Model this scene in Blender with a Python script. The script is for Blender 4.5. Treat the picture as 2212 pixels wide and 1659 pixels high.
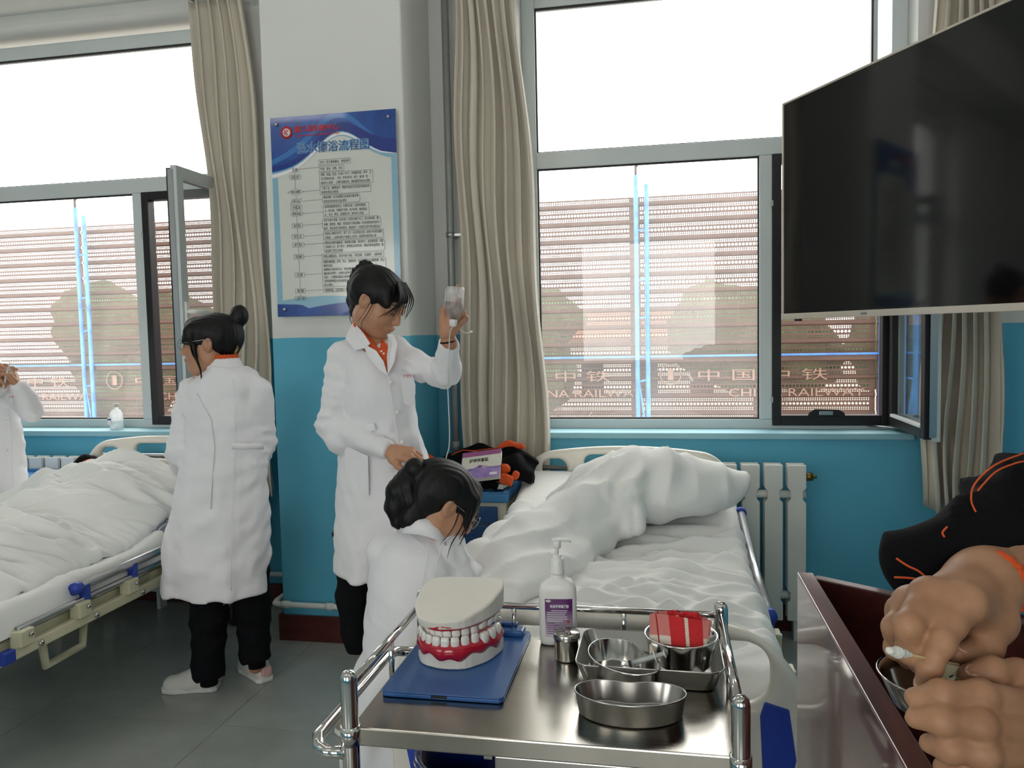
import bpy, math, random
import numpy as np
from mathutils import Vector, Matrix
for _o in list(bpy.data.objects): bpy.data.objects.remove(_o)
SC = bpy.context.scene
COL = SC.collection
rnd = random.Random(7)
# ------------------------------------------------------------------ camera
W_, H_ = 2212.0, 1659.0
FPX = 1700.0
YAW, PITCH, ROLL = math.radians(10.871), math.radians(3.724), math.radians(-1.212)
CAMH = 1.5
def cam_basis():
    f = Vector((-math.sin(YAW)*math.cos(PITCH), math.cos(YAW)*math.cos(PITCH), -math.sin(PITCH)))
    r = Vector((math.cos(YAW), math.sin(YAW), 0)); u = r.cross(f)
    c, s = math.cos(ROLL), math.sin(ROLL)
    return c*r + s*u, -s*r + c*u, f
CR, CU, CF = cam_basis()
cd = bpy.data.cameras.new('camera'); cam = bpy.data.objects.new('camera', cd); COL.objects.link(cam)
cd.sensor_fit = 'HORIZONTAL'; cd.sensor_width = 36.0; cd.lens = FPX/W_*36.0
cd.clip_start = 0.02; cd.clip_end = 300
m3 = Matrix((CR, CU, -CF)).transposed()
cam.matrix_world = Matrix.Translation((0, 0, CAMH)) @ m3.to_4x4()
SC.camera = cam
# ------------------------------------------------------------------ sky, exposure
wd = bpy.data.worlds.new('sky'); SC.world = wd; wd.use_nodes = True
bg = wd.node_tree.nodes['Background']; bg.inputs[0].default_value = (1.0, 0.985, 0.95, 1); bg.inputs[1].default_value = 5.0
SC.view_settings.view_transform = 'Standard'; SC.view_settings.look = 'None'
SC.view_settings.exposure = 0.17; SC.view_settings.gamma = 1.0; SC.view_settings.use_curve_mapping = False
SC.cycles.max_bounces = 8; SC.cycles.diffuse_bounces = 4; SC.cycles.glossy_bounces = 4
SC.cycles.transmission_bounces = 8; SC.cycles.transparent_max_bounces = 24
SC.cycles.caustics_reflective = False; SC.cycles.caustics_refractive = False
def portal(x, y, z, w, h, rz):
    l = bpy.data.lights.new('window_portal', 'AREA'); l.shape = 'RECTANGLE'; l.size = w; l.size_y = h
    l.cycles.is_portal = True
    o = bpy.data.objects.new('window_portal', l); COL.objects.link(o)
    o.location = (x, y, z); o.rotation_euler = (math.radians(90), 0, rz)
# portals face into the room
portal(0.22, 4.36, 2.15, 1.9, 2.35, math.radians(180))
portal(-3.28, 4.36, 2.15, 1.9, 2.35, math.radians(180))
for _x in (-3.4, -0.2):
    portal(_x, -3.1, 1.9, 2.0, 1.8, 0)
# ------------------------------------------------------------------ picture helpers (a pixel of the photo placed at a real depth)
def ray(px, py):
    return CR*(px-W_/2) - CU*(py-H_/2) + CF*FPX
CAM = Vector((0, 0, CAMH))
def aty(px, py, Y): d = ray(px, py); return CAM + d*(Y/d.y)
def atz(px, py, Z): d = ray(px, py); return CAM + d*((Z-CAMH)/d.z)
def atx(px, py, X): d = ray(px, py); return CAM + d*(X/d.x)
# ------------------------------------------------------------------ materials
MATS = {}
def lin(c):
    return tuple(((v/255.0)/12.92 if v/255.0 <= .04045 else (((v/255.0)+.055)/1.055)**2.4) for v in c)
def nd(nt, t, x=0, y=0, **kw):
    n = nt.nodes.new(t); n.location = (x, y)
    for k, v in kw.items():
        if k in n.inputs: n.inputs[k].default_value = v
        else: setattr(n, k, v)
    return n
def mat(name, col, rough=.6, metal=0.0, var=0.0, vscale=8.0, vstretch=(1,1,1), bump=0.0, bscale=60.0, bstretch=(1,1,1), bdist=.002,
        sub=0.0, trans=0.0, ior=1.45, coat=0.0, sheen=0.0, col2=None, spec=.5, alpha=1.0, wave=None):
    """procedural principled material: noise mixes the colour with col2 (or a darker shade), noise bump"""
    if name in MATS: return MATS[name]
    m = bpy.data.materials.new(name); m.use_nodes = True; nt = m.node_tree
    b = nt.nodes['Principled BSDF']
    c = lin(col)
    b.inputs['Base Color'].default_value = (*c, 1); b.inputs['Roughness'].default_value = rough
    b.inputs['Metallic'].default_value = metal; b.inputs['IOR'].default_value = ior
    b.inputs['Specular IOR Level'].default_value = spec; b.inputs['Alpha'].default_value = alpha
    if trans: b.inputs['Transmission Weight'].default_value = trans
    if coat: b.inputs['Coat Weight'].default_value = coat; b.inputs['Coat Roughness'].default_value = .06
    if sheen: b.inputs['Sheen Weight'].default_value = sheen; b.inputs['Sheen Roughness'].default_value = .4
    if sub:
        b.inputs['Subsurface Weight'].default_value = sub; b.inputs['Subsurface Radius'].default_value = (.012, .004, .002)
        b.inputs['Subsurface Scale'].default_value = 1.0
    tc = None
    if var or bump or wave:
        tc = nd(nt, 'ShaderNodeTexCoord', -1100, 0)
    if var:
        mp = nd(nt, 'ShaderNodeMapping', -900, 100); mp.inputs['Scale'].default_value = vstretch
        no = nd(nt, 'ShaderNodeTexNoise', -700, 100, Scale=vscale, Detail=6.0, Roughness=.6)
        rp = nd(nt, 'ShaderNodeValToRGB', -500, 100)
        c2 = lin(col2) if col2 else tuple(v*(1-var) for v in c)
        rp.color_ramp.elements[0].position = .32; rp.color_ramp.elements[1].position = .68
        rp.color_ramp.elements[0].color = (*c2, 1); rp.color_ramp.elements[1].color = (*c, 1)
        nt.links.new(tc.outputs['Object'], mp.inputs[0]); nt.links.new(mp.outputs[0], no.inputs['Vector'])
        nt.links.new(no.outputs['Fac'], rp.inputs[0]); nt.links.new(rp.outputs[0], b.inputs['Base Color'])
    if bump:
        mp2 = nd(nt, 'ShaderNodeMapping', -900, -200); mp2.inputs['Scale'].default_value = bstretch
        n2 = nd(nt, 'ShaderNodeTexNoise', -700, -200, Scale=bscale, Detail=5.0, Roughness=.55)
        bp = nd(nt, 'ShaderNodeBump', -300, -200, Strength=bump, Distance=bdist)
        nt.links.new(tc.outputs['Object'], mp2.inputs[0]); nt.links.new(mp2.outputs[0], n2.inputs['Vector'])
        nt.links.new(n2.outputs['Fac'], bp.inputs['Height']); nt.links.new(bp.outputs[0], b.inputs['Normal'])
    MATS[name] = m
    return m
# ------------------------------------------------------------------ mesh helpers
def mesh_np(name, V, Q, smooth=True):
    """V (n,3) array, Q (m,4) or (m,3) int array"""
    V = np.asarray(V, dtype=np.float32); Q = np.asarray(Q, dtype=np.int32)
    me = bpy.data.meshes.new(name); n = Q.shape[1]
    me.vertices.add(len(V)); me.vertices.foreach_set('co', V.ravel())
    me.loops.add(Q.size); me.loops.foreach_set('vertex_index', Q.ravel())
    me.polygons.add(len(Q)); me.polygons.foreach_set('loop_start', np.arange(0, Q.size, n, dtype=np.int32))
    me.polygons.foreach_set('use_smooth', np.full(len(Q), smooth))
    me.update(calc_edges=True); me.validate()
    return me
class MB:
    """collects simple shapes into one mesh"""
    def __init__(s): s.v = []; s.f = []; s.sm = []
    def add(s, V, F, smooth=False):
        o = len(s.v); s.v += [tuple(v) for v in V]; s.f += [tuple(i+o for i in f) for f in F]; s.sm += [smooth]*len(F); return s
    def box(s, lo, hi, M=None):
        x0, y0, z0 = lo; x1, y1, z1 = hi
        V = [Vector(p) for p in ((x0,y0,z0),(x1,y0,z0),(x1,y1,z0),(x0,y1,z0),(x0,y0,z1),(x1,y0,z1),(x1,y1,z1),(x0,y1,z1))]
        if M is not None: V = [M @ v for v in V]
        return s.add(V, [(0,3,2,1),(4,5,6,7),(0,1,5,4),(1,2,6,5),(2,3,7,6),(3,0,4,7)])
    def prism(s, pts, axis, a, b, M=None, smooth=False):
        """polygon pts (2-D) extruded along axis from a to b"""
        n = len(pts); V = []
        for t in (a, b):
            for p in pts:
                q = [p[0], p[1]]; q.insert('xyz'.index(axis), t); V.append(Vector(q))
        if M is not None: V = [M @ v for v in V]
        F = [tuple(range(n-1, -1, -1)), tuple(range(n, 2*n))] + [(i, (i+1) % n, n+(i+1) % n, n+i) for i in range(n)]
        o = len(s.v); s.add(V, F, False)
        if smooth:
            for i in range(len(s.sm)-n, len(s.sm)): s.sm[i] = True
        return s
    def tube(s, path, r, n=10, closed=False, caps=True, flat=None):
        path = [Vector(p) for p in path]; m = len(path)
        rs = [r]*m if isinstance(r, (int, float)) else list(r)
        V = []; F = []
        prev = None
        for i, p in enumerate(path):
            if closed: t = path[(i+1) % m]-path[i-1]
            else: t = path[min(i+1, m-1)]-path[max(i-1, 0)]
            if t.length < 1e-9: t = Vector((0,0,1))
            t.normalize()
            if prev is None:
                a = Vector((0,0,1)) if abs(t.z) < .9 else Vector((1,0,0))
                u = t.cross(a).normalized()
            else:
                u = prev - t*prev.dot(t)
                u = u.normalized() if u.length > 1e-6 else t.orthogonal().normalized()
            prev = u; w = t.cross(u)
            for k in range(n):
                an = 2*math.pi*k/n
                fx = flat if flat else 1.0
                V.append(p + u*(math.cos(an)*rs[i]) + w*(math.sin(an)*rs[i]*fx))
        rings = m if closed else m-1
        for i in range(rings):
            j = (i+1) % m
            for k in range(n):
                F.append((i*n+k, i*n+(k+1) % n, j*n+(k+1) % n, j*n+k))
        if caps and not closed:
            F.append(tuple(range(n-1, -1, -1))); F.append(tuple((m-1)*n+k for k in range(n)))
        return s.add(V, F, True)
    def lathe(s, prof, center=(0,0,0), n=24, M=None, close=True):
        """prof: list of (r, z)"""
        V = []; F = []; c = Vector(center)
        for r, z in prof:
            for k in range(n):
                a = 2*math.pi*k/n; V.append(Vector((r*math.cos(a), r*math.sin(a), z)))
        V = [(M @ v if M is not None else v)+c for v in V]
        for i in range(len(prof)-1):
            for k in range(n):
                F.append((i*n+k, i*n+(k+1) % n, (i+1)*n+(k+1) % n, (i+1)*n+k))
        if close:
            F.append(tuple(range(n-1, -1, -1))); F.append(tuple((len(prof)-1)*n+k for k in range(n)))
        return s.add(V, F, True)
    def ring_loft(s, rings, smooth=True, cap=True, closed_ring=True):
        n = len(rings[0]); V = [v for r in rings for v in r]; F = []
        for i in range(len(rings)-1):
            for k in range(n if closed_ring else n-1):
                F.append((i*n+k, i*n+(k+1) % n, (i+1)*n+(k+1) % n, (i+1)*n+k))
        if cap: F.append(tuple(range(n-1, -1, -1))); F.append(tuple((len(rings)-1)*n+k for k in range(n)))
        return s.add(V, F, smooth)
    def mesh(s, name):
        me = bpy.data.meshes.new(name); me.from_pydata([tuple(v) for v in s.v], [], s.f)
        me.polygons.foreach_set('use_smooth', s.sm); me.update(); return me
def link(name, me, m, parent=None, bevel=0, seg=2, autosmooth=True):
    o = bpy.data.objects.new(name, me); COL.objects.link(o)
    if m is not None: me.materials.clear(); me.materials.append(MATS[m] if isinstance(m, str) else m)
    if parent is not None:
        o.parent = parent; o.matrix_parent_inverse = parent.matrix_basis.inverted()
    if bevel:
        b = o.modifiers.new('bevel', 'BEVEL'); b.width = bevel; b.segments = seg; b.limit_method = 'ANGLE'; b.angle_limit = math.radians(40)
    return o
def part(name, mb, m, parent=None, bevel=0, seg=2):
    me = mb.mesh(name) if isinstance(mb, MB) else mb
    return link(name, me, m, parent, bevel, seg)
def tag(o, label, cat, group=None):
    o['label'] = label; o['category'] = cat
    if group: o['group'] = group
    return o
def thing(name, label, cat, loc=(0,0,0), group=None):
    o = bpy.data.objects.new(name, None); COL.objects.link(o); o.location = loc; o.empty_display_size = .05
    return tag(o, label, cat, group)
def struct(o): o['kind'] = 'structure'; return o
def frame4(origin, x, z):
    """4x4 with local x along x, local z close to z"""
    x = Vector(x).normalized(); z = Vector(z); y = z.cross(x).normalized(); z = x.cross(y)
    M = Matrix((x, y, z)).transposed().to_4x4(); M.translation = Vector(origin); return M
def text_mesh(body, size, extr=0.0, align='LEFT', bold=0.0, spacing=1.0):
    c = bpy.data.curves.new('text', 'FONT'); c.body = body; c.size = size; c.extrude = extr; c.align_x = align; c.offset = bold
    c.space_character = spacing; c.resolution_u = 2
    o = bpy.data.objects.new('text', c); COL.objects.link(o)
    dg = bpy.context.evaluated_depsgraph_get(); dg.update()
    me = bpy.data.meshes.new_from_object(o.evaluated_get(dg))
    bpy.data.objects.remove(o); bpy.data.curves.remove(c)
    return me
def place_text(name, body, size, M, m, parent, align='LEFT', bold=0.0, width=None, spacing=1.0, extr=0.0):
    me = text_mesh(body, size, extr, align, bold, spacing)
    if width and len(me.vertices):
        xs = [v.co.x for v in me.vertices]; w = max(xs)-min(xs)
        if w > 1e-6: me.transform(Matrix.Diagonal((width/w, 1, 1, 1)))
    me.transform(M)
    return link(name, me, m, parent)
# ------------------------------------------------------------------ SDF modelling (numpy) -> surface nets
def smin(a, b, k):
    if k <= 0: return np.minimum(a, b)
    h = np.maximum(k-np.abs(a-b), 0)/k
    return np.minimum(a, b) - h*h*k*.25
class SDF:
    def __init__(s, res, k=.01): s.res = res; s.k = k; s.p = []
    def _add(s, fn, lo, hi, op, k): s.p.append((fn, np.array(lo, float), np.array(hi, float), op, s.k if k is None else k)); return s
    def cap(s, a, b, ra, rb=None, k=None, op='u', sq=None):
        """round cone; sq = (axis vector, factor) squashes the section along an axis"""
        a = np.array(a, float); b = np.array(b, float); rb = ra if rb is None else rb
        ba = b-a; L = max(ba@ba, 1e-12)
        if sq is not None:
            ax = np.array(sq[0], float); ax /= np.linalg.norm(ax); fc = sq[1]
        def fn(P):
            pa = P-a
            t = np.clip((pa@ba)/L, 0, 1)
            d = pa-t[..., None]*ba
            if sq is not None:
                dd = d@ax; d = d+(dd*(1/fc-1))[..., None]*ax
                return (np.sqrt((d*d).sum(-1))-(ra+(rb-ra)*t))*min(1, fc)
            return np.sqrt((d*d).sum(-1))-(ra+(rb-ra)*t)
        R = max(ra, rb)*(max(1, sq[1]) if sq else 1)
        return s._add(fn, np.minimum(a, b)-R, np.maximum(a, b)+R, op, k)
    def chain(s, pts, rs, k=None, sq=None):
        for i in range(len(pts)-1): s.cap(pts[i], pts[i+1], rs[i], rs[i+1], k, 'u', sq)
        return s
    def ell(s, c, r, M=None, k=None, op='u'):
        c = np.array(c, float); r = np.array(r, float)*np.ones(3)
        Rm = np.eye(3) if M is None else np.array(M, float)[:3, :3]
        def fn(P):
            q = (P-c)@Rm/r
            n = np.sqrt((q*q).sum(-1)); g = np.sqrt(((q/r)**2).sum(-1))
            return n*(n-1)/np.maximum(g, 1e-6)
        R = r.max()
        return s._add(fn, c-R, c+R, op, k)
    def box(s, c, h, M=None, r=.005, k=None, op='u'):
        c = np.array(c, float); h = np.array(h, float); Rm = np.eye(3) if M is None else np.array(M, float)[:3, :3]
        def fn(P):
            q = np.abs((P-c)@Rm)-(h-r)
            return np.sqrt((np.maximum(q, 0)**2).sum(-1))+np.minimum(q.max(-1), 0)-r
        R = np.linalg.norm(h)
        return s._add(fn, c-R, c+R, op, k)
    def loft(s, rows, k=None, op='u', fold=None, pw=2.0):
        """rows: (z, cx, cy, rx, ry) ascending or descending in z; stacked (super)ellipses. fold(ang, z) scales the radius"""
        A = np.array(sorted(rows), float)
        z0, z1 = A[0, 0], A[-1, 0]
        def fn(P):
            z = P[..., 2]; zc = np.clip(z, z0, z1)
            cx, cy, rx, ry = (np.interp(zc, A[:, 0], A[:, i]) for i in (1, 2, 3, 4))
            u = P[..., 0]-cx; v = P[..., 1]-cy
            n = (np.abs(u/rx)**pw+np.abs(v/ry)**pw)**(1/pw)
            if fold is not None: n = n/fold(np.arctan2(v/ry, u/rx), z)
            d = (n-1)*np.minimum(rx, ry)
            dz = np.maximum(z0-z, z-z1)
            return np.where(dz > 0, np.sqrt(np.maximum(d, 0)**2+dz**2), np.maximum(d, dz))
        mx = np.maximum(A[:, 3], A[:, 4]).max()*1.15
        return s._add(fn, (A[:, 1].min()-mx, A[:, 2].min()-mx, z0), (A[:, 1].max()+mx, A[:, 2].max()+mx, z1), op, k)
    def fn(s, f, lo, hi, op='u', k=None): return s._add(f, lo, hi, op, k)
    def arrays(s, disp=None, pad=3, relax=1):
        us = [p for p in s.p if p[3] == 'u']
        lo = np.min([p[1] for p in us], 0)-pad*s.res-max(p[4] for p in us)*.3; hi = np.max([p[2] for p in us], 0)+pad*s.res+max(p[4] for p in us)*.3
        n = np.ceil((hi-lo)/s.res).astype(int)+1
        ax = [lo[i]+np.arange(n[i])*s.res for i in range(3)]
        D = np.full(n, 1.0, np.float32)
        for f, a, b, op, k in s.p:
            mg = k+3*s.res
            i0 = np.maximum(((a-mg-lo)/s.res).astype(int), 0); i1 = np.minimum(np.ceil((b+mg-lo)/s.res).astype(int)+1, n)
            if (i1 <= i0).any(): continue
            P = np.stack(np.meshgrid(*[ax[i][i0[i]:i1[i]] for i in range(3)], indexing='ij'), -1)
            sl = tuple(slice(i0[i], i1[i]) for i in range(3))
            d = f(P).astype(np.float32)
            if op == 'u': D[sl] = smin(D[sl], d, k)
            elif op == 's': D[sl] = -smin(-D[sl], d, k)
            elif op == 'i': D[sl] = -smin(-D[sl], -d, k)
        if disp is not None:
            m = np.abs(D) < 6*s.res+.03
            idx = np.argwhere(m); P = lo+idx*s.res
            D[m] += disp(P).astype(np.float32)
        S = D < 0
        c = S[:-1, :-1, :-1].astype(np.int8)
        tot = np.zeros(np.array(S.shape)-1, np.int8)
        for dx in (0, 1):
            for dy in (0, 1):
                for dz in (0, 1): tot += S[dx:S.shape[0]-1+dx, dy:S.shape[1]-1+dy, dz:S.shape[2]-1+dz]
        act = (tot > 0) & (tot < 8)
        cells = np.argwhere(act); N = len(cells)
        ID = np.full(act.shape, -1, np.int32); ID[act] = np.arange(N)
        off = np.array([(i, j, k) for i in (0, 1) for j in (0, 1) for k in (0, 1)])
        vals = np.stack([D[tuple((cells+o).T)] for o in off], 1)
        acc = np.zeros((N, 3)); cnt = np.zeros(N)
        for a in range(8):
            for b in range(a+1, 8):
                if np.abs(off[a]-off[b]).sum() != 1: continue
                va, vb = vals[:, a], vals[:, b]; cr = (va < 0) != (vb < 0)
                t = np.where(cr, va/np.where(cr, va-vb, 1), 0)
                acc += np.where(cr[:, None], off[a]+t[:, None]*(off[b]-off[a]), 0); cnt += cr
        V = lo+(cells+acc/cnt[:, None])*s.res
        Q = []
        for axn in range(3):
            sl0 = [slice(None)]*3; sl1 = [slice(None)]*3; sl0[axn] = slice(None, -1); sl1[axn] = slice(1, None)
            A_, B_ = S[tuple(sl0)], S[tuple(sl1)]
            e = np.argwhere(A_ != B_); u, v = [(1, 2), (2, 0), (0, 1)][axn]
            ok = (e[:, u] > 0) & (e[:, v] > 0) & (e[:, u] < n[u]-1) & (e[:, v] < n[v]-1); e = e[ok]
            def g(du, dv):
                q = e.copy(); q[:, u] += du; q[:, v] += dv; return ID[tuple(q.T)]
            q = np.stack([g(-1, -1), g(0, -1), g(0, 0), g(-1, 0)], 1)
            fl = ~A_[tuple(e.T)]; q[fl] = q[fl][:, ::-1]
            Q.append(q)
        Q = np.concatenate(Q)
        for _ in range(relax):
            s_ = np.zeros_like(V); c_ = np.zeros(len(V))
            for a, b in ((0, 1), (1, 2), (2, 3), (3, 0)):
                np.add.at(s_, Q[:, a], V[Q[:, b]]); np.add.at(c_, Q[:, a], 1)
            V = V*.5+.5*s_/np.maximum(c_, 1)[:, None]
        return V, Q
    def mesh(s, name, **kw):
        V, Q = s.arrays(**kw); return mesh_np(name, V, Q)
def join_arrays(lst):
    V = []; Q = []; o = 0
    for v, q in lst: V.append(v); Q.append(q+o); o += len(v)
    return np.concatenate(V), np.concatenate(Q)
def vnoise(P, sc, seed=0):
    """cheap smooth pseudo noise, about -1..1"""
    r = np.random.RandomState(seed); out = 0
    for i in range(5):
        d = r.normal(size=3); d /= np.linalg.norm(d); f = sc*(.6+.9*r.rand())
        d2 = r.normal(size=3); d2 /= np.linalg.norm(d2)
        out = out + np.sin(P@d*f*6.28+r.rand()*6.28+1.3*np.sin(P@d2*f*3.9+r.rand()*6.28))
    return out/3.2
def ridge(P, d, f, seed=0, warp=1.0, sharp=2.0):
    """cloth folds running across direction d, frequency f per metre"""
    d = np.array(d, float); d /= np.linalg.norm(d)
    ph = P@d*f*6.28+warp*vnoise(P, f*.25, seed)*3.0
    return np.abs(np.cos(ph*.5))**(1.0/sharp)*2-1
# ------------------------------------------------------------------ colours
mat('wall_white', (226,226,220), .8, var=.05, vscale=3, bump=.08, bscale=90)
mat('ceiling_white', (225,225,220), .85, var=.04, vscale=3)
mat('frame_white', (205,212,212), .45, var=.04, vscale=5)
mat('frame_dark', (22,22,24), .4, var=.2, vscale=12)
mat('rubber', (25,25,28), .6, var=.1, vscale=20)
mat('curtain', (214,206,190), .7, var=.14, vscale=5, vstretch=(1,1,.25), bump=.15, bscale=260, sheen=.3)
mat('white_paint', (232,232,226), .4, var=.05, vscale=7)
mat('baseboard', (92,38,30), .35, var=.35, vscale=5, vstretch=(1,1,4), coat=.3)
mat('cream', (226,222,205), .4, var=.05, vscale=6)
mat('cream_metal', (214,210,180), .35, var=.06, vscale=8)
mat('cream_plastic', (229,224,212), .38, var=.05, vscale=6, coat=.2)
mat('blue_plastic', (44,72,170), .4, var=.1, vscale=12)
mat('cabinet_blue', (36,78,128), .4, var=.08, vscale=6)
mat('cabinet_top', (66,132,186), .4, var=.08, vscale=6)
mat('clip_blue', (52,98,160), .32, var=.1, vscale=5, bump=.04, bscale=30)
mat('scaffold_blue', (84,140,205), .55, var=.45, vscale=7, col2=(60,100,170))
mat('steel', (170,168,164), .22, 1.0, var=.08, vscale=5, bump=.02, bscale=40)
mat('steel_bright', (205,203,200), .12, 1.0, var=.06, vscale=6)
mat('chrome', (215,213,210), .09, 1.0, var=.05, vscale=6)
mat('aluminium', (180,182,184), .32, 1.0, var=.06, vscale=8)
mat('pipe_grey', (150,152,150), .45, .3, var=.15, vscale=8)
mat('fabric_white', (236,236,234), .85, var=.03, vscale=5, bump=.25, bscale=22, bdist=.006, sheen=.15)
mat('sheet', (240,240,237), .88, var=.035, vscale=4, bump=.32, bscale=11, bdist=.012, sheen=.15)
mat('coat_white', (234,233,236), .8, var=.035, vscale=4, bump=.3, bscale=14, bdist=.01, sheen=.15)
mat('trouser_black', (14,15,19), .85, spec=.2, var=.3, vscale=14, bump=.4, bscale=30, bdist=.005)
mat('jacket_black', (11,11,15), .85, spec=.15, var=.3, vscale=14, bump=.4, bscale=40, bdist=.004)
mat('orange', (214,84,30), .75, var=.15, vscale=25, bump=.3, bscale=90)
mat('skin', (192,146,116), .5, var=.12, vscale=16, col2=(180,128,100), sub=.12, bump=.12, bscale=160, bdist=.0006)
mat('skin_hand', (178,134,102), .5, var=.16, vscale=22, col2=(154,110,82), sub=.12, bump=.25, bscale=190, bdist=.0008)
mat('lip', (176,96,88), .4, var=.08, vscale=40)
mat('nail', (224,176,156), .25, var=.05, vscale=60, coat=.3)
mat('hair', (9,8,9), .5, var=.4, vscale=30, bump=.5, bscale=150, bstretch=(1,1,.12), bdist=.002, spec=.35)
mat('shoe_white', (226,222,214), .5, var=.06, vscale=14)
mat('shoe_grey', (150,140,124), .6, var=.15, vscale=14)
mat('shoe_pink', (226,178,172), .5, var=.06, vscale=14)
mat('rubber_white', (228,226,220), .55, var=.05, vscale=14)
mat('plaster', (228,224,214), .55, var=.05, vscale=9, bump=.05, bscale=50)
mat('gum', (190,24,48), .18, var=.12, vscale=20, coat=.5)
mat('tooth', (236,234,228), .22, var=.04, vscale=30, coat=.4)
mat('plastic_white', (236,235,230), .32, var=.03, vscale=10)
mat('label_purple', (104,42,112), .35, var=.08, vscale=9)
mat('ink_white', (240,238,240), .5, var=.03, vscale=9)
mat('ink_black', (26,26,28), .5, var=.1, vscale=9)
mat('ink_red', (200,44,44), .45, var=.08, vscale=9)
mat('poster_paper', (214,216,208), .22, var=.02, vscale=4, coat=.4)
mat('poster_blue', (24,86,172), .22, var=.35, vscale=3, vstretch=(2,1,1), col2=(12,58,132), coat=.4)
mat('poster_light', (140,186,208), .25, var=.1, vscale=4, coat=.4)
mat('poster_mid', (46,116,190), .25, var=.1, vscale=4, coat=.4)
mat('poster_navy', (16,50,140), .22, var=.15, vscale=4, coat=.4)
mat('wood_red', (110,48,40), .28, var=.5, vscale=6, vstretch=(5,.6,5), col2=(70,28,24), coat=1.0)
mat('wood_dark', (70,28,20), .35, var=.5, vscale=6, vstretch=(5,.6,5), col2=(40,14,12), coat=.2)
mat('bezel', (222,210,196), .3, .4, var=.05, vscale=8)
mat('screen', (9,9,10), .08, var=.1, vscale=3, coat=.3)
mat('tv_back', (30,30,32), .6, var=.1, vscale=6)
mat('tube_clear', (226,230,228), .2, var=.02, vscale=6, trans=.25, ior=1.4)
mat('clear_plastic', (222,226,226), .18, var=.02, vscale=6, trans=.6, ior=1.3)
mat('liquid', (214,222,224), .05, var=.01, vscale=4, trans=.9, ior=1.33)
mat('water', (235,240,240), .02, var=.01, vscale=4, trans=1.0, ior=1.33)
mat('grey_check', (120,124,140), .85, var=.25, vscale=60)
mat('paper', (236,232,220), .7, var=.05, vscale=12)
mat('cotton', (232,232,222), .95, var=.06, vscale=60, bump=.8, bscale=220, bdist=.003)
mat('stick', (206,176,130), .6, var=.1, vscale=40)
mat('black_plastic', (24,24,26), .35, var=.1, vscale=20)
mat('brass', (150,124,70), .35, 1.0, var=.1, vscale=20)
mat('fence_brown', (86,62,52), .65, var=.35, vscale=2.2, vstretch=(1,1,3), col2=(70,50,44), bump=.1, bscale=8)
mat('pale_hole_light', (132,104,90), .7, var=.1, vscale=4)
# ================================================================== special materials
def m_wall_paint():
    m = bpy.data.materials.new('wall_paint'); m.use_nodes = True; nt = m.node_tree; b = nt.nodes['Principled BSDF']
    g = nd(nt, 'ShaderNodeNewGeometry', -1200, 0); sx = nd(nt, 'ShaderNodeSeparateXYZ', -1000, 0)
    no = nd(nt, 'ShaderNodeTexNoise', -1000, -200, Scale=9.0, Detail=3.0)
    ma = nd(nt, 'ShaderNodeMath', -800, -200, operation='MULTIPLY_ADD'); ma.inputs[1].default_value = .008; ma.inputs[2].default_value = -.004
    ad = nd(nt, 'ShaderNodeMath', -650, 0, operation='ADD'); gt = nd(nt, 'ShaderNodeMath', -500, 0, operation='GREATER_THAN'); gt.inputs[1].default_value = 1.497
    n2 = nd(nt, 'ShaderNodeTexNoise', -800, -450, Scale=2.0, Detail=5.0)
    r1 = nd(nt, 'ShaderNodeValToRGB', -600, -350); r2 = nd(nt, 'ShaderNodeValToRGB', -600, -600)
    for r, a, c in ((r1, (86,172,200), (98,186,214)), (r2, (216,217,212), (226,227,223))):
        r.color_ramp.elements[0].color = (*lin(a), 1); r.color_ramp.elements[1].color = (*lin(c), 1)
        nt.links.new(n2.outputs['Fac'], r.inputs[0])
    mx = nd(nt, 'ShaderNodeMix', -250, 0, data_type='RGBA')
    nt.links.new(g.outputs['Position'], sx.inputs[0]); nt.links.new(g.outputs['Position'], no.inputs['Vector']); nt.links.new(g.outputs['Position'], n2.inputs['Vector'])
    nt.links.new(no.outputs['Fac'], ma.inputs[0]); nt.links.new(ma.outputs[0], ad.inputs[0]); nt.links.new(sx.outputs[2], ad.inputs[1])
    nt.links.new(ad.outputs[0], gt.inputs[0]); nt.links.new(gt.outputs[0], mx.inputs[0])
    nt.links.new(r1.outputs[0], mx.inputs[6]); nt.links.new(r2.outputs[0], mx.inputs[7]); nt.links.new(mx.outputs[2], b.inputs['Base Color'])
    n3 = nd(nt, 'ShaderNodeTexNoise', -500, -850, Scale=70.0, Detail=3.0); bp = nd(nt, 'ShaderNodeBump', -250, -500, Strength=.12, Distance=.003)
    nt.links.new(g.outputs['Position'], n3.inputs['Vector']); nt.links.new(n3.outputs['Fac'], bp.inputs['Height']); nt.links.new(bp.outputs[0], b.inputs['Normal'])
    b.inputs['Roughness'].default_value = .62
    MATS['wall_paint'] = m
m_wall_paint()
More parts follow.
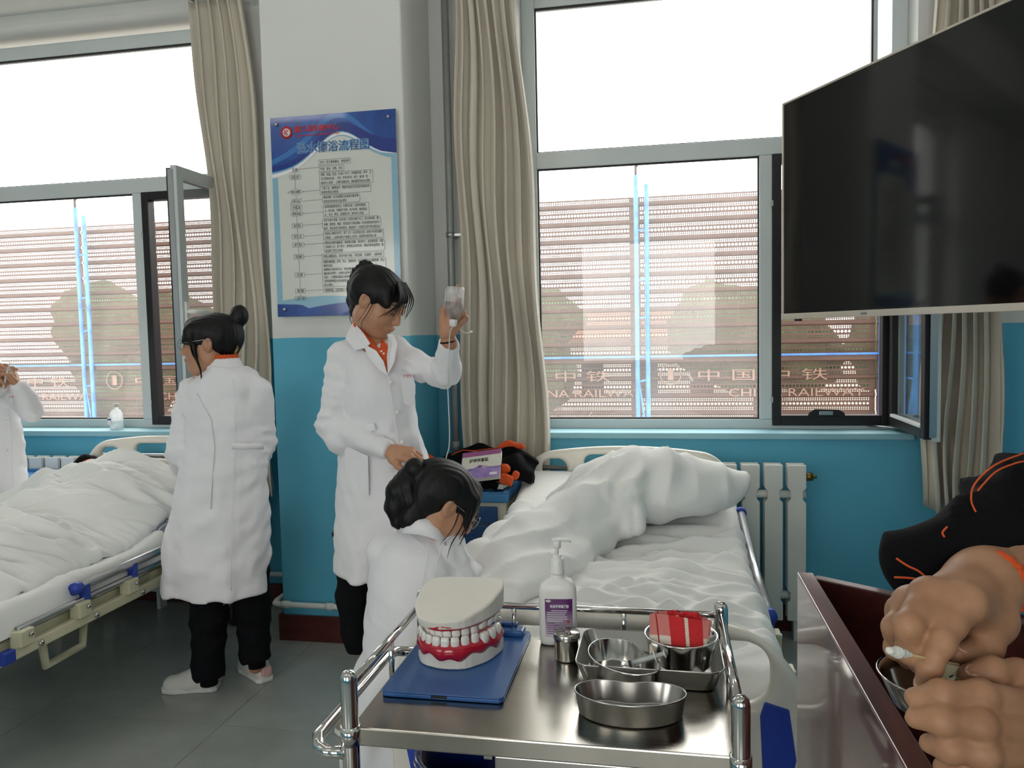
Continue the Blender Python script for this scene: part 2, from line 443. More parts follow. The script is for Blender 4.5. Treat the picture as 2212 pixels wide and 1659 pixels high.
def m_glass(name, veil=.05, tint=(.97,.98,.98), refl=1.45, rough=0.0):
    m = bpy.data.materials.new(name); m.use_nodes = True; nt = m.node_tree; nt.nodes.clear()
    out = nd(nt, 'ShaderNodeOutputMaterial', 600, 0)
    tr = nd(nt, 'ShaderNodeBsdfTransparent', 0, 100); tr.inputs[0].default_value = (*tint, 1)
    gl = nd(nt, 'ShaderNodeBsdfGlossy', 0, -100, Roughness=rough); lw = nd(nt, 'ShaderNodeLayerWeight', -600, 300, Blend=.5); pw = nd(nt, 'ShaderNodeMath', -400, 300, operation='POWER'); pw.inputs[1].default_value = 5.0; fr = nd(nt, 'ShaderNodeMath', -200, 300, operation='MULTIPLY_ADD'); fr.inputs[1].default_value = 1-((refl-1)/(refl+1))**2; fr.inputs[2].default_value = ((refl-1)/(refl+1))**2
    nt.links.new(lw.outputs['Facing'], pw.inputs[0]); nt.links.new(pw.outputs[0], fr.inputs[0])
    mx = nd(nt, 'ShaderNodeMixShader', 200, 0); df = nd(nt, 'ShaderNodeBsdfTranslucent', 0, -300); df.inputs[0].default_value = (.9, .9, .9, 1)
    no = nd(nt, 'ShaderNodeTexNoise', -200, -400, Scale=3.0, Detail=6.0); mm = nd(nt, 'ShaderNodeMath', 0, -450, operation='MULTIPLY'); mm.inputs[1].default_value = veil*2
    m2 = nd(nt, 'ShaderNodeMixShader', 400, 0)
    nt.links.new(fr.outputs[0], mx.inputs[0]); nt.links.new(tr.outputs[0], mx.inputs[1]); nt.links.new(gl.outputs[0], mx.inputs[2])
    nt.links.new(no.outputs['Fac'], mm.inputs[0]); nt.links.new(mm.outputs[0], m2.inputs[0]); nt.links.new(mx.outputs[0], m2.inputs[1]); nt.links.new(df.outputs[0], m2.inputs[2])
    nt.links.new(m2.outputs[0], out.inputs[0]); MATS[name] = m
m_glass('window_glass', .05); m_glass('lens', .01, refl=1.5); m_glass('screen_mesh', .0, (.8,.79,.78), 1.02)
m_glass('clear_film', .12, (.93,.95,.95), 1.45, .06); m_glass('bottle_plastic', .5, (.97,.98,.98), 1.45, .05); m_glass('saline_clear', .2, (.84,.87,.88), 1.33, .0)
def m_floor():
    m = bpy.data.materials.new('floor_tile'); m.use_nodes = True; nt = m.node_tree; b = nt.nodes['Principled BSDF']
    g = nd(nt, 'ShaderNodeNewGeometry', -900, 0); n1 = nd(nt, 'ShaderNodeTexNoise', -700, 100, Scale=1.6, Detail=7.0, Roughness=.6)
    r = nd(nt, 'ShaderNodeValToRGB', -450, 100); r.color_ramp.elements[0].color = (*lin((146,150,146)), 1); r.color_ramp.elements[1].color = (*lin((178,182,176)), 1)
    r.color_ramp.elements[0].position = .3; r.color_ramp.elements[1].position = .75
    n2 = nd(nt, 'ShaderNodeTexNoise', -700, -200, Scale=5.0, Detail=6.0); mr = nd(nt, 'ShaderNodeMapRange', -450, -200); mr.inputs[3].default_value = .1; mr.inputs[4].default_value = .3
    for n in (n1, n2): nt.links.new(g.outputs['Position'], n.inputs['Vector'])
    nt.links.new(n1.outputs['Fac'], r.inputs[0]); nt.links.new(r.outputs[0], b.inputs['Base Color']); nt.links.new(n2.outputs['Fac'], mr.inputs[0]); nt.links.new(mr.outputs[0], b.inputs['Roughness'])
    MATS['floor_tile'] = m
m_floor()
# ================================================================== room
X0, X1, YB, YW, ZC = -5.6, 2.1, -3.0, 4.0, 3.75
mat('grout', (86,90,88), .7, var=.1, vscale=8)
fl = struct(part('floor', MB().box((X0-.2, YB-.2, -.12), (X1+.2, YW+.35, -.004)), 'grout'))
tile = MB().box((-.3988, -.3988, -.004), (.3988, .3988, 0)).mesh('floor_tile'); tile.materials.append(MATS['floor_tile'])
for i in range(-7, 3):
    for j in range(-4, 6):
        o = bpy.data.objects.new('tile', tile); COL.objects.link(o); o.parent = fl; o.location = (i*.8+.3, j*.8-.1, 0)
struct(part('ceiling', MB().box((X0-.2, YB-.2, ZC), (X1+.2, YW+.35, ZC+.15)), 'ceiling_white'))
# window wall with two openings
OP = [(-.71-3.505, 1.165-3.505), (-.71, 1.165)]
ZS, ZT = .984, 3.30
wb = MB()
wb.box((X0-.2, YW, 0), (X1+.2, YW+.35, ZS)); wb.box((X0-.2, YW, ZT), (X1+.2, YW+.35, ZC))
wb.box((X0-.2, YW, ZS), (OP[0][0], YW+.35, ZT)); wb.box((OP[0][1], YW, ZS), (OP[1][0], YW+.35, ZT)); wb.box((OP[1][1], YW, ZS), (X1+.2, YW+.35, ZT))
struct(part('wall_back', wb, 'wall_paint'))
struct(part('wall_pillar', MB().box((-1.866, 3.55, 0), (-1.165, YW, ZC)), 'wall_paint', bevel=.008))
struct(part('trim_1', MB().box((X0, 3.62, 3.36), (-1.87, YW, ZC)), 'wall_white'))   # beam above the far window
struct(part('wall_left', MB().box((X0-.2, YB, 0), (X0, YW, ZC)), 'wall_paint'))
struct(part('wall_right', MB().box((X1, YB, 0), (X1+.2, YW, ZC)), 'wall_paint'))
# wall behind the photographer, with its own two windows
wf = MB(); wo = [(-4.4, -2.4), (-1.2, .8)]
wf.box((X0-.2, YB-.2, 0), (X1+.2, YB, 1.0)); wf.box((X0-.2, YB-.2, 2.8), (X1+.2, YB, ZC))
wf.box((X0-.2, YB-.2, 1.0), (wo[0][0], YB, 2.8)); wf.box((wo[0][1], YB-.2, 1.0), (wo[1][0], YB, 2.8)); wf.box((wo[1][1], YB-.2, 1.0), (X1+.2, YB, 2.8))
struct(part('wall_front', wf, 'wall_paint'))
for k, (a, b) in enumerate(wo):
    w = MB(); y0, y1 = YB-.12, YB-.06
    for lo, hi in (((a, y0, 1.0), (a+.07, y1, 2.8)), ((b-.07, y0, 1.0), (b, y1, 2.8)), ((a+.07, y0, 1.0), (b-.07, y1, 1.07)), ((a+.07, y0, 2.73), (b-.07, y1, 2.8)), (((a+b)/2-.03, y0, 1.07), ((a+b)/2+.03, y1, 2.73))): w.box(lo, hi)
    struct(part('window_%d' % (k+3), w, 'frame_white'))
bb = MB()
for lo, hi in (((X0, YW-.018, 0), (-1.866, YW, .13)), ((-1.165, YW-.018, 0), (X1, YW, .13))): bb.box(lo, hi)
struct(part('baseboard_back', bb, 'baseboard', bevel=.004))
bb = MB(); bb.box((-1.884, 3.532, 0), (-1.147, 3.55, .13)); bb.box((-1.884, 3.55, 0), (-1.866, YW-.018, .13)); bb.box((-1.165, 3.55, 0), (-1.147, YW-.018, .13))
struct(part('baseboard_pillar', bb, 'baseboard', bevel=.004))
# ------------------------------------------------------------------ windows
YF = 4.15
def window(n, dx):
    w = bpy.data.objects.new('window_%d' % n, None); COL.objects.link(w); w.location = (dx, YF, ZS); struct(w); w.empty_display_size = .05
    def bx(name, x0, x1, z0, z1, y0=YF, y1=YF+.07, m='frame_white', bev=.004, par=None):
        return part(name, MB().box((x0+dx, y0, z0), (x1+dx, y1, z1)), m, par or w, bevel=bev)
    bx('jamb', -.71, -.64, ZS, 3.25); bx('jamb', 1.095, 1.165, ZS, 3.25)
    bx('head_rail', -.64, 1.095, 3.177, 3.25); bx('transom', -.64, 1.095, 2.355, 2.437, YF-.008); bx('bottom_rail', -.64, 1.095, ZS, 1.035)
    bx('mullion', .482, .543, 1.035, 2.355, YF-.006); bx('mullion', 1.012, 1.036, 2.437, 3.177, YF+.02)
    # dark rubber seals round the panes
    for (x0, x1, z0, z1) in ((-.64, .482, 1.035, 2.355), (-.64, 1.012, 2.437, 3.177)):
        s = MB(); t = .007
        s.box((x0+dx, YF+.012, z0), (x0+t+dx, YF+.03, z1)); s.box((x1-t+dx, YF+.012, z0), (x1+dx, YF+.03, z1))
        s.box((x0+t+dx, YF+.012, z0), (x1-t+dx, YF+.03, z0+t)); s.box((x0+t+dx, YF+.012, z1-t), (x1-t+dx, YF+.03, z1))
        part('seal', s, 'rubber', w)
    for (x0, x1, z0, z1) in ((-.64, .482, 1.035, 2.355), (-.64, 1.012, 2.437, 3.177), (1.036, 1.095, 2.437, 3.177)):
        part('pane', MB().box((x0+dx+.002, YF+.035, z0+.002), (x1+dx-.002, YF+.041, z1-.002)), 'window_glass', w)
    # dark frame of the casement opening with its screen
    f = MB(); y0, y1 = YF-.012, YF+.05
    f.box((.543+dx, y0, 1.003), (.586+dx, y1, 2.357)); f.box((1.06+dx, y0, 1.003), (1.095+dx, y1, 2.357))
    f.box((.586+dx, y0, 1.003), (1.06+dx, y1, 1.055)); f.box((.586+dx, y0, 2.31), (1.06+dx, y1, 2.357))
    fr = part('casement_frame', f, 'frame_dark', w, bevel=.003)
    part('insect_screen', MB().box((.586+dx, YF+.02, 1.055), (1.06+dx, YF+.0215, 2.31)), 'screen_mesh', fr)
    h = MB(); c = .80+dx
    h.prism([(c-.09, 1.05), (c+.09, 1.05), (c+.085, 1.07), (c+.06, 1.085), (c-.055, 1.088), (c-.082, 1.072)], 'y', YF-.024, YF-.012)
    part('screen_handle', h, 'frame_dark', fr, bevel=.003)
    part('screen_handle_grip', MB().box((c-.035, YF-.027, 1.058), (c+.03, YF-.0235, 1.078)), 'aluminium', fr, bevel=.002)
    for zz in (1.12, 2.1): part('latch_plate', MB().box((.538+dx, YF-.016, zz), (.548+dx, YF-.004, zz+.03)), 'aluminium', fr, bevel=.002)
    # sash swung ninety degrees into the room
    hx = 1.115+dx; ya, yb = YF-.575, YF-.02; z0, z1 = 1.0, 2.365; t = .058
    sa = MB()
    for (a, b, c0, c1) in ((ya, ya+t, z0, z1), (yb-t, yb, z0, z1), (ya+t, yb-t, z0, z0+t), (ya+t, yb-t, z1-t, z1)): sa.box((hx, a, c0), (hx+.034, b, c1))
    sash = part('sash', sa, 'frame_white', w, bevel=.004)
    sd = MB()
    for (a, b, c0, c1) in ((ya+.01, ya+t, z0+.01, z1-.01), (yb-t, yb-.01, z0+.01, z1-.01), (ya+t, yb-t, z0+.01, z0+t), (ya+t, yb-t, z1-t, z1-.01)): sd.box((hx-.03, a, c0), (hx, b, c1))
    part('sash_outer_frame', sd, 'frame_dark', sash, bevel=.003)
    part('sash_pane', MB().box((hx-.004, ya+t, z0+t), (hx+.004, yb-t, z1-t)), 'window_glass', sash)
    part('sash_bead', MB().box((hx-.034, ya+t-.006, z0+t-.004), (hx-.012, yb-t+.006, z0+t+.012)), 'frame_white', sash, bevel=.003)
    part('lock_rail', MB().box((hx-.012, ya-.004, z0+.02), (hx+.016, ya+.002, z1-.02)), 'aluminium', sash)
    hd = MB(); zc = 1.62
    hd.box((hx+.034, ya+.016, zc-.07), (hx+.046, ya+.044, zc+.07)); hd.tube([(hx+.044, ya+.03, zc+.02), (hx+.085, ya+.03, zc+.02), (hx+.09, ya+.04, zc+.02), (hx+.092, ya+.15, zc+.015)], .011, 10)
    part('handle', hd, 'white_paint', sash, bevel=.004)
    st = MB().box((hx-.3, YF-.05, 1.0), (hx-.06, YF-.035, 1.006), None); 
    part('stay_arm', MB().tube([(hx-.12, YF-.014, 1.004), (hx+.005, YF-.12, 1.004)], .005, 6), 'aluminium', w)
    return w
window(1, -3.505); window(2, 0)
mat('sill_blue', (150,200,214), .5, var=.08, vscale=5)
for n, (a, b) in enumerate(OP):
    struct(part('trim_%d' % (n+2), MB().box((a-.0, YW-.03, ZS-.03), (b+.0, YF+.0, ZS+.002)), 'sill_blue', bevel=.006))
# ------------------------------------------------------------------ curtains
def curtain(label, rail_label, xt0, xt1, xb0, xb1, z0, z1, Y, n, seed, amp=.05, pw=1.5):
    r = random.Random(seed); nu, nv = n*14, 40
    ph = [r.uniform(-.5, .5) for _ in range(n+2)]; am = [r.uniform(.6, 1.25) for _ in range(n+2)]
    V = []
    for j in range(nv+1):
        v = j/nv; z = z0+(z1-z0)*v
        for i in range(nu+1):
            u = i/nu; s = u*n
            k = int(min(s, n-1e-6)); fr = s-k
            a = (am[k]*(1-fr)+am[k+1]*fr)*amp*(1.12-.35*v)
            p = ph[k]*(1-fr)+ph[k+1]*fr
            wv = math.sin(2*math.pi*(s+.25*p*(1-v)))
            wv = math.copysign(abs(wv)**.75, wv)
            e = v**pw
            x = (xb0+(xb1-xb0)*u)*(1-e)+(xt0+(xt1-xt0)*u)*e + .014*math.sin(2*math.pi*(s*2+p))*(1-.4*v) + .012*math.sin(5*z+seed+u*4)
            y = Y + a*wv + .012*math.sin(7*z+u*9+seed)*(1-v)
            V.append((x, y, z + (.012*math.sin(s*6.28+1) if j == 0 else 0)))
    Q = [(j*(nu+1)+i, j*(nu+1)+i+1, (j+1)*(nu+1)+i+1, (j+1)*(nu+1)+i) for j in range(nv) for i in range(nu)]
    t = thing('curtain', label, 'curtain', ((xb0+xb1)/2, Y, z0), 'beige window curtains')
    o = part('drape', mesh_np('drape', V, Q), 'curtain', t)
    so = o.modifiers.new('thick', 'SOLIDIFY'); so.thickness = .003
    hm = MB(); pts = [V[2*(nu+1)+i] for i in range(nu+1)]
    for k in range(n):
        part('ring', MB().tube([((xt0+(xt1-xt0)*(k+.5)/n)+.004*math.cos(a*.785), Y+.018*math.cos(a*.785), z1+.03+.018*math.sin(a*.785)) for a in range(8)], .0022, 6, closed=True), 'aluminium', t)
    rail = thing('curtain_rail', rail_label, 'curtain rail', ((xt0+xt1)/2, Y, z1+.03), 'curtain rails')
    part('rod', MB().tube([(xt0-.03, Y, z1+.03), (xt1+.1, Y, z1+.03)], .012, 10), 'aluminium', rail)
    for xx in (xt0-.02, xt1+.06): part('bracket', MB().box((xx-.008, Y, z1+.022), (xx+.008, YW, z1+.038)), 'aluminium', rail)
curtain('beige curtain at the far left, bunched between the left window and the pillar', 'metal curtain rail above the curtain at the far left', -2.44, -2.115, -2.34, -2.045, .66, 3.28, 3.885, 5, 3, .038, 3.0)
curtain('beige curtain hanging behind the bedside cabinet, left of the large window', 'metal curtain rail above the curtain behind the bedside cabinet', -1.0, -.70, -1.0, -.565, .66, 3.35, 3.895, 7, 11, .04)
curtain('beige curtain at the right, behind the television and the open sash', 'metal curtain rail above the curtain behind the television', 1.19, 1.47, 1.17, 1.46, .66, 3.35, 3.84, 6, 5)
# ------------------------------------------------------------------ pipes
hp = thing('riser_pipe', 'grey vertical riser pipe in the corner beside the white pillar', 'pipe', (-1.05, 3.9, 0))
part('pipe_length', MB().tube([(-1.05, 3.9, .02), (-1.05, 3.9, 3.74)], .0185, 14), 'pipe_grey', hp)
part('clamp', MB().lathe([(.0185, -.012), (.023, -.012), (.023, .012), (.0185, .012)], (-1.05, 3.9, 2.0), 14, close=False).box((-1.056, 3.9, 1.992), (-1.044, YW, 2.008)).box((-1.05, 3.894, 1.994), (-.99, 3.90, 2.006)), 'aluminium', hp)
part('collar', MB().lathe([(.0185, 0), (.024, 0), (.024, .05), (.0185, .05)], (-1.05, 3.9, .9), 14, close=False), 'pipe_grey', hp)
wp = thing('heating_pipe', 'white heating pipe running along the wall foot around the pillar', 'pipe', (-1.9, 3.5, .19))
part('pipe_length', MB().tube([(-4.9, 3.965, .19), (-1.96, 3.965, .19), (-1.92, 3.955, .19), (-1.905, 3.92, .19), (-1.903, 3.56, .19), (-1.893, 3.523, .19), (-1.86, 3.512, .19), (-1.17, 3.512, .19), (-1.135, 3.523, .19), (-1.127, 3.56, .19), (-1.127, 3.84, .19)], .014, 12), 'white_paint', wp)
for x in (-1.83, -1.6, -1.3):
    part('pipe_fitting', MB().tube([(x-.02, 3.512, .19), (x+.02, 3.512, .19)], .0185, 12), 'white_paint', wp)
# ------------------------------------------------------------------ radiators
def radiator(label, x0, n, y0, zb, zt):
    t = thing('radiator', label, 'radiator', (x0+n*.0525, y0, 0), 'white column radiators under the windows')
    p = .105
    for i in range(n):
        a = x0+i*p; s = MB(); w = .084; c = a+w/2
        # front plate with notched ends
        z1 = zt; pts = [(a, zb), (a+w, zb), (a+w, zb+.085), (a+w-.012, zb+.1), (a+w-.012, zb+.135), (a+w, zb+.15), (a+w, z1-.18), (a+w-.014, z1-.165), (a+w-.014, z1-.125), (a+w, z1-.11), (a+w, z1), (a, z1),
               (a, z1-.11), (a+.014, z1-.125), (a+.014, z1-.165), (a, z1-.18), (a, zb+.15), (a+.012, zb+.135), (a+.012, zb+.1), (a, zb+.085)]
        s.prism(pts, 'y', y0, y0+.022)
        s.prism(pts, 'y', y0+.06, y0+.075); s.box((a+.01, y0+.022, z1-.02), (a+w-.01, y0+.06, z1-.005)); s.box((a+.012, y0+.022, zb+.02), (a+w-.012, y0+.06, zb+.06))
        part('section', s, 'white_paint', t, bevel=.004)
    for zz in (zt-.145, zb+.117): part('header_pipe', MB().tube([(x0+.01, y0+.035, zz), (x0+n*p-.02, y0+.035, zz)], .02, 12), 'white_paint', t)
    part('end_plug', MB().tube([(x0+n*p-.021, y0+.035, zt-.06), (x0+n*p+.012, y0+.035, zt-.06)], .02, 8).tube([(x0+n*p+.012, y0+.035, zt-.06), (x0+n*p+.03, y0+.035, zt-.06)], .008, 8), 'brass', t)
    for q in (0, n-1): part('foot', MB().box((x0+q*p+.03, y0+.01, 0), (x0+q*p+.05, y0+.07, zb+.01)), 'white_paint', t)
radiator('white column radiator under the right window, beside the bed head', .155, 5, 3.85, .1, .85)
radiator('white column radiator behind the left bed, only its top showing', -3.66, 9, 3.85, .1, .85)
# ================================================================== outside
YO = 8.6
def fence():
    t = thing('site_fence', 'brown perforated steel site fence standing outside both windows', 'fence', (-1.5, YO, -2))
    PW, P, NR = 2.412, .186, 24
    PX = lambda k: xs+k*(2.424 if k >= 0 else 2.2336)
    V = []; Q = []
    def quad(a, b, c, d):
        o = len(V); V.extend((a, b, c, d)); Q.append((o, o+1, o+2, o+3))
    def hole_row(z0, h, pitch, r, yo, n8, stag=0.0, x0=.05, x1=PW-.05):
        n = int((x1-x0)/pitch); pt = (x1-x0)/n; zc = z0+h/2
        quad((0, yo, z0), (x0, yo, z0), (x0, yo, z0+h), (0, yo, z0+h)); quad((x1, yo, z0), (PW, yo, z0), (PW, yo, z0+h), (x1, yo, z0+h))
        for i in range(n):
            a = x0+i*pt; b = a+pt; c = (a+b)/2
            if n8 == 4:
                cr = [(a, z0), (b, z0), (b, z0+h), (a, z0+h)]; hr = [(c-r*.75, zc-r*.75), (c+r*.75, zc-r*.75), (c+r*.75, zc+r*.75), (c-r*.75, zc+r*.75)]
            else:
                cr = [(c, z0), (b, z0), (b, zc), (b, z0+h), (c, z0+h), (a, z0+h), (a, zc), (a, z0)]
                hr = [(c+r*math.sin(k*math.pi/4), zc-r*math.cos(k*math.pi/4)) for k in range(8)]
            o = len(V); m = len(cr)
            V.extend((p[0], yo, p[1]) for p in cr); V.extend((p[0], yo, p[1]) for p in hr)
            Q.extend((o+k, o+(k+1) % m, o+m+(k+1) % m, o+m+k) for k in range(m))
    zb = -1.55
    for k in range(NR):
        z = zb+k*P
        hole_row(z, .036, .036, .0135, 0, 8)
        # plain strip, small perforations, raised rib, small perforations, plain strip
        quad((0, 0, z+.036), (PW, 0, z+.036), (PW, 0, z+.046), (0, 0, z+.046))
        for q in range(2): hole_row(z+.046+q*.019, .019, .0215, .0075, 0, 4)
        quad((0, 0, z+.084), (PW, 0, z+.084), (PW, -.02, z+.098), (0, -.02, z+.098)); quad((0, -.02, z+.098), (PW, -.02, z+.098), (PW, -.02, z+.12), (0, -.02, z+.12)); quad((0, -.02, z+.12), (PW, -.02, z+.12), (PW, 0, z+.134), (0, 0, z+.134))
        for q in range(2): hole_row(z+.134+q*.019, .019, .0215, .0075, 0, 4)
        quad((0, 0, z+.172), (PW, 0, z+.172), (PW, 0, z+P), (0, 0, z+P))
    me = mesh_np('perforated_panel', np.array(V), np.array(Q), False); me.materials.append(MATS['fence_brown'])
    xs = aty(1374, 700, YO).x
    for k in range(-5, 2):
        o = bpy.data.objects.new('perforated_panel', me); COL.objects.link(o); o.parent = t; o.matrix_parent_inverse = t.matrix_basis.inverted(); o.location = (PX(k), YO, 0); o.scale = (1 if k >= 0 else .9211, 1, 1)
    part('ledge', MB().box((xs-10, YO-.09, 1.155), (xs+2.6, YO-.03, 1.2)), 'fence_brown', t)
    for k in range(-5, 2):   # pale letters and emblem laid on the sheets, painting light through punched holes
        M = Matrix.Translation((PX(k)+.95, YO-.032, .78)) @ Matrix.Rotation(math.pi/2, 4, 'X')
        place_text('lettering', 'CHINA RAILWAY', .12, M, 'pale_hole_light', t, width=1.35)
        M = Matrix.Translation((PX(k)+.62, YO-.032, .96)) @ Matrix.Rotation(math.pi/2, 4, 'X')
        place_text('lettering', '中国中铁', .13, M, 'pale_hole_light', t, width=1.3, spacing=1.6)
        part('emblem', MB().tube([(PX(k)+.36+.11*math.cos(a*.3927), YO-.03, 1.02+.11*math.sin(a*.3927)) for a in range(16)], .008, 5, closed=True).box((PX(k)+.33, YO-.032, .96), (PX(k)+.39, YO-.028, 1.08)), 'pale_hole_light', t)
    return xs
xs = fence()
for nm, d0 in (('left window', -2.2336*3), ('large window', 0.0), ('open sash on the right', 2.424)):
    t = thing('scaffold_post', 'pair of blue scaffold poles with rungs outside the '+nm, 'scaffold', (xs+d0, YO-.12, -2), 'blue scaffold frames')
    xa, xb = xs+d0+.015, xs+d0+.125
    for x, zt in ((xa, 3.12), (xb, 3.02)):
        part('pole', MB().tube([(x, YO-.12, -2), (x, YO-.12, zt)], .024, 8), 'scaffold_blue', t)
    for z in (.2, .95, 1.62, 2.02, 2.54):
        part('rung', MB().tube([(xa, YO-.12, z), (xb, YO-.12, z+.02)], .012, 6), 'scaffold_blue', t)
    part('brace', MB().tube([(xa, YO-.12, 1.05), (xb, YO-.12, .25)], .012, 6), 'scaffold_blue', t)
    part('finial', MB().tube([(xa, YO-.12, 3.12), (xa, YO-.12, 3.3)], .014, 6).tube([(xa, YO-.12, 3.2), (xa+.06, YO-.12, 3.28)], .012, 6), 'fence_brown', t)
tb = thing('scaffold_rail', 'long blue horizontal scaffold rail in front of the perforated fence', 'scaffold', (-1, YO-.12, 1.2))
part('rail_tube', MB().tube([(-9, YO-.1, 1.215), (4, YO-.1, 1.215)], .012, 8), 'scaffold_blue', tb)
mat('ground', (150,144,134), .9, var=.3, vscale=.6); struct(part('ground', MB().box((-90, YW+.4, -3.6), (70, 160, -3.5)), 'ground'))
mat('leaf', (78,104,62), .8, var=.5, vscale=3, col2=(46,70,40), bump=.5, bscale=6, bdist=.1); mat('bark', (84,70,58), .9, var=.3, vscale=6)
def tree(x, y, h, r, label, seed):
    t = thing('tree', label, 'tree', (x, y, -3.5), 'trees beyond the site fence')
    part('trunk', MB().tube([(x, y, -3.5), (x+.1, y, -3.5+h*.5)], [.22, .12], 8), 'bark', t)
    s = SDF(.22, .5); rr = random.Random(seed)
    for k in range(9): s.ell((x+rr.uniform(-r, r)*.7, y+rr.uniform(-r, r)*.5, -3.5+h*rr.uniform(.45, .85)), r*rr.uniform(.35, .6))
    part('crown', s.mesh('crown', disp=lambda P: .22*vnoise(P, .7, seed), relax=0), 'leaf', t)
for k, (x, y, h, r, l) in enumerate(((-22, 30, 7.0, 3.2, 'leftmost broad green tree seen through the fence holes'), (-14, 34, 7.0, 3.4, 'green tree beyond the left window, nearer the scaffold'), (-5.5, 30, 7.0, 2.6, 'green tree behind the fence, left in the large window'), (3.6, 32, 7.2, 2.8, 'green tree behind the fence, right in the large window'), (9.5, 30, 8.2, 3.0, 'green tree beyond the open sash on the right'))): tree(x, y, h, r, l, k+3)
mat('roof_red', (176,96,70), .8, var=.2, vscale=2); mat('house_wall', (214,208,198), .85, var=.1, vscale=1)
def house(x, y, w, d, h, label):
    t = thing('house', label, 'building', (x, y, -3.5), 'low houses beyond the fence')
    part('walls', MB().box((x-w/2, y-d/2, -3.5), (x+w/2, y+d/2, -3.5+h)), 'house_wall', t)
    part('roof', MB().prism([(y-d/2-.4, -3.5+h), (y+d/2+.4, -3.5+h), (y, -3.5+h+1.3)], 'x', x-w/2-.4, x+w/2+.4), 'roof_red', t)
    for k in range(4):
        part('window', MB().box((x-w/2+w*(k+.3)/4, y-d/2-.05, -3.5+h*.45), (x-w/2+w*(k+.7)/4, y-d/2+.02, -3.5+h*.8)), 'frame_dark', t)
house(-10, 44, 9, 6, 5.2, 'pale low house with red roof beyond the left window'); house(0.5, 40, 10, 6, 4.6, 'pale low house with red roof behind the fence in the large window')
# ================================================================== ceiling lamps, added out of view to fill the room with light
mat('fill_lamp_housing', (230,230,226), .5, var=.03, vscale=6)
def emis(name, col, st):
    m = bpy.data.materials.new(name); m.use_nodes = True; b = m.node_tree.nodes['Principled BSDF']
    b.inputs['Base Color'].default_value = (.9, .9, .9, 1); b.inputs['Emission Color'].default_value = (*col, 1); b.inputs['Emission Strength'].default_value = st; MATS[name] = m
emis('fill_tube', (1, .96, .9), 15.0)
FILL_LAMPS = [(-3.6, 2.2), (-1.4, 2.2), (.8, 2.2), (-3.6, -.4), (-1.4, -.4), (.8, -.4)]
for k, (x, y) in enumerate(FILL_LAMPS):
    t = thing('ceiling_fill_lamp', 'added white fill lamp on the unseen ceiling, %s row, %s' % ('window' if y > 1 else 'rear', ('left', 'middle', 'right')[k % 3]), 'lamp', (x, y, ZC), 'added ceiling fill lamps')
    part('housing', MB().box((x-.6, y-.06, ZC-.05), (x+.6, y+.06, ZC)), 'fill_lamp_housing', t, bevel=.006)
    part('fill_lamp_glass', MB().tube([(x-.57, y, ZC-.075), (x+.57, y, ZC-.075)], .016, 8), 'fill_tube', t)
    part('end_holder', MB().box((x-.6, y-.03, ZC-.1), (x-.57, y+.03, ZC-.05)), 'fill_lamp_housing', t); part('end_holder', MB().box((x+.57, y-.03, ZC-.1), (x+.6, y+.03, ZC-.05)), 'fill_lamp_housing', t)
# ================================================================== beds
def board(name, x0, x1, zb, zt, y, par, holes, th=.022, arch=.05, rad=.15):
    """moulded plastic end board; holes: (xc, zc, hw, hh, r)"""
    xc, hw = (x0+x1)/2, (x1-x0)/2; zc, hh = (zb+zt)/2, (zt-zb)/2
    def d2(P):
        u = P[..., 0]-xc; top = arch*(np.abs(u)/hw)**2
        w = P[..., 2]+top-zc
        qx = np.abs(u)-(hw-rad); qz = np.abs(w)-(hh-rad)
        d = np.sqrt(np.maximum(qx, 0)**2+np.maximum(qz, 0)**2)+np.minimum(np.maximum(qx, qz), 0)-rad
        for (hx, hz, a, b, r) in holes:
            px = np.abs(P[..., 0]-hx)-(a-r); pz = np.abs(P[..., 2]-hz+arch*0)-(b-r)
            h = np.sqrt(np.maximum(px, 0)**2+np.maximum(pz, 0)**2)+np.minimum(np.maximum(px, pz), 0)-r
            d = np.maximum(d, -h)
        return d
    def f(P):
        a = d2(P)+.018; b = np.abs(P[..., 1]-y)-th+.018
        return np.sqrt(np.maximum(a, 0)**2+np.maximum(b, 0)**2)+np.minimum(np.maximum(a, b), 0)-.018
    s = SDF(.008, 0.0); s.fn(f, (x0, y-th, zb-arch), (x1, y+th, zt))
    return part(name, s.mesh(name), 'cream_plastic', par)
def blanket_mesh(name, hf, x0, x1, y0, y1, res, skirt, thick=.03):
    """height field hf(X,Y) -> z with edges that drop by skirt(X,Y); closed underside"""
    nx = int((x1-x0)/res)+1; ny = int((y1-y0)/res)+1
    X, Y = np.meshgrid(np.linspace(x0, x1, nx), np.linspace(y0, y1, ny), indexing='ij')
    Z = hf(X, Y); V = np.stack([X, Y, Z], -1).reshape(-1, 3)
    idx = np.arange(nx*ny).reshape(nx, ny)
    Q = np.stack([idx[:-1, :-1], idx[1:, :-1], idx[1:, 1:], idx[:-1, 1:]], -1).reshape(-1, 4)
    return mesh_np(name, V, Q)
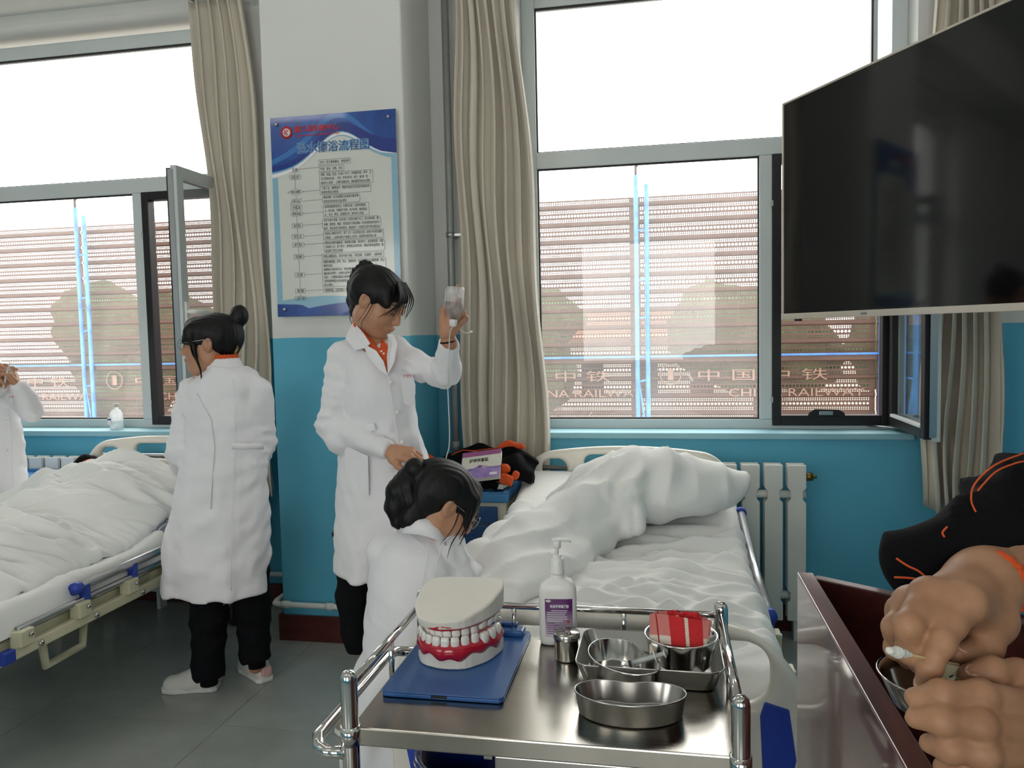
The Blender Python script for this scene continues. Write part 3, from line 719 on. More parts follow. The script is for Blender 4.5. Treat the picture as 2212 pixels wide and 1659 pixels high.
def bed(label, x0, x1, yf, yh, ht, ft, visible_side):
    t = thing('hospital_bed', label, 'bed', ((x0+x1)/2, (yf+yh)/2, 0), 'hospital beds')
    xc = (x0+x1)/2
    hb = board('headboard', x0-.025, x1+.025, .34, ht, yh, t, [(x0+.135, ht-.115, .062, .05, .048), (xc, ht-.085, .2, .042, .04), (x1-.135, ht-.115, .062, .05, .048)])
    part('grab_rail', MB().tube([(x0+.02, yh+.03, ht-.115), (x1-.02, yh+.03, ht-.115)], .012, 10), 'aluminium', hb)
    part('headboard_badge', MB().box((xc-.11, yh-.026, ht-.27), (xc+.11, yh-.019, ht-.2)), 'blue_plastic', hb, bevel=.01)
    fb = board('footboard', x0-.03, x1+.03, .26, ft, yf, t, [(x0+.135, ft-.135, .075, .075, .06), (xc, ft-.09, .2, .042, .04), (x1-.135, ft-.135, .075, .075, .06)], th=.024, arch=.06, rad=.19)
    for sx in (-1, 1):
        e = x0 if sx < 0 else x1
        part('blue_inlay', MB().prism([(e-sx*.02, .62), (e-sx*.075, .635), (e-sx*.085, .6), (e-sx*.075, .36), (e-sx*.03, .36), (e-sx*.004, .5)][::sx], 'y', yf-.028, yf-.02), 'blue_plastic', fb, bevel=.008)
    for x in (x0+.02, x1-.02):
        part('side_beam', MB().box((x-.018, yf+.02, .43), (x+.018, yh-.02, .515)), 'cream_metal', t, bevel=.006)
    for y in (yf+.3, (yf+yh)/2, yh-.3): part('cross_beam', MB().box((x0+.04, y-.02, .44), (x1-.04, y+.02, .49)), 'cream_metal', t, bevel=.004)
    for y in (yf+.12, yh-.12):
        for x in (x0+.06, x1-.06):
            l = part('leg', MB().tube([(x, y, .44), (x, y, .12)], .02, 10), 'cream_metal', t)
            part('castor', MB().lathe([(.02, -.018), (.058, -.016), (.062, 0), (.058, .016), (.02, .018)], (x, y, .062), 18, Matrix.Rotation(math.pi/2, 4, 'Y')), 'rubber', l)
            part('castor_fork', MB().box((x-.026, y-.02, .05), (x-.02, y+.02, .13)).box((x-.026, y-.02, .12), (x+.026, y+.02, .132)).box((x+.02, y-.02, .05), (x+.026, y+.02, .13)), 'cream_metal', l)
        part('leg_brace', MB().box((x0+.06, y-.015, .3), (x1-.06, y+.015, .34)), 'cream_metal', t, bevel=.004)
    mt = SDF(.02, .03); n = 10
    for k in range(n):     # mattress follows the raised back section
        ya = yf+.07+(yh-yf-.14)*k/n; yb = ya+(yh-yf-.14)/n
        zc = .565+ (.20*max(0, (ya+yb)/2-(yf+1.05))/.95)
        mt.box((xc, (ya+yb)/2, zc), ((x1-x0)/2-.012, (yb-ya)/2+.03, .052), r=.04)
    part('mattress', mt.mesh('mattress'), 'sheet', t)
    # folding side rails
    for x, s in ((x0-.012, -1), (x1+.012, 1)):
        zr = lambda y: .60+.17*max(0, y-(yf+1.0))/.9*(1 if s == 1 and visible_side == 'r' else 0)
        ya, yb = yf+.66, yh-.35
        r = part('side_rail', MB().tube([(x+s*.012, ya, zr(ya)-.005), (x+s*.012, (ya+yb)/2, zr((ya+yb)/2)), (x+s*.012, yb, zr(yb))], .017, 12), 'aluminium', t)
        part('rail_end_cap', MB().tube([(x+s*.012, ya-.018, zr(ya)-.005), (x+s*.012, ya+.012, zr(ya)-.005)], .023, 12), 'blue_plastic', r)
        part('rail_end_cap', MB().tube([(x+s*.012, yb-.012, zr(yb)), (x+s*.012, yb+.018, zr(yb))], .023, 12), 'blue_plastic', r)
        part('lower_rail', MB().tube([(x+s*.014, ya-.28, .545), (x+s*.014, yb, .55)], .011, 10), 'aluminium', r)
        part('rail_end_cap', MB().box((x+s*.004, ya-.36, .452), (x+s*.034, ya-.31, .495)), 'blue_plastic', r, bevel=.004)
        part('rail_carrier', MB().box((x+s*.004, ya-.31, .455), (x+s*.03, yb, .492)), 'cream_metal', r, bevel=.003)
        for q in (0, 1, 2, 3):
            y = ya-.27+q*.27
            br = part('rail_bracket', MB().box((min(x, x+s*.045), y-.03, .49), (max(x, x+s*.045), y+.03, .545)), 'cream_metal', r, bevel=.004)
            part('bolt', MB().lathe([(0, .0), (.008, 0), (.008, .006), (.004, .008)], (x+s*.045, y+.012, .525), 8, Matrix.Rotation(s*math.pi/2, 4, 'Y')), 'steel_bright', br)
            if q in (1, 2): part('blue_clip', MB().box((min(x, x+s*.03), y+.02, .54), (max(x, x+s*.03), y+.05, .6)).box((min(x, x+s*.03), y+.0, .575), (max(x, x+s*.03), y+.02, .592)), 'blue_plastic', br, bevel=.004)
            part('bolt', MB().lathe([(0, .0), (.011, 0), (.011, .005), (.004, .008)], (x+s*.03, y+.07, .47), 10, Matrix.Rotation(s*math.pi/2, 4, 'Y')), 'steel_bright', br)
    # crank support loop hanging under the frame
    xs_ = x1-.07 if visible_side == 'r' else x0+.07
    xs_ = x1-.06
    part('support_loop', MB().tube([(xs_, yf+.57, .45), (xs_, yf+.585, .33), (xs_, yf+.77, .33), (xs_, yf+.79, .45)], .016, 8), 'cream_metal', t)
    return t
BL = bed('cream hospital bed on the left, its side rail folded down, headboard by the left window', -3.12, -2.15, 1.83, 3.81, .985, .86, 'l')
BR = bed('cream hospital bed on the right, behind the steel trolley', -.66, .30, 1.87, 3.80, .945, .83, 'r')
def top_z(Y, yf): return .617+.20*np.maximum(0, Y-(yf+1.05))/.95
# ------------------------------------------------------------------ white quilt of the right bed
def ridges2(X, Y, seed, n, amp, wid, ang, box, lens=(.25, .6)):
    """random soft crease lines on a cloth height field"""
    r = np.random.RandomState(seed); H = np.zeros_like(X)
    for _ in range(n):
        cx, cy = r.uniform(box[0], box[1]), r.uniform(box[2], box[3]); a = math.radians(ang+r.normal()*14); L = r.uniform(*lens); w = wid*r.uniform(.6, 1.6)
        u = (X-cx)*math.cos(a)+(Y-cy)*math.sin(a); v = -(X-cx)*math.sin(a)+(Y-cy)*math.cos(a)+.35*u*u*r.normal()
        H += amp*r.uniform(.35, 1.0)*np.exp(-(u/L)**4)*(np.exp(-(v/w)**2)-.55*np.exp(-((v-1.6*w)/(1.3*w))**2))
    return H
def side_drop(X, Y, x0, x1, y0, w=.06, d=.11):
    dr = np.zeros_like(X)
    for e, sg in ((x0, 1), (x1, -1)):
        u = np.clip(1-(X-e)*sg/w, 0, 1); dr += d*(1-np.sqrt(np.maximum(1-u*u, 0)))
    u = np.clip(1-(Y-y0)/.09, 0, 1); dr += d*(1-np.sqrt(np.maximum(1-u*u, 0)))
    return dr
def hf_r(X, Y):
    Z = top_z(Y, 1.87)+.035-side_drop(X, Y, -.685, .322, 1.90, d=.13)
    Z += .03*np.exp(-((X+.1)/.4)**2)*np.exp(-((Y-2.3)/.5)**2)
    Z += ridges2(X, Y, 4, 40, .022, .026, 8, (-.5, .3, 2.0, 3.2))+ridges2(X, Y, 9, 44, .011, .012, 20, (-.6, .3, 1.95, 3.0), (.08, .25))+ridges2(X, Y, 78, 90, .008, .009, 12, (-.6, .3, 1.95, 3.0), (.06, .18))
    # broad diagonal sweep where the folded half starts
    ln = (Y-2.15)-1.15*(X+.45); Z += .02*np.exp(-((ln+.06)/.07)**2)
    return Z
lq = thing('quilt', 'white quilt spread over the right bed with a thick folded roll at the head end', 'quilt', (-.18, 2.7, .6))
part('spread_layer', blanket_mesh('spread_layer', hf_r, -.69, .327, 1.895, 3.75, .0085, None), 'sheet', lq)
s = SDF(.0095, .05)
def q3(px, py, Y): return np.array(aty(px, py, Y))
# the big roll across the head end
roll = [q3(1215, 1085, 3.2), q3(1275, 1062, 3.18), q3(1345, 1045, 3.15), q3(1425, 1040, 3.17), q3(1510, 1050, 3.22), q3(1570, 1048, 3.25), q3(1602, 1040, 3.26)]
s.chain(roll, [.07, .105, .14, .14, .115, .07, .02])
s.chain([q3(1225, 1085, 3.35), q3(1400, 1050, 3.38), q3(1540, 1060, 3.40)], [.06, .13, .07])
# tongue hanging forward from the roll, and the folded half running down the left side
s.chain([q3(1330, 1085, 3.03), q3(1352, 1115, 2.98), q3(1372, 1140, 2.94)], [.085, .07, .03])
s.chain([q3(1330, 1060, 3.05), q3(1240, 1125, 2.92), q3(1150, 1180, 2.72), q3(1080, 1232, 2.5), q3(1040, 1290, 2.32)], [.12, .13, .12, .095, .05])
s.chain([q3(1300, 1170, 2.9), q3(1230, 1205, 2.68), q3(1160, 1240, 2.48), q3(1100, 1275, 2.33)], [.05, .06, .06, .04])
s.chain([q3(1130, 1110, 3.2), q3(1090, 1170, 2.9), q3(1020, 1225, 2.6), q3(995, 1275, 2.4)], [.05, .075, .07, .05])
cc = np.array(aty(1345, 1085, 3.0))
def quilt_disp(P):
    r = P-cc; rad = np.sqrt(r[:, 0]**2+r[:, 2]**2); an = np.arctan2(r[:, 2], r[:, 0])
    near = np.exp(-(rad/.22)**2)
    sw = .006*np.sin(7*an+26*rad+3*vnoise(P, 3, 1))*near*np.clip(rad/.08, 0, 1)
    f2 = .008*ridge(P, (1, .3, -.25), 7, 5, .8, 1.5)*(P[:, 0] > -.2)*np.clip((P[:, 2]-.75)*6, 0, 1)
    f3 = .014*vnoise(P, 2.2, 8)+.007*vnoise(P, 6, 12)
    f4 = .010*ridge(P, (.7, -.6, .3), 5, 9, 1.6, 1.5)*(P[:, 0] < -.1)
    return sw+f2+f3+f4
part('folded_roll', s.mesh('folded_roll', disp=quilt_disp, relax=2), 'sheet', lq)
sp = SDF(.012, .03); sp.box(q3(1200, 1090, 3.5)+np.array([.08, 0, -.035]), (.25, .16, .045), r=.044); sp.cap(q3(1152, 1076, 3.45), q3(1200, 1085, 3.45), .01, .03)
tag(part('pillow', sp.mesh('pillow', disp=lambda P: .008*vnoise(P, 4, 3)), 'fabric_white'), 'white pillow corner showing under the quilt beside the headboard of the right bed', 'pillow')
# ------------------------------------------------------------------ left bed: quilt over a patient
def hf_l(X, Y):
    Z = top_z(Y, 1.83)+.05-side_drop(X, Y, -3.17, -2.20, 1.86, w=.14, d=.05)
    body = np.exp(-(np.abs(X+2.66)/.33)**2.6)*np.exp(-(np.abs(Y-2.85)/.85)**4)
    Z += .115*body + .05*np.exp(-((X+2.6)/.3)**2-((Y-3.2)/.22)**2)
    Z += (.3+.7*np.clip((-2.2-X)/.16, 0, 1))*ridges2(X, Y, 21, 56, .030, .030, 10, (-3.1, -2.2, 1.9, 3.5), (.2, .5))+(.3+.7*np.clip((-2.2-X)/.16, 0, 1))*ridges2(X, Y, 5, 60, .015, .014, 22, (-3.1, -2.2, 1.9, 3.5), (.1, .3))
    Z += ridges2(X, Y, 77, 170, .011, .010, 12, (-3.15, -2.2, 1.9, 3.55), (.07, .22))
    Z -= .25*np.clip((Y-3.5)/.14, 0, 1)**2
    return Z
ql = thing('quilt', 'rumpled white quilt covering the patient in the left bed', 'quilt', (-2.65, 2.7, .6))
part('cover', blanket_mesh('cover', hf_l, -3.18, -2.198, 1.855, 3.64, .0075, None), 'sheet', ql).modifiers.new('thick', 'SOLIDIFY').thickness = .018
def hf_s(X, Y): return top_z(Y, 1.83)+.012-side_drop(X, Y, -3.16, -2.135, 1.85, w=.04, d=.1)+ridges2(X, Y, 31, 26, .008, .015, 60, (-2.3, -2.15, 1.9, 3.6), (.03, .1))
part('under_sheet', blanket_mesh('under_sheet', hf_s, -3.165, -2.13, 1.845, 3.72, .012, None), 'sheet', ql)
# ================================================================== bedside cabinets
def cabinet(label, x0, x1, y0, y1, zt, grp):
    t = thing('bedside_cabinet', label, 'cabinet', ((x0+x1)/2, (y0+y1)/2, 0), grp)
    b = part('body', MB().box((x0, y0+.012, .06), (x1, y1, zt-.05)), 'cream', t, bevel=.006)
    part('side_slot', MB().box((x1-.004, y0+.08, zt-.145), (x1+.002, y1-.1, zt-.135)), 'frame_dark', b)
    part('towel_bar', MB().tube([(x1+.001, y0+.07, zt-.12), (x1+.014, y0+.075, zt-.125), (x1+.014, y1-.09, zt-.125), (x1+.001, y1-.085, zt-.12)], .004, 6), 'aluminium', b)
    tp = part('top', MB().box((x0-.012, y0-.012, zt-.055), (x1+.012, y1+.005, zt-.012)), 'cabinet_top', t, bevel=.008)
    for lo, hi in (((x0-.012, y0-.012, zt-.014), (x0+.01, y1+.005, zt)), ((x1-.01, y0-.012, zt-.014), (x1+.012, y1+.005, zt)), ((x0+.01, y0-.012, zt-.014), (x1-.01, y0+.008, zt-.006)), ((x0+.01, y1-.015, zt-.014), (x1-.01, y1+.005, zt+.004))):
        part('top_lip', MB().box(lo, hi), 'cabinet_top', tp, bevel=.003)
    w = x1-x0
    for nm, za, zb in (('drawer', zt-.155, zt-.075), ('door', zt-.35, zt-.16), ('drawer', .09, zt-.39)):
        d = part(nm, MB().box((x0+.03, y0-.006, za), (x1-.04, y0+.014, zb)), 'cabinet_blue', t, bevel=.005)
        part('finger_pull', MB().prism([(x0+.09, za), (x1-.16, za), (x1-.19, za+.014), (x0+.12, za+.014)], 'y', y0-.0085, y0-.005), 'frame_dark', d)
    for x in (x0+.04, x1-.04):
        for y in (y0+.05, y1-.05): part('castor', MB().lathe([(.006, -.01), (.028, -.01), (.03, 0), (.028, .01), (.006, .01)], (x, y, .03), 12, Matrix.Rotation(math.pi/2, 4, 'Y')), 'rubber', t)
cabinet('blue-topped bedside cabinet with dark blue drawers between the riser pipe and the right bed', -1.12, -.705, 3.46, 3.80, .785, 'bedside cabinets')
cabinet('blue-topped bedside cabinet at the far left, mostly hidden by the person holding a syringe', -3.66, -3.2, 3.60, 3.835, .785, 'bedside cabinets')
# ================================================================== television
dv = Vector((math.sin(math.radians(27.4)), -math.cos(math.radians(27.4)), 0))     # along the screen, towards the camera
tl = CAM+ray(1684, 228)/FPX*3.05; bl = CAM+ray(1693, 690)/FPX*3.05
LTV = 1.46; HTV = tl.z-bl.z
o0 = Vector(((tl.x+bl.x)/2, (tl.y+bl.y)/2, bl.z)); nrm = Vector((-math.cos(math.radians(27.4)), -math.sin(math.radians(27.4)), 0))
MT = Matrix((dv, -nrm, Vector((0, 0, 1)))).transposed().to_4x4(); MT.translation = o0     # local x along, y behind, z up
tv = thing('television', 'large black flat television with thin pale frame hanging at upper right', 'television', o0+dv*LTV/2+Vector((0, 0, 0)))
part('screen', MB().box((.008, .004, .022), (LTV-.008, .012, HTV-.008), MT), 'screen', tv)
part('back_cover', MB().box((.02, .014, .03), (LTV-.02, .05, HTV-.02), MT), 'tv_back', tv, bevel=.01)
for lo, hi in (((0, -.002, 0), (LTV, .018, .022)), ((0, 0, HTV-.008), (LTV, .018, HTV)), ((0, 0, .022), (.008, .018, HTV-.008)), ((LTV-.008, 0, .022), (LTV, .018, HTV-.008))):
    part('bezel', MB().box(lo, hi, MT), 'bezel', tv, bevel=.002)
part('status_light', MB().box((.08, .0, -.008), (.11, .012, 0), MT), 'black_plastic', tv)
part('name_plate', MB().box((.44, -.0035, .008), (.47, -.002, .014), MT), 'aluminium', tv)
part('mount_arm', MB().box((LTV/2-.2, .05, .3), (LTV/2+.2, .08, .5), MT).box((LTV/2-.2, .08, .38), (LTV-.12, .11, .46), MT).box((LTV-.2, .11, .35), (LTV-.14, .17, ZC-o0.z), MT), 'tv_back', tv, bevel=.004)
# ================================================================== poster on the pillar
YP = 3.53
po = thing('wall_poster', 'blue and white acrylic flow chart board with Chinese text fixed to the pillar', 'poster', (-1.51, YP, 1.6))
A1 = lambda zx, zy, d=0: aty(580+zx/6.636, 230+zy/6.636, YP-.0062-d)
A2 = lambda zx, zy, d=0: aty(600+zx/7.5423, 470+zy/7.5423, YP-.0062-d)
PX0, PX1 = A1(22, 170).x, A1(1822, 42).x; PZ1 = A1(22, 170).z; PZ0 = A2(25, 1618).z
part('backing', MB().box((PX0, YP-.006, PZ0), (PX1, YP, PZ1)), 'poster_paper', po)
def flat(name, pts, m, par=po, d=.0008, th=.0006):
    """thin printed area, pts in (x, z)"""
    return part(name, MB().prism([(p[0], p[1]) for p in pts], 'y', YP-.006-d, YP-.006-d+th), m, par)
def strip_poly(top, bot): return top+bot[::-1]
PW_, PH_ = PX1-PX0, PZ1-PZ0
def U(u, v): return (PX0+PW_*u, PZ1-PH_*v)
N = 24; us = [i/N for i in range(N+1)]
def wav(u): return .285-.155*math.exp(-((u-.55)/.26)**2)-.06*u
def pband(name, f0, f1, m, d):
    me = MB(); 
    for i in range(N):
        a, b = us[i], us[i+1]
        P = [U(a, f1(a)), U(b, f1(b)), U(b, f0(b)), U(a, f0(a))]
        me.add([(p[0], YP-.006-d, p[1]) for p in P], [(0, 1, 2, 3)])
    return part(name, me, m, po)
pband('header_band', lambda u: 0, lambda u: wav(u)+.01*u, 'poster_blue', .0006)
pband('header_light_wave', lambda u: max(0, wav(u)-.075-.04*math.sin(4*u)), lambda u: max(.01, wav(u)-.05-.03*math.sin(4*u)), 'poster_mid', .0009)
pband('header_navy_wave', lambda u: wav(u)-.06+.02*math.sin(3*u+1), lambda u: wav(u)-.02+.02*u, 'poster_navy', .0012)
pband('header_pale_edge', lambda u: wav(u)-.012+.008*u, lambda u: wav(u)+.008+.012*u, 'poster_light', .0011)
pband('white_wave', lambda u: wav(min(u, .88))-.002+(.0 if u < .88 else .12*(u-.88)), lambda u: wav(min(u, .88))+.016*(1-u)**.6+(.0 if u < .88 else .12*(u-.88)), 'ink_white', .0016)
flat('side_strip', [U(0, .3), U(.045, .3), U(.045, .93), U(0, .93)], 'poster_light'); flat('side_strip', [U(.955, .235), U(1, .23), U(1, .93), U(.955, .93)], 'poster_light')
pband('footer_light_wave', lambda u: .93-.03*math.sin(3.2*u+.3), lambda u: 1.0, 'poster_light', .001)
pband('footer_blue_wave', lambda u: .998-.065*math.sin(min(1.57, 2.2*u+.05)), lambda u: 1.0, 'poster_blue', .0014)
pband('footer_corner_wave', lambda u: min(1.0, .935+.03*u+.3*max(0, u-.2)), lambda u: 1.0, 'poster_blue', .0012)
def ptext(body, px, py, w, size, m='ink_black', d=.002, bold=0.0, align='LEFT'):
    p = aty(px, py, YP-.006-d)
    M = Matrix.Translation(p) @ Matrix.Rotation(math.pi/2, 4, 'X')
    return place_text('lettering', body, size, M, m, po, width=w, bold=bold, align=align)
def pxw(px, n): return n*3.66/FPX
ptext('襄汾县职教中心', 580+365/6.636, 230+372/6.636, .224, .033, 'ink_red', .003, .0006)
ptext('XIANG FEN XIAN ZHI JIAO ZHONG XIN', 580+378/6.636, 230+436/6.636, .222, .011, 'ink_red', .003, .0003)
ptext('温水擦浴流程图', 580+405/6.636, 230+662/6.636, .36, .052, 'poster_light', .0026, .0022)
ptext('温水擦浴流程图', 580+405/6.636, 230+662/6.636, .36, .052, 'poster_blue', .003, .0002)
em = aty(580+258/6.636, 230+375/6.636, YP-.0085)
part('school_emblem', MB().lathe([(.0, 0), (.029, 0), (.029, .001), (0, .001)], em, 28, Matrix.Rotation(math.pi/2, 4, 'X'), close=False), 'ink_red', po)
part('emblem_disc', MB().lathe([(.0, 0), (.019, 0), (.019, .001), (0, .001)], em+Vector((0, -.0008, 0)), 28, Matrix.Rotation(math.pi/2, 4, 'X'), close=False), 'ink_white', po)
part('emblem_sign', MB().tube([em+Vector((.012*math.cos(a*.45+.5), -.0022, .012*math.sin(a*.45+.5))) for a in range(12)], .0018, 5).tube([em+Vector((-.008, -.0022, -.006)), em+Vector((.006, -.0022, .006))], .0022, 5).tube([em+Vector((-.004, -.0022, .007)), em+Vector((.002, -.0022, -.008))], .0018, 5), 'ink_red', po)
LW = .0011
def outline(name, pts, closed=True):
    m = MB(); n = len(pts)
    for i in range(n if closed else n-1):
        a, b = Vector((pts[i][0], 0, pts[i][1])), Vector((pts[(i+1) % n][0], 0, pts[(i+1) % n][1])); d = b-a
        if d.length < 1e-6: continue
        d.normalize(); p = Vector((-d.z, 0, d.x))*LW/2; e = d*LW/2
        m.add([(q.x, YP-.0075, q.z) for q in (a-e-p, b+e-p, b+e+p, a-e+p)], [(0, 1, 2, 3)])
    return part(name, m, 'ink_black', po)
def rrect(x0, x1, z0, z1, r=0):
    if r <= 0: return [(x0, z0), (x1, z0), (x1, z1), (x0, z1)]
    o = []
    for cx, cz, a0 in ((x1-r, z0+r, -90), (x1-r, z1-r, 0), (x0+r, z1-r, 90), (x0+r, z0+r, 180)):
        for k in range(4): a = math.radians(a0+30*k); o.append((cx+r*math.cos(a), cz+r*math.sin(a)))
    return o
BOX = [(A1, 720, 767, 1180, 812, 0, ['护士：护士着装整洁、修剪指甲']), (A1, 722, 862, 1085, 915, 0, ['环境：清洁、安静、安全']),
 (A1, 728, 952, 1500, 1085, 0, ['用物：脸盆、脸壶（水温47-50℃，并根据年龄、季节、生', '活习惯增减水温）、毛巾、肥皂治疗巾、梳子、被3类（包', '被各的人发用），必要时准备发夹、橡皮圈或洗纯50%酒精']),
 (A1, 738, 1150, 1470, 1220, 0, ['三查八对，解释目的：帮助不能进行沐浴的患者保持', '身体的清洁与舒适']), (A1, 768, 1275, 1312, 1365, .012, ['患者病情、生活自理能力及皮肤完整性等', '选择适当时间进行温水擦浴']),
 (A1, 783, 1412, 1445, 1550, 0, ['协助患者取舒适体位，必要时关窗，以屏风遮挡病', '人、热水瓶、污桶放于床旁、松开床尾、备好脸盆、', '水、毛巾、肥皂、如病情许可，放平床上支架。']),
 (A2, 728, 15, 1683, 170, .014, ['治疗巾铺于颈部，松开领口一将毛巾缠于手上，依次擦洗眼、额、', '鼻翼、面颊部、嘴部、耳后直至下颌及颈部（先用涂肥皂的湿毛巾', '擦洗，再用湿毛巾擦净肥皂，最后擦干，在擦洗过程中用力要适当']),
 (A2, 742, 232, 1725, 320, 0, ['协助病人侧卧洗双手、脱下上衣（先近侧后远侧，如有外伤则先健肢', '后患肢），在擦洗部位下面铺上大毛巾，按顺序先擦洗两上肢']),
 (A2, 752, 385, 1748, 535, .012, ['换热水后擦洗胸腹部，协助病人侧卧、背向护士，依次擦洗颈、背部', '协助穿上衣；脱下裤子，更换温水及毛巾后，再依次擦洗会阴部、臀', '部及两下肢至足踝部']),
 (A2, 722, 600, 1730, 630, 0, ['将病人两腿屈起，将浴巾铺于床尾，泡洗双脚，洗净擦干，协助穿裤。']),
 (A2, 722, 695, 1775, 1095, 0, ['需要时做梳理、剪甲、梳头、更换床单，骨突部位用50%酒精按摩，防止', '褥疮的发生', '掌握用毛巾擦洗的手法：先用涂肥皂的湿毛巾擦洗，再用湿毛巾擦净肥皂', '最后用浴巾擦干，在擦洗过程中用力要适当（水温要适宜，如有不适', '适宜），在腰臀及腹股沟等皮肤皱褶处应注意擦净，', '注意观察病情及全身皮肤情况，如有异常立即', '停止操作。']),
 (A2, 752, 1160, 1097, 1205, 0, ['清理用物、归还原处'])]
LEFT = [(A1, 378, 905, 130, 68, 'hex', '准备'), (A1, 382, 1015, 160, 62, 'round', '自我介绍'), (A1, 393, 1228, 235, 95, 'dia', '核对与解释'), (A1, 398, 1365, 168, 70, 'par', '评估'), (A1, 402, 1452, 160, 60, 'rect', '洗手戴口罩'), (A1, 405, 1540, 185, 65, 'hex', '患者准备'),
 (A2, 320, 132, 170, 70, 'rect', '面部清洁'), (A2, 328, 310, 190, 70, 'rect', '洗手及上肢'), (A2, 337, 445, 185, 68, 'rect', '躯干清洁'), (A2, 345, 640, 158, 70, 'rect', '洗脚'), (A2, 360, 935, 158, 70, 'rect', '注意'), (A2, 372, 1197, 160, 70, 'rect', '整理'), (A2, 378, 1315, 188, 70, 'round', '洗手记录')]
bx_w = []
for A_, x0, y0, x1, y1, r, lines in BOX:
    a, b = A_(x0, y0), A_(x1, y1); bx_w.append((a.x, b.x, b.z, a.z)); outline('flow_box', rrect(a.x, b.x, b.z, a.z, r))
    h = (a.z-b.z)/len(lines)
    full = max(len(l) for l in lines)
    for k, l in enumerate(lines):
        w = (b.x-a.x-.014)*min(1, len(l)/full)
        M = Matrix.Translation((a.x+.007, YP-.008, a.z-h*(k+.5)-.0052)) @ Matrix.Rotation(math.pi/2, 4, 'X')
        place_text('lettering', l, .0145, M, 'ink_black', po, width=w)
cen = []
for A_, x, y, w, h, kind, tx in LEFT:
    c = A_(x, y); sc = (A_(x+w/2, y).x-A_(x-w/2, y).x)/2; hh = (A_(x, y-h/2).z-A_(x, y+h/2).z)/2; cen.append((c.x, c.z, sc, hh))
    pts = {'rect': rrect(c.x-sc, c.x+sc, c.z-hh, c.z+hh), 'round': rrect(c.x-sc, c.x+sc, c.z-hh, c.z+hh, hh*.7), 'hex': [(c.x-sc, c.z), (c.x-sc*.7, c.z-hh), (c.x+sc*.7, c.z-hh), (c.x+sc, c.z), (c.x+sc*.7, c.z+hh), (c.x-sc*.7, c.z+hh)],
           'dia': [(c.x-sc, c.z), (c.x, c.z-hh), (c.x+sc, c.z), (c.x, c.z+hh)], 'par': [(c.x-sc, c.z-hh), (c.x+sc*.6, c.z-hh), (c.x+sc, c.z+hh), (c.x-sc*.6, c.z+hh)]}[kind]
    outline('flow_step', pts)
    M = Matrix.Translation((c.x, YP-.008, c.z-.0055)) @ Matrix.Rotation(math.pi/2, 4, 'X')
    place_text('lettering', tx, .0155, M, 'ink_black', po, align='CENTER', width=sc*1.35 if kind != 'dia' else sc*1.1)
for a, b in zip(cen, cen[1:]): outline('flow_line', [(a[0], a[1]-a[3]), (a[0], b[1]+b[3])], False)
for i, j in ((0, 1), (2, 3), (3, 4), (5, 5), (6, 6), (7, 7), (8, 8), (9, 9), (10, 10), (11, 11)):
    c = cen[i]; bxx = bx_w[j]; outline('flow_line', [(c[0]+c[2], c[1]), (bxx[0], c[1]+.003)], False)
for zx, zy, A_ in ((118, 265, A1), (1720, 152, A1), (122, 1498, A2)):
    p = A_(zx, zy); part('standoff_screw', MB().lathe([(.0, .014), (.006, .013), (.0085, .008), (.0085, 0), (0, 0)], p, 14, Matrix.Rotation(math.pi/2, 4, 'X'), close=False), 'steel_bright', po)
part('standoff_screw', MB().lathe([(.0, .014), (.006, .013), (.0085, .008), (.0085, 0), (0, 0)], (PX1-.035, YP-.006, PZ0+.045), 14, Matrix.Rotation(math.pi/2, 4, 'X'), close=False), 'steel_bright', po)
# ================================================================== bottle on the left sill
def infusion_bottle(prof, M, t, level):
    pass
bt = thing('saline_bottle', 'clear plastic saline bottle standing on the left window sill', 'bottle', aty(253, 930, 4.06))
b0 = aty(253, 931, 4.06); b0.z = ZS+.003
part('bottle_body', MB().lathe([(0, 0), (.034, 0), (.037, .006), (.037, .075), (.034, .095), (.022, .112), (.013, .118), (.013, .135)], b0, 20), 'bottle_plastic', bt)
part('saline', MB().lathe([(0, .003), (.034, .003), (.035, .01), (.035, .05), (0, .05)], b0, 20, close=False), 'saline_clear', bt)
part('cap', MB().lathe([(.0135, .13), (.016, .13), (.016, .15), (.0, .152)], b0, 16), 'cream', bt)
part('label', MB().box((b0.x-.03, b0.y-.0375, b0.z+.03), (b0.x-.008, b0.y-.034, b0.z+.07)), 'ink_white', bt)
part('label_band', MB().box((b0.x-.03, b0.y-.038, b0.z+.055), (b0.x-.008, b0.y-.0345, b0.z+.064)), 'poster_navy', bt)
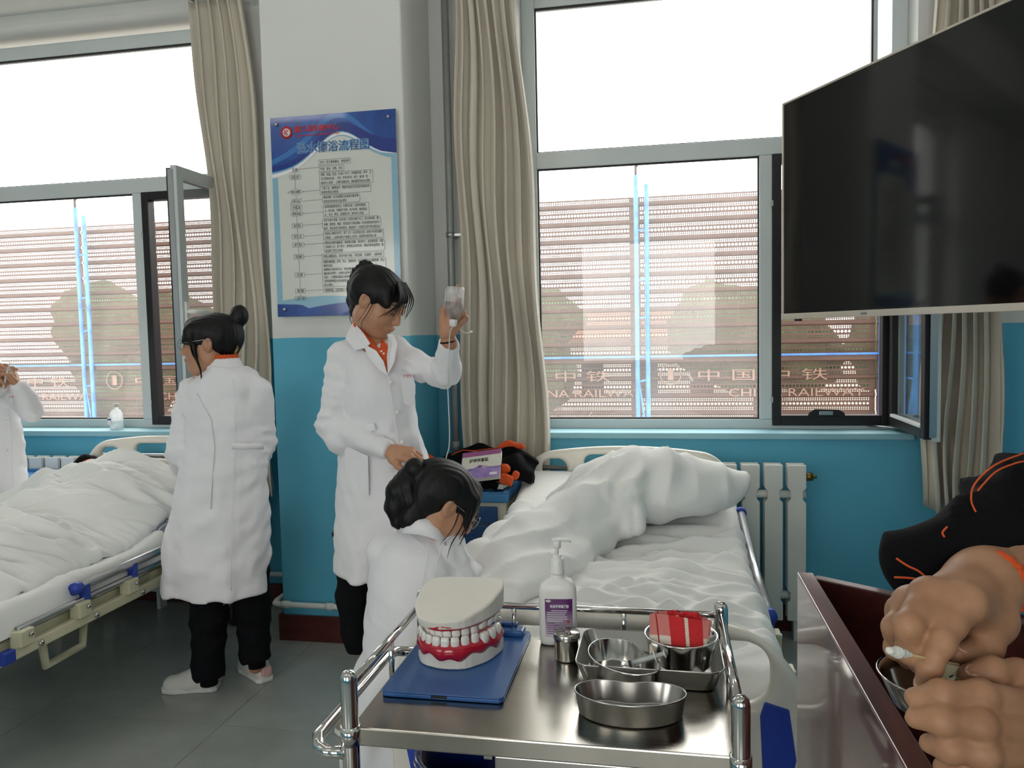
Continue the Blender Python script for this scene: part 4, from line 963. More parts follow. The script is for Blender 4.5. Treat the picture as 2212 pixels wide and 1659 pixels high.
# ================================================================== steel trolley
TZ = .80
tx0, tx1, ty0, ty1 = -.556, .120, 1.288, 1.735
tr = thing('instrument_trolley', 'stainless steel instrument trolley with guard rails in the foreground', 'trolley', ((tx0+tx1)/2, (ty0+ty1)/2, 0))
def m_steel_top():
    m = bpy.data.materials.new('steel_top'); m.use_nodes = True; nt = m.node_tree; b = nt.nodes['Principled BSDF']
    tc = nd(nt, 'ShaderNodeTexCoord', -900, 0); mp = nd(nt, 'ShaderNodeMapping', -700, 0); mp.inputs['Scale'].default_value = (3, 90, 3)
    no = nd(nt, 'ShaderNodeTexNoise', -500, 0, Scale=4.0, Detail=6.0); mr = nd(nt, 'ShaderNodeMapRange', -300, 0); mr.inputs[3].default_value = .08; mr.inputs[4].default_value = .24
    n2 = nd(nt, 'ShaderNodeTexNoise', -500, -250, Scale=90.0, Detail=2.0); bp = nd(nt, 'ShaderNodeBump', -200, -250, Strength=.05, Distance=.001)
    nt.links.new(tc.outputs['Object'], mp.inputs[0]); nt.links.new(mp.outputs[0], no.inputs['Vector']); nt.links.new(no.outputs['Fac'], mr.inputs[0]); nt.links.new(mr.outputs[0], b.inputs['Roughness'])
    nt.links.new(mp.outputs[0], n2.inputs['Vector']); nt.links.new(n2.outputs['Fac'], bp.inputs['Height']); nt.links.new(bp.outputs[0], b.inputs['Normal'])
    b.inputs['Base Color'].default_value = (*lin((176,172,164)), 1); b.inputs['Metallic'].default_value = 1; MATS['steel_top'] = m
m_steel_top()
tp = part('top_tray', MB().box((tx0, ty0, TZ-.034), (tx1, ty1, TZ)), 'steel_top', tr, bevel=.003)
for x, y in ((tx0, ty0), (tx1, ty0), (tx0, ty1), (tx1, ty1)):
    p = part('post', MB().lathe([(0, .06), (.0155, .06), (.0155, TZ+.088), (.0135, TZ+.098), (.008, TZ+.104), (0, TZ+.106)], (x, y, 0), 20, close=False), 'chrome', tr)
    part('post_collar', MB().lathe([(.0155, TZ-.03), (.018, TZ-.03), (.018, TZ+.004), (.0155, TZ+.004)], (x, y, 0), 18, close=False), 'chrome', p)
    part('castor', MB().lathe([(.008, -.014), (.036, -.013), (.04, 0), (.036, .013), (.008, .014)], (x, y, .04), 18, Matrix.Rotation(math.pi/2, 4, 'Y')), 'rubber', p)
zr = TZ+.075
part('back_guard_rail', MB().tube([(tx0, ty1, zr), (tx1, ty1, zr)], .0075, 12), 'chrome', tr)
for x in (-.25, .0): part('rail_stud', MB().tube([(x-.09, ty1, TZ), (x-.09, ty1, zr)], .006, 10), 'chrome', tr)
for x in (tx0, tx1):
    part('side_guard_rail', MB().tube([(x, ty0, zr), (x, ty1, zr)], .0085, 12), 'chrome', tr)
    part('rail_stud', MB().tube([(x, (ty0+ty1)/2, TZ-.02), (x, (ty0+ty1)/2, zr)], .006, 10), 'chrome', tr)
hz = .765
part('push_handle', MB().tube([(tx0, ty0-.002, hz-.012), (tx0-.045, ty0-.004, hz-.012), (tx0-.064, ty0+.004, hz-.008), (tx0-.074, ty0+.026, hz), (tx0-.074, ty0+.06, hz), (tx0-.072, ty1-.06, hz), (tx0-.064, ty1-.02, hz-.004), (tx0-.045, ty1-.004, hz-.01), (tx0, ty1-.002, hz-.012)], .0115, 14), 'chrome', tr)
part('drawer', MB().box((tx0+.26, ty0+.015, TZ-.11), (tx1-.17, ty0+.38, TZ-.04)), 'steel', tr, bevel=.003)
part('drawer_rail', MB().box((tx0+.24, ty0+.02, TZ-.05), (tx0+.255, ty0+.4, TZ-.036)), 'steel', tr); part('drawer_rail', MB().box((tx1-.165, ty0+.02, TZ-.05), (tx1-.15, ty0+.4, TZ-.036)), 'steel', tr)
part('lower_shelf', MB().box((tx0+.01, ty0+.01, .30), (tx1-.01, ty1-.01, .32)), 'steel_top', tr, bevel=.003)
part('bucket_hoop', MB().tube([(tx0+.135, ty1-.12, .33), (tx0+.135, ty1-.12, TZ-.035)], .008, 10), 'chrome', tr)
bk = thing('plastic_bucket', 'dark blue plastic bucket standing on the lower shelf of the trolley', 'bucket', (-.36, 1.5, .32))
bc = (-.385, 1.48, .321)
part('bucket_wall', MB().lathe([(0, 0), (.085, 0), (.105, .33), (.112, .335), (.112, .345), (.1, .345), (.08, .012), (0, .012)], bc, 28, close=False), 'poster_navy', bk)
part('bucket_handle', MB().tube([(bc[0]+.112*math.cos(a*math.pi/10), bc[1]-.02, bc[2]+.325-.05*math.sin(a*math.pi/10)) for a in range(11)], .003, 6), 'steel', bk)
# ------------------------------------------------------------------ clipboard case
def P_(px, py, z=TZ): return atz(px, py, z)
cb = thing('clipboard', 'blue plastic clipboard lying on the trolley under the teeth model', 'clipboard', P_(980, 1450))
fl_, fr_, br_ = P_(822, 1505), P_(1086, 1523), P_(1156, 1374)
ex = (fr_-fl_); ex.z = 0; wcb = ex.length; ex.normalize(); ey = Vector((-ex.y, ex.x, 0)); lcb = (br_-fr_).dot(ey)
MC = Matrix((ex, ey, Vector((0, 0, 1)))).transposed().to_4x4(); MC.translation = Vector((fl_.x, fl_.y, TZ+.001))
def rr(w, h, r, n=5):
    o = []
    for cx, cy, a0 in ((w-r, r, -90), (w-r, h-r, 0), (r, h-r, 90), (r, r, 180)):
        for k in range(n): a = math.radians(a0+90*k/(n-1)); o.append((cx+r*math.cos(a), cy+r*math.sin(a)))
    return o
part('board', MB().prism(rr(wcb, lcb, .012), 'z', 0, .008, MC), 'clip_blue', cb, bevel=.002)
part('rim', MB().prism(rr(wcb, lcb, .012), 'z', .0085, .011, MC), 'clip_blue', cb, bevel=.001)
part('clip', MB().box((.02, lcb-.045, .011), (wcb-.012, lcb-.006, .026), MC), 'clip_blue', cb, bevel=.005)
part('clip_spring', MB().box((wcb-.09, lcb-.02, .026), (wcb-.03, lcb-.004, .034), MC), 'clip_blue', cb, bevel=.003)
part('clip_button', MB().box((wcb-.13, lcb-.04, .026), (wcb-.085, lcb-.026, .029), MC), 'clip_blue', cb, bevel=.002)
part('grip_notch', MB().box((wcb*.42, -.0005, .003), (wcb*.55, .003, .0085), MC), 'frame_dark', cb)
# ------------------------------------------------------------------ dental model
dm = thing('dental_model', 'oversized white dental model with red gums and open teeth on the blue clipboard', 'dental model', P_(975, 1420))
jc = P_(968, 1449, TZ+.012); DZ = TZ+.0125
# plan axes: -y of the model looks at the camera, turned a little
ja = math.radians(-8)
MJ = Matrix.Translation((jc.x-.016, jc.y, DZ)) @ Matrix.Rotation(ja, 4, 'Z')
plan = [(0.0, 0.0), (.05, .012), (.083, .066), (.092, .13), (.078, .165), (-.078, .165), (-.092, .13), (-.083, .066), (-.05, .012)]
def rounded(pts, n=3, r=.25):
    o = []; m = len(pts)
    for i in range(m):
        a, b, c = Vector(pts[i-1]), Vector(pts[i]), Vector(pts[(i+1) % m])
        for k in range(n):
            t = k/(n-1); p0 = b+(a-b)*r*(1-t); p1 = b+(c-b)*r*t
            o.append(tuple(b*(1-.6)+(p0+p1-b)*.6) if k == 1 else tuple(b+(a-b)*r if k == 0 else b+(c-b)*r))
    return o
pl = rounded(plan)
def jaw_rings(zs, M): return [[M @ Vector((p[0]*z[1], .085+(p[1]-.085)*z[1], z[0]+(z[2] if len(z) > 2 else 0)*p[1])) for p in pl] for z in zs]
part('lower_base', MB().ring_loft(jaw_rings([(0, .97), (.003, 1), (.027, 1.0), (.034, .97)], MJ), smooth=False), 'plaster', dm, bevel=.003)
def arch(t, a=.074, b=.115, y0=.012):
    """t -1..1 along the dental arch"""
    an = t*math.radians(100); return Vector((a*math.sin(an), y0+b*(1-math.cos(an))*.92, 0)), Vector((math.sin(an)/a, -math.cos(an)/b*1.0, 0)).normalized()
def gum(name, z0, z1, M, a, b, y0, sign, amp=.006):
    rings = []; n = 44
    for i in range(n+1):
        t = -1+2*i/n; p, nn = arch(t, a, b, y0); w = amp*math.sin(t*9)+.004*math.cos(t*23)
        zz0 = z0-sign*w; sec = [(.011, zz0), (.014, (zz0+z1)/2-.002*sign), (.009, z1-sign*.004), (.0, z1+sign*.002), (-.012, z1), (-.016, zz0)]
        rings.append([M @ (p+nn*d+Vector((0, 0, z))) for d, z in sec])
    return part(name, MB().ring_loft(rings), 'gum', dm)
gum('lower_gum', .025, .054, MJ, .078, .122, .006, 1, .004)
part('lower_tongue_floor', MB().ring_loft([[MJ @ Vector((p[0]*.8, .095+(p[1]-.085)*.78, z)) for p in pl] for z in (.03, .042)], smooth=False), 'gum', dm, bevel=.004)
def tooth(M, p, nn, wdt, hgt, dep, up, zb):
    tx = Vector((nn.y, -nn.x, 0)); rings = []
    for s, k, dd in ((0, .62, .7), (.12, .78, .95), (.4, .98, 1.0), (.75, 1.0, .85), (.95, .9, .55), (1.0, .7, .3)):
        z = zb+up*hgt*s
        rings.append([M @ (p+nn*(dd*dep*math.copysign(abs(math.cos(q))**.7, math.cos(q)))+tx*(k*wdt*math.copysign(abs(math.sin(q))**.6, math.sin(q)))+Vector((0, 0, z))) for q in [j*math.pi/6 for j in range(12)]])
    if up < 0: rings = [r[::-1] for r in rings]
    return MB().ring_loft(rings)
NT = 14
for i in range(NT):
    t = -1+2*(i+.5)/NT; p, nn = arch(t*.96, .078, .122, .006); mol = abs(t) > .5
    part('lower_tooth', tooth(MJ, p+nn*.003, nn, .0092 if not mol else .0118, .028 if not mol else .024, .006 if not mol else .010, 1, .040), 'tooth', dm)
# upper jaw hinged slightly open, raised at the right rear
MU = MJ @ Matrix.Translation((0.0, .004, 0)) @ Matrix.Translation((0, .165, .07)) @ Matrix.Rotation(math.radians(-1.0), 4, 'X') @ Matrix.Rotation(math.radians(-4.0), 4, 'Y') @ Matrix.Translation((0, -.165, -.07))
part('upper_base', MB().ring_loft(jaw_rings([(.078, .99, .05), (.082, 1.02, .06), (.094, 1.06, .27), (.098, 1.03, .27)], MU), smooth=False), 'plaster', dm, bevel=.003)
gum('upper_gum', .092, .072, MU, .073, .113, .013, -1, .003)
part('palate', MB().ring_loft([[MU @ Vector((p[0]*.8, .095+(p[1]-.085)*.78, z)) for p in pl] for z in (.072, .088)], smooth=False), 'gum', dm, bevel=.004)
for i in range(NT):
    t = -1+2*(i+.5)/NT; p, nn = arch(t*.96, .073, .113, .013); mol = abs(t) > .5
    part('upper_tooth', tooth(MU, p+nn*.001, nn, .0088 if not mol else .0112, .027 if not mol else .022, .006 if not mol else .010, -1, .084), 'tooth', dm)
hw = MB()
pts = [MJ @ Vector((.07+.005*math.cos(k*1.2), .162+.005*math.sin(k*1.2), .045+.0022*k)) for k in range(30)]
part('hinge_spring', MB().tube(pts, .0011, 5), 'steel_bright', dm)
# ------------------------------------------------------------------ sanitiser pump bottle
sc_ = P_(1205, 1392); S0 = Vector((sc_.x, sc_.y+.012, TZ+.001)); sa = math.radians(6)
MS = Matrix.Translation(S0) @ Matrix.Rotation(sa, 4, 'Z')
sb_ = thing('hand_sanitiser', 'white pump bottle of hand sanitiser with purple label at the back of the trolley', 'bottle', S0)
def sup(hw, hd, z, n=32, pw=4.0): return [Vector((hw*math.copysign(abs(math.cos(a))**(2/pw), math.cos(a)), hd*math.copysign(abs(math.sin(a))**(2/pw), math.sin(a)), z)) for a in [2*math.pi*k/n for k in range(n)]]
rings = [sup(.036, .021, 0), sup(.040, .025, .004), sup(.0415, .026, .012), sup(.0425, .027, .10), sup(.042, .0265, .122), sup(.0385, .0245, .135), sup(.03, .021, .143), sup(.019, .0165, .148, pw=2.4), sup(.0155, .0155, .152, pw=2), sup(.0145, .0145, .166, pw=2)]
part('bottle_body', MB().ring_loft([[MS @ v for v in r] for r in rings]), 'plastic_white', sb_)
part('collar', MB().lathe([(.0165, .158), (.017, .160), (.0165, .164), (.0155, .166), (.0155, .19), (.0145, .192), (.009, .1925), (.009, .2), (.0085, .201), (.004, .201)], S0, 22), 'plastic_white', sb_)
part('pump_stem', MB().lathe([(.0042, .199), (.0042, .224)], S0, 12), 'plastic_white', sb_)
pn = MB(); pn.lathe([(.0085, .216), (.009, .218), (.009, .231), (.006, .233)], S0, 18)
part('pump_head', pn, 'plastic_white', sb_)
part('nozzle', MB().ring_loft([[MS @ Vector((x, w*math.cos(q), z+h*math.sin(q))) for q in [k*math.pi/4 for k in range(8)]] for x, w, z, h in ((-.012, .003, .2335, .001), (-.01, .008, .234, .004), (0, .0095, .2345, .0045), (.012, .007, .2345, .0042), (.024, .0048, .2335, .0036), (.032, .004, .2305, .003))]), 'plastic_white', sb_)
def on_front(x, z, off): # point on the bottle front
    hw, hd = .0425, .027; u = min(abs(x)/hw, .999); return MS @ Vector((x, -(hd-.0004)*(1-u**4)**.25-off, z))
def front_patch(name, x0, x1, z0, z1, m, off, par=sb_, nx=10, corner=0.0):
    V = []; F = []
    for j in range(2):
        for i in range(nx+1): V.append(on_front(x0+(x1-x0)*i/nx, z0+(z1-z0)*j, off))
    F = [(i, i+1, nx+2+i, nx+1+i) for i in range(nx)]
    return part(name, MB().add(V, F, True), m, par)
def m_label():
    m = bpy.data.materials.new('label_print'); m.use_nodes = True; nt = m.node_tree; b = nt.nodes['Principled BSDF']
    g = nd(nt, 'ShaderNodeNewGeometry', -900, 0); sx = nd(nt, 'ShaderNodeSeparateXYZ', -700, 0); mr = nd(nt, 'ShaderNodeMapRange', -500, 0)
    mr.inputs[1].default_value = TZ+.028; mr.inputs[2].default_value = TZ+.085; r = nd(nt, 'ShaderNodeValToRGB', -300, 0)
    r.color_ramp.elements[0].color = (*lin((206,196,210)), 1); r.color_ramp.elements[1].color = (*lin((94,36,104)), 1)
    nt.links.new(g.outputs['Position'], sx.inputs[0]); nt.links.new(sx.outputs[2], mr.inputs[0]); nt.links.new(mr.outputs[0], r.inputs[0]); nt.links.new(r.outputs[0], b.inputs['Base Color'])
    b.inputs['Roughness'].default_value = .35; MATS['label_print'] = m
m_label()
lb = front_patch('label', -.028, .033, .022, .108, 'label_print', .0006)
def ltext(body, x, z, size, m, width, align='LEFT', bold=0.0):
    c = on_front(x, z, .0012); M = Matrix.Translation(c) @ Matrix.Rotation(sa, 4, 'Z') @ Matrix.Rotation(math.pi/2, 4, 'X')
    return place_text('lettering', body, size, M, m, sb_, width=width, align=align, bold=bold)
ltext('免洗手消毒凝胶', -.017, .0885, .0078, 'ink_white', .042, bold=.0002)
part('brand_oval', MB().prism([(.006*math.cos(k*math.pi/8), .003*math.sin(k*math.pi/8)) for k in range(16)], 'y', -.0004, 0, Matrix.Translation(on_front(-.0205, .1035, .0008)) @ Matrix.Rotation(sa, 4, 'Z')), 'cream', sb_)
rq = random.Random(3)
for k in range(12):
    z = .081-k*.0047; x = -.024; wl = rq.uniform(.034, .052) if k < 6 else rq.uniform(.018, .03)
    if k == 0: x, wl = -.014, .036
    front_patch('print_line', x, min(x+wl, .031), z, z+.0016, 'ink_white' if k < 6 else 'label_purple', .0010)
part('red_seal', MB().prism([(.003*math.cos(k*math.pi/8), .003*math.sin(k*math.pi/8)) for k in range(16)], 'y', -.0004, 0, Matrix.Translation(on_front(.0235, .057, .0008)) @ Matrix.Rotation(sa, 4, 'Z')), 'ink_red', sb_)
front_patch('barcode_field', .014, .031, .036, .048, 'ink_white', .0009)
for k in range(9): front_patch('barcode_bar', .0152+k*.0017, .0152+k*.0017+rq.choice((.0006, .001)), .037, .047, 'ink_black', .0013, nx=1)
# ------------------------------------------------------------------ steel jar
jp = P_(1224, 1426); J0 = Vector((jp.x, jp.y+.008, TZ+.001))
jr = thing('steel_jar', 'small lidded stainless steel jar in front of the sanitiser bottle', 'jar', J0)
part('jar_body', MB().lathe([(0, 0), (.025, 0), (.0268, .003), (.0268, .046), (.0275, .048), (.0275, .05), (0, .05)], J0, 28, close=False), 'steel_bright', jr)
part('lid', MB().lathe([(.0285, .046), (.0287, .056), (.027, .0585), (0, .060)], J0, 28, close=False), 'steel', jr)
part('lid_handle', MB().box((-.003, -.022, .060), (.003, .022, .063), Matrix.Translation(J0) @ Matrix.Rotation(math.radians(28), 4, 'Z')), 'steel_bright', jr, bevel=.001)
# ------------------------------------------------------------------ dishes
def pan(outline2, M, h, lip, name_t, tt, mt, floor_s=.93, th=.0015):
    """pressed steel pan with rolled rim; outline2 closed list of (x, y)"""
    c = Vector((sum(p[0] for p in outline2)/len(outline2), sum(p[1] for p in outline2)/len(outline2)))
    def ring(s, z): return [M @ Vector((c.x+(p[0]-c.x)*s, c.y+(p[1]-c.y)*s, z)) for p in outline2]
    rg = [ring(.02, 0), ring(floor_s-.03, 0), ring(floor_s, .003), ring(1.0, h-.003), ring(1.0+lip*.6, h-.002), ring(1.0+lip, h-.0005), ring(1.0+lip*.9, h+.0015), ring(1.0+lip*.3, h+.002), ring(1.0-.012, h), ring(floor_s-.012, .0055), ring(floor_s-.05, .003), ring(.02, .003)]
    return part(name_t, MB().ring_loft(rg), mt, tt)
def kidney(a, b, dent, n=40):
    o = []
    for k in range(n):
        t = 2*math.pi*k/n; x = a*math.cos(t); y = b*math.sin(t)
        if y > 0: y -= dent*math.exp(-(x/(a*.42))**2)
        y += .25*dent*(x/a)**2
        o.append((x, y))
    return o
trp = [P_(1268, 1356, .845), P_(1548, 1372, .845), P_(1560, 1452, .845), P_(1243, 1437, .845)]
tc_ = sum(trp, Vector())/4; wx = .288; wy = .192
t1 = thing('instrument_tray', 'rectangular stainless steel tray holding a dish and a bowl on the trolley', 'tray', (tc_.x, tc_.y, TZ))
o2 = [(p[0]-wx/2, p[1]-wy/2) for p in rr(wx, wy, .028, 6)]
pan(o2, Matrix.Translation((tc_.x, tc_.y, TZ+.001)), .042, .012, 'tray_shell', t1, 'steel', .9)
TF = TZ+.0045
k1 = P_(1361, 1490, .845); t2 = thing('kidney_dish', 'stainless steel kidney dish with water drops at the front of the trolley', 'dish', (k1.x, k1.y, TZ), 'kidney dishes')
MK1 = Matrix.Translation((k1.x, k1.y-.006, TZ+.001)) @ Matrix.Rotation(math.radians(2), 4, 'Z')
pan(kidney(.100, .056, .018), MK1, .042, .02, 'dish_shell', t2, 'steel', .94)
for k, (x, y, r) in enumerate(((-.035, -.005, .008), (-.01, .004, .003), (-.03, -.022, .003), (-.012, -.026, .004), (.012, -.028, .0045), (.05, -.012, .005), (.022, -.016, .018), (-.05, -.018, .003), (.002, -.012, .002))):
    part('water_drop', MB().lathe([(r, .0), (r*.9, min(.0012, r*.25)), (r*.6, min(.002, r*.4)), (0, min(.0022, r*.45))], MK1 @ Vector((x, y, .0031)), 14, close=False), 'water', t2)
k2 = P_(1350, 1404, .862); t3 = thing('kidney_dish', 'stainless steel kidney dish with scissors inside the rectangular tray', 'dish', (k2.x, k2.y, TF), 'kidney dishes')
MK2 = Matrix.Translation((k2.x-.004, k2.y-.004, TF)) @ Matrix.Rotation(math.radians(-58), 4, 'Z')
pan(kidney(.094, .062, .018), MK2, .046, .02, 'dish_shell', t3, 'steel_bright', .94)
bw = P_(1471, 1366, .89); t4 = thing('steel_bowl', 'round stainless steel bowl holding a folded red check cloth in the tray', 'bowl', (bw.x, bw.y, TF))
BW = Vector((bw.x, bw.y+.006, TF))
part('bowl_shell', MB().lathe([(0, 0), (.036, 0), (.05, .006), (.062, .03), (.07, .072), (.0735, .078), (.074, .080), (.0725, .0815), (.069, .079), (.0605, .031), (.048, .009), (.035, .004), (0, .004)], BW, 40, close=False), 'steel_bright', t4)
# checked cloth
for nm, c in (('cloth_red', (206,44,48)), ('cloth_pink', (214,130,124)), ('cloth_cream', (226,214,200)), ('cloth_line', (150,30,36))): mat(nm, c, .9, var=.1, vscale=60, bump=.4, bscale=240, bdist=.001)
cl = thing('check_cloth', 'folded red and cream check cloth standing in the steel bowl', 'cloth', BW+Vector((0, 0, .01)))
def cloth_panel(name, x0, x1, yb, zb, yt, zt, seed, c0):
    nx, nz = 130, 60; V = []; F = []; mi = []
    for j in range(nz+1):
        for i in range(nx+1):
            u = i/nx; v = j/nz
            w_ = .004*math.sin(u*6+seed)+.002*math.sin(v*7+u*4+seed)
            zz = zb+(zt-zb)*v*(1.06-.14*u)+.004*math.sin(math.pi*u)*v
            V.append(BW+Vector((x0+(x1-x0)*u*(.9+.1*v), yb+(yt-yb)*v+w_, zz)))
    for j in range(nz):
        for i in range(nx):
            F.append((j*(nx+1)+i, j*(nx+1)+i+1, (j+1)*(nx+1)+i+1, (j+1)*(nx+1)+i))
            v = (j+.5)/nz; u = (i+.5)/nx+.10*(v-.5)
            rx = 0 if u < c0 else (1 if u < c0+.26 else (2 if u < c0+.32 else (1 if u < c0+.56 else 0))); rz = 0 if v < .5 else 1
            k = {(0, 0): 2, (0, 1): 1, (1, 0): 0 if v > .3 else 1, (1, 1): 0, (2, 0): 2, (2, 1): 2}[(rx, rz)]
            if abs(u-c0*.42) < .012 or abs(v-.28) < .012: k = 3
            mi.append(k)
    me = MB().add(V, F, True).mesh(name)
    for q in ('cloth_red', 'cloth_pink', 'cloth_cream', 'cloth_line'): me.materials.append(MATS[q])
    me.polygons.foreach_set('material_index', mi)
    o = link(name, me, None, cl); so = o.modifiers.new('thick', 'SOLIDIFY'); so.thickness = .005; so.offset = -1; return o
cloth_panel('front_fold', -.062, .058, -.052, .052, .004, .112, 1, .36)
cloth_panel('middle_fold', -.05, .062, -.03, .06, .022, .106, 4, .15)
cloth_panel('back_fold', -.055, .055, -.006, .06, .036, .108, 6, .3)
sf = SDF(.0022, .003)
for k in range(60):
    a = BW+Vector((rq.uniform(-.015, .04), rq.uniform(.022, .036), .103)); sf.cap(a, a+Vector((rq.uniform(-.005, .005), rq.uniform(-.004, .004), rq.uniform(.006, .014))), .0028, .0012)
part('fringe', sf.mesh('fringe', relax=0), 'cloth_red', cl)
# ------------------------------------------------------------------ scissors and syringes
def torus_pts(c, r, M, n=18, sx=1.0): return [M @ (Vector(c)+Vector((r*sx*math.cos(2*math.pi*k/n), r*math.sin(2*math.pi*k/n), 0))) for k in range(n)]
ap = thing('artery_forceps', 'shiny steel forceps with two finger rings lying in the kidney dish', 'forceps', MK2 @ Vector((0, 0, .005)))
fz = TF+.012
ra, rb_ = P_(1317, 1401, fz), P_(1358, 1389, fz); pv = P_(1341, 1406, fz); tip = P_(1382, 1434, fz)
MI = Matrix.Identity(4)
part('finger_ring', MB().tube(torus_pts(ra, .0135, MI, sx=.85), .002, 8, closed=True), 'steel_bright', ap); part('finger_ring', MB().tube(torus_pts(rb_, .0135, MI, sx=.85), .002, 8, closed=True), 'steel_bright', ap)
part('shank', MB().tube([ra+(pv-ra)*.3, pv, tip+Vector((0, .003, 0))], [.0022, .0028, .0014], 8), 'steel_bright', ap); part('shank', MB().tube([rb_+(pv-rb_)*.3, pv+Vector((0, 0, .003)), tip], [.0022, .0028, .0014], 8), 'steel_bright', ap)
part('pivot_screw', MB().lathe([(0, .007), (.003, .006), (.0034, 0), (0, 0)], pv, 10, close=False), 'steel', ap)
def syringe(label, a, b, z, r=.0085):
    a = P_(a[0], a[1], z[0]); b = P_(b[0], b[1], z[1]); t = thing('syringe', label, 'syringe', a, 'plastic syringes in the tray'); d = (b-a).normalized()
    def fr(p0, p1, r0, r1=None, m='clear_film', nm='barrel', n=16): part(nm, MB().tube([a+(b-a)*p0, a+(b-a)*p1], [r0, r1 or r0], n), m, t)
    fr(.24, .78, r); fr(.2, .245, r*.9, r*.9, 'black_plastic', 'gasket'); fr(.10, .2, r*.45, r*.5, 'plastic_white', 'needle_hub'); fr(0, .1, .0014, .0014, 'steel', 'needle', 6)
    fr(.77, .79, r*1.5, r*1.5, 'plastic_white', 'flange'); fr(.26, .97, r*.62, r*.62, 'tube_clear', 'plunger_rod'); fr(.975, 1.0, r*1.15, r*1.15, 'plastic_white', 'thumb_rest')
syringe('plastic syringe propped across the kidney dish rim, plunger against the bowl', (1340, 1440), (1437, 1411), (TF+.03, TF+.062), .0078)
syringe('small plastic syringe lying on the tray floor in front of the bowl', (1432, 1434), (1514, 1452), (TF+.008, TF+.009), .0062)
# ------------------------------------------------------------------ things on the right bedside cabinet
CZ = .785
jk = thing('folded_jacket', 'black jacket with orange lining heaped on the bedside cabinet', 'jacket', (-.92, 3.62, CZ))
s = SDF(.008, .035)
def J(px, py, Y): return np.array(aty(px, py, Y))
s.chain([J(905, 1022, 3.6), J(975, 1000, 3.62), J(1040, 985, 3.66), J(1100, 985, 3.66), J(1140, 1005, 3.64), J(1150, 1028, 3.6)], [.035, .045, .05, .05, .045, .02])
s.chain([J(960, 1020, 3.55), J(1040, 1015, 3.6), J(1110, 1010, 3.58), J(1142, 1025, 3.56)], [.045, .06, .06, .035])
s.chain([J(1000, 1045, 3.5), J(1050, 1050, 3.48), J(1090, 1046, 3.5)], [.014, .018, .012])
part('jacket_body', s.mesh('jacket_body', disp=lambda P: .010*ridge(P, (.5, .2, .9), 9, 3, 1.4, 1.6)+.005*vnoise(P, 9, 4)), 'jacket_black', jk)
for k, pts in enumerate(([J(905, 1000, 3.57), J(925, 996, 3.57), J(945, 1002, 3.57)], [J(1078, 966, 3.62), J(1100, 957, 3.64), J(1130, 966, 3.64)], [J(1086, 1007, 3.5), J(1094, 1012, 3.5), J(1086, 1020, 3.5)])):
    s = SDF(.006, .012); s.chain(pts, [.012, .016, .012] if k != 0 else [.02, .03, .02]); part('orange_lining', s.mesh('orange_lining', disp=lambda P: .004*vnoise(P, 20, 4)), 'orange', jk)
s = SDF(.005, .01); s.box(J(1094, 1036, 3.47), (.034, .012, .026), Matrix.Rotation(.35, 3, 'Y'), r=.012); s.box(J(1113, 1027, 3.5), (.018, .014, .022), Matrix.Rotation(.5, 3, 'Y'), r=.01)
part('orange_cuff', s.mesh('orange_cuff', disp=lambda P: .002*ridge(P, (1, 0, .3), 30, 2, .6)), 'orange', jk)
for pts in ([J(975, 983, 3.56), J(1000, 972, 3.58), J(1030, 975, 3.58)], [J(1020, 974, 3.6), J(1070, 968, 3.62), J(1120, 960, 3.6)]): part('piping', MB().tube(pts, .0025, 6), 'orange', jk)
def book(name, label, tl_, tr_, br_, th, title):
    a = Vector(tl_); x = (Vector(tr_)-a); w = x.length; x.normalize(); dn = Vector(br_)-Vector(tr_); hgt = dn.length; n_ = dn.cross(x).normalized()
    y = n_.cross(x) ; M = Matrix((x, y, n_)).transposed().to_4x4(); M.translation = a
    sgn = 1 if (M.inverted() @ Vector(br_)).y > 0 else -1
    return M, w, hgt, sgn
tl_, tr_, br_ = aty(1000, 980, 3.56), aty(1083, 969, 3.56), aty(1082, 1028, 3.44)
M, w, hgt, sg = book('', '', tl_, tr_, br_, 0, '')
y0, y1 = (0, hgt) if sg > 0 else (-hgt, 0)
bkk = thing('textbook', 'purple and white nursing textbook propped on the black jacket', 'book', br_)
nz = 1 if (M.to_3x3() @ Vector((0, 0, 1))).y < 0 else -1
part('pages', MB().box((.003, y0+.003, -.024*nz if nz > 0 else .0), (w-.002, y1-.002, 0 if nz > 0 else .024), M), 'paper', bkk)
part('front_cover', MB().box((0, y0, 0 if nz > 0 else -.002), (w, y1, .002 if nz > 0 else 0), M), 'paper', bkk)
def bkq(nm, u0, u1, v0, v1, m, off):
    ya, yb = (v0*hgt*sg, v1*hgt*sg); V = [M @ Vector((u*w, y, (.002+off)*nz)) for u, y in ((u0, ya), (u1, ya), (u1, yb), (u0, yb))]
    return part(nm, MB().add(V, [(0, 1, 2, 3)]), m, bkk)
mat('book_purple', (170,96,150), .35, var=.12, vscale=14, coat=.3); mat('book_lilac', (186,160,214), .35, var=.3, vscale=18, col2=(150,120,196), coat=.3); mat('book_blue', (120,120,190), .35, var=.2, vscale=14)
bkq('cover_band', 0, 1, 0, .18, 'book_purple', .0003); bkq('cover_art', 0, 1, .62, 1.0, 'book_lilac', .0003); bkq('cover_label', .74, .93, .83, .92, 'ink_white', .0006)
wv = [M @ Vector((w*u, sg*hgt*(.62+.06*math.sin(u*9)), .0026*nz)) for u in [k/20 for k in range(21)]]
part('cover_wave', MB().tube(wv, .0016, 5), 'book_blue', bkk); part('cover_motif', MB().tube([M @ Vector((w*(.48+.06*math.cos(k)), sg*hgt*(.58+.03*math.sin(k)), .0028*nz)) for k in range(7)], .003, 5), 'book_purple', bkk)
MTx = M @ Matrix.Diagonal((1, -1 if sg > 0 else 1, 1, 1)) if False else M
yb = sg*hgt*.40
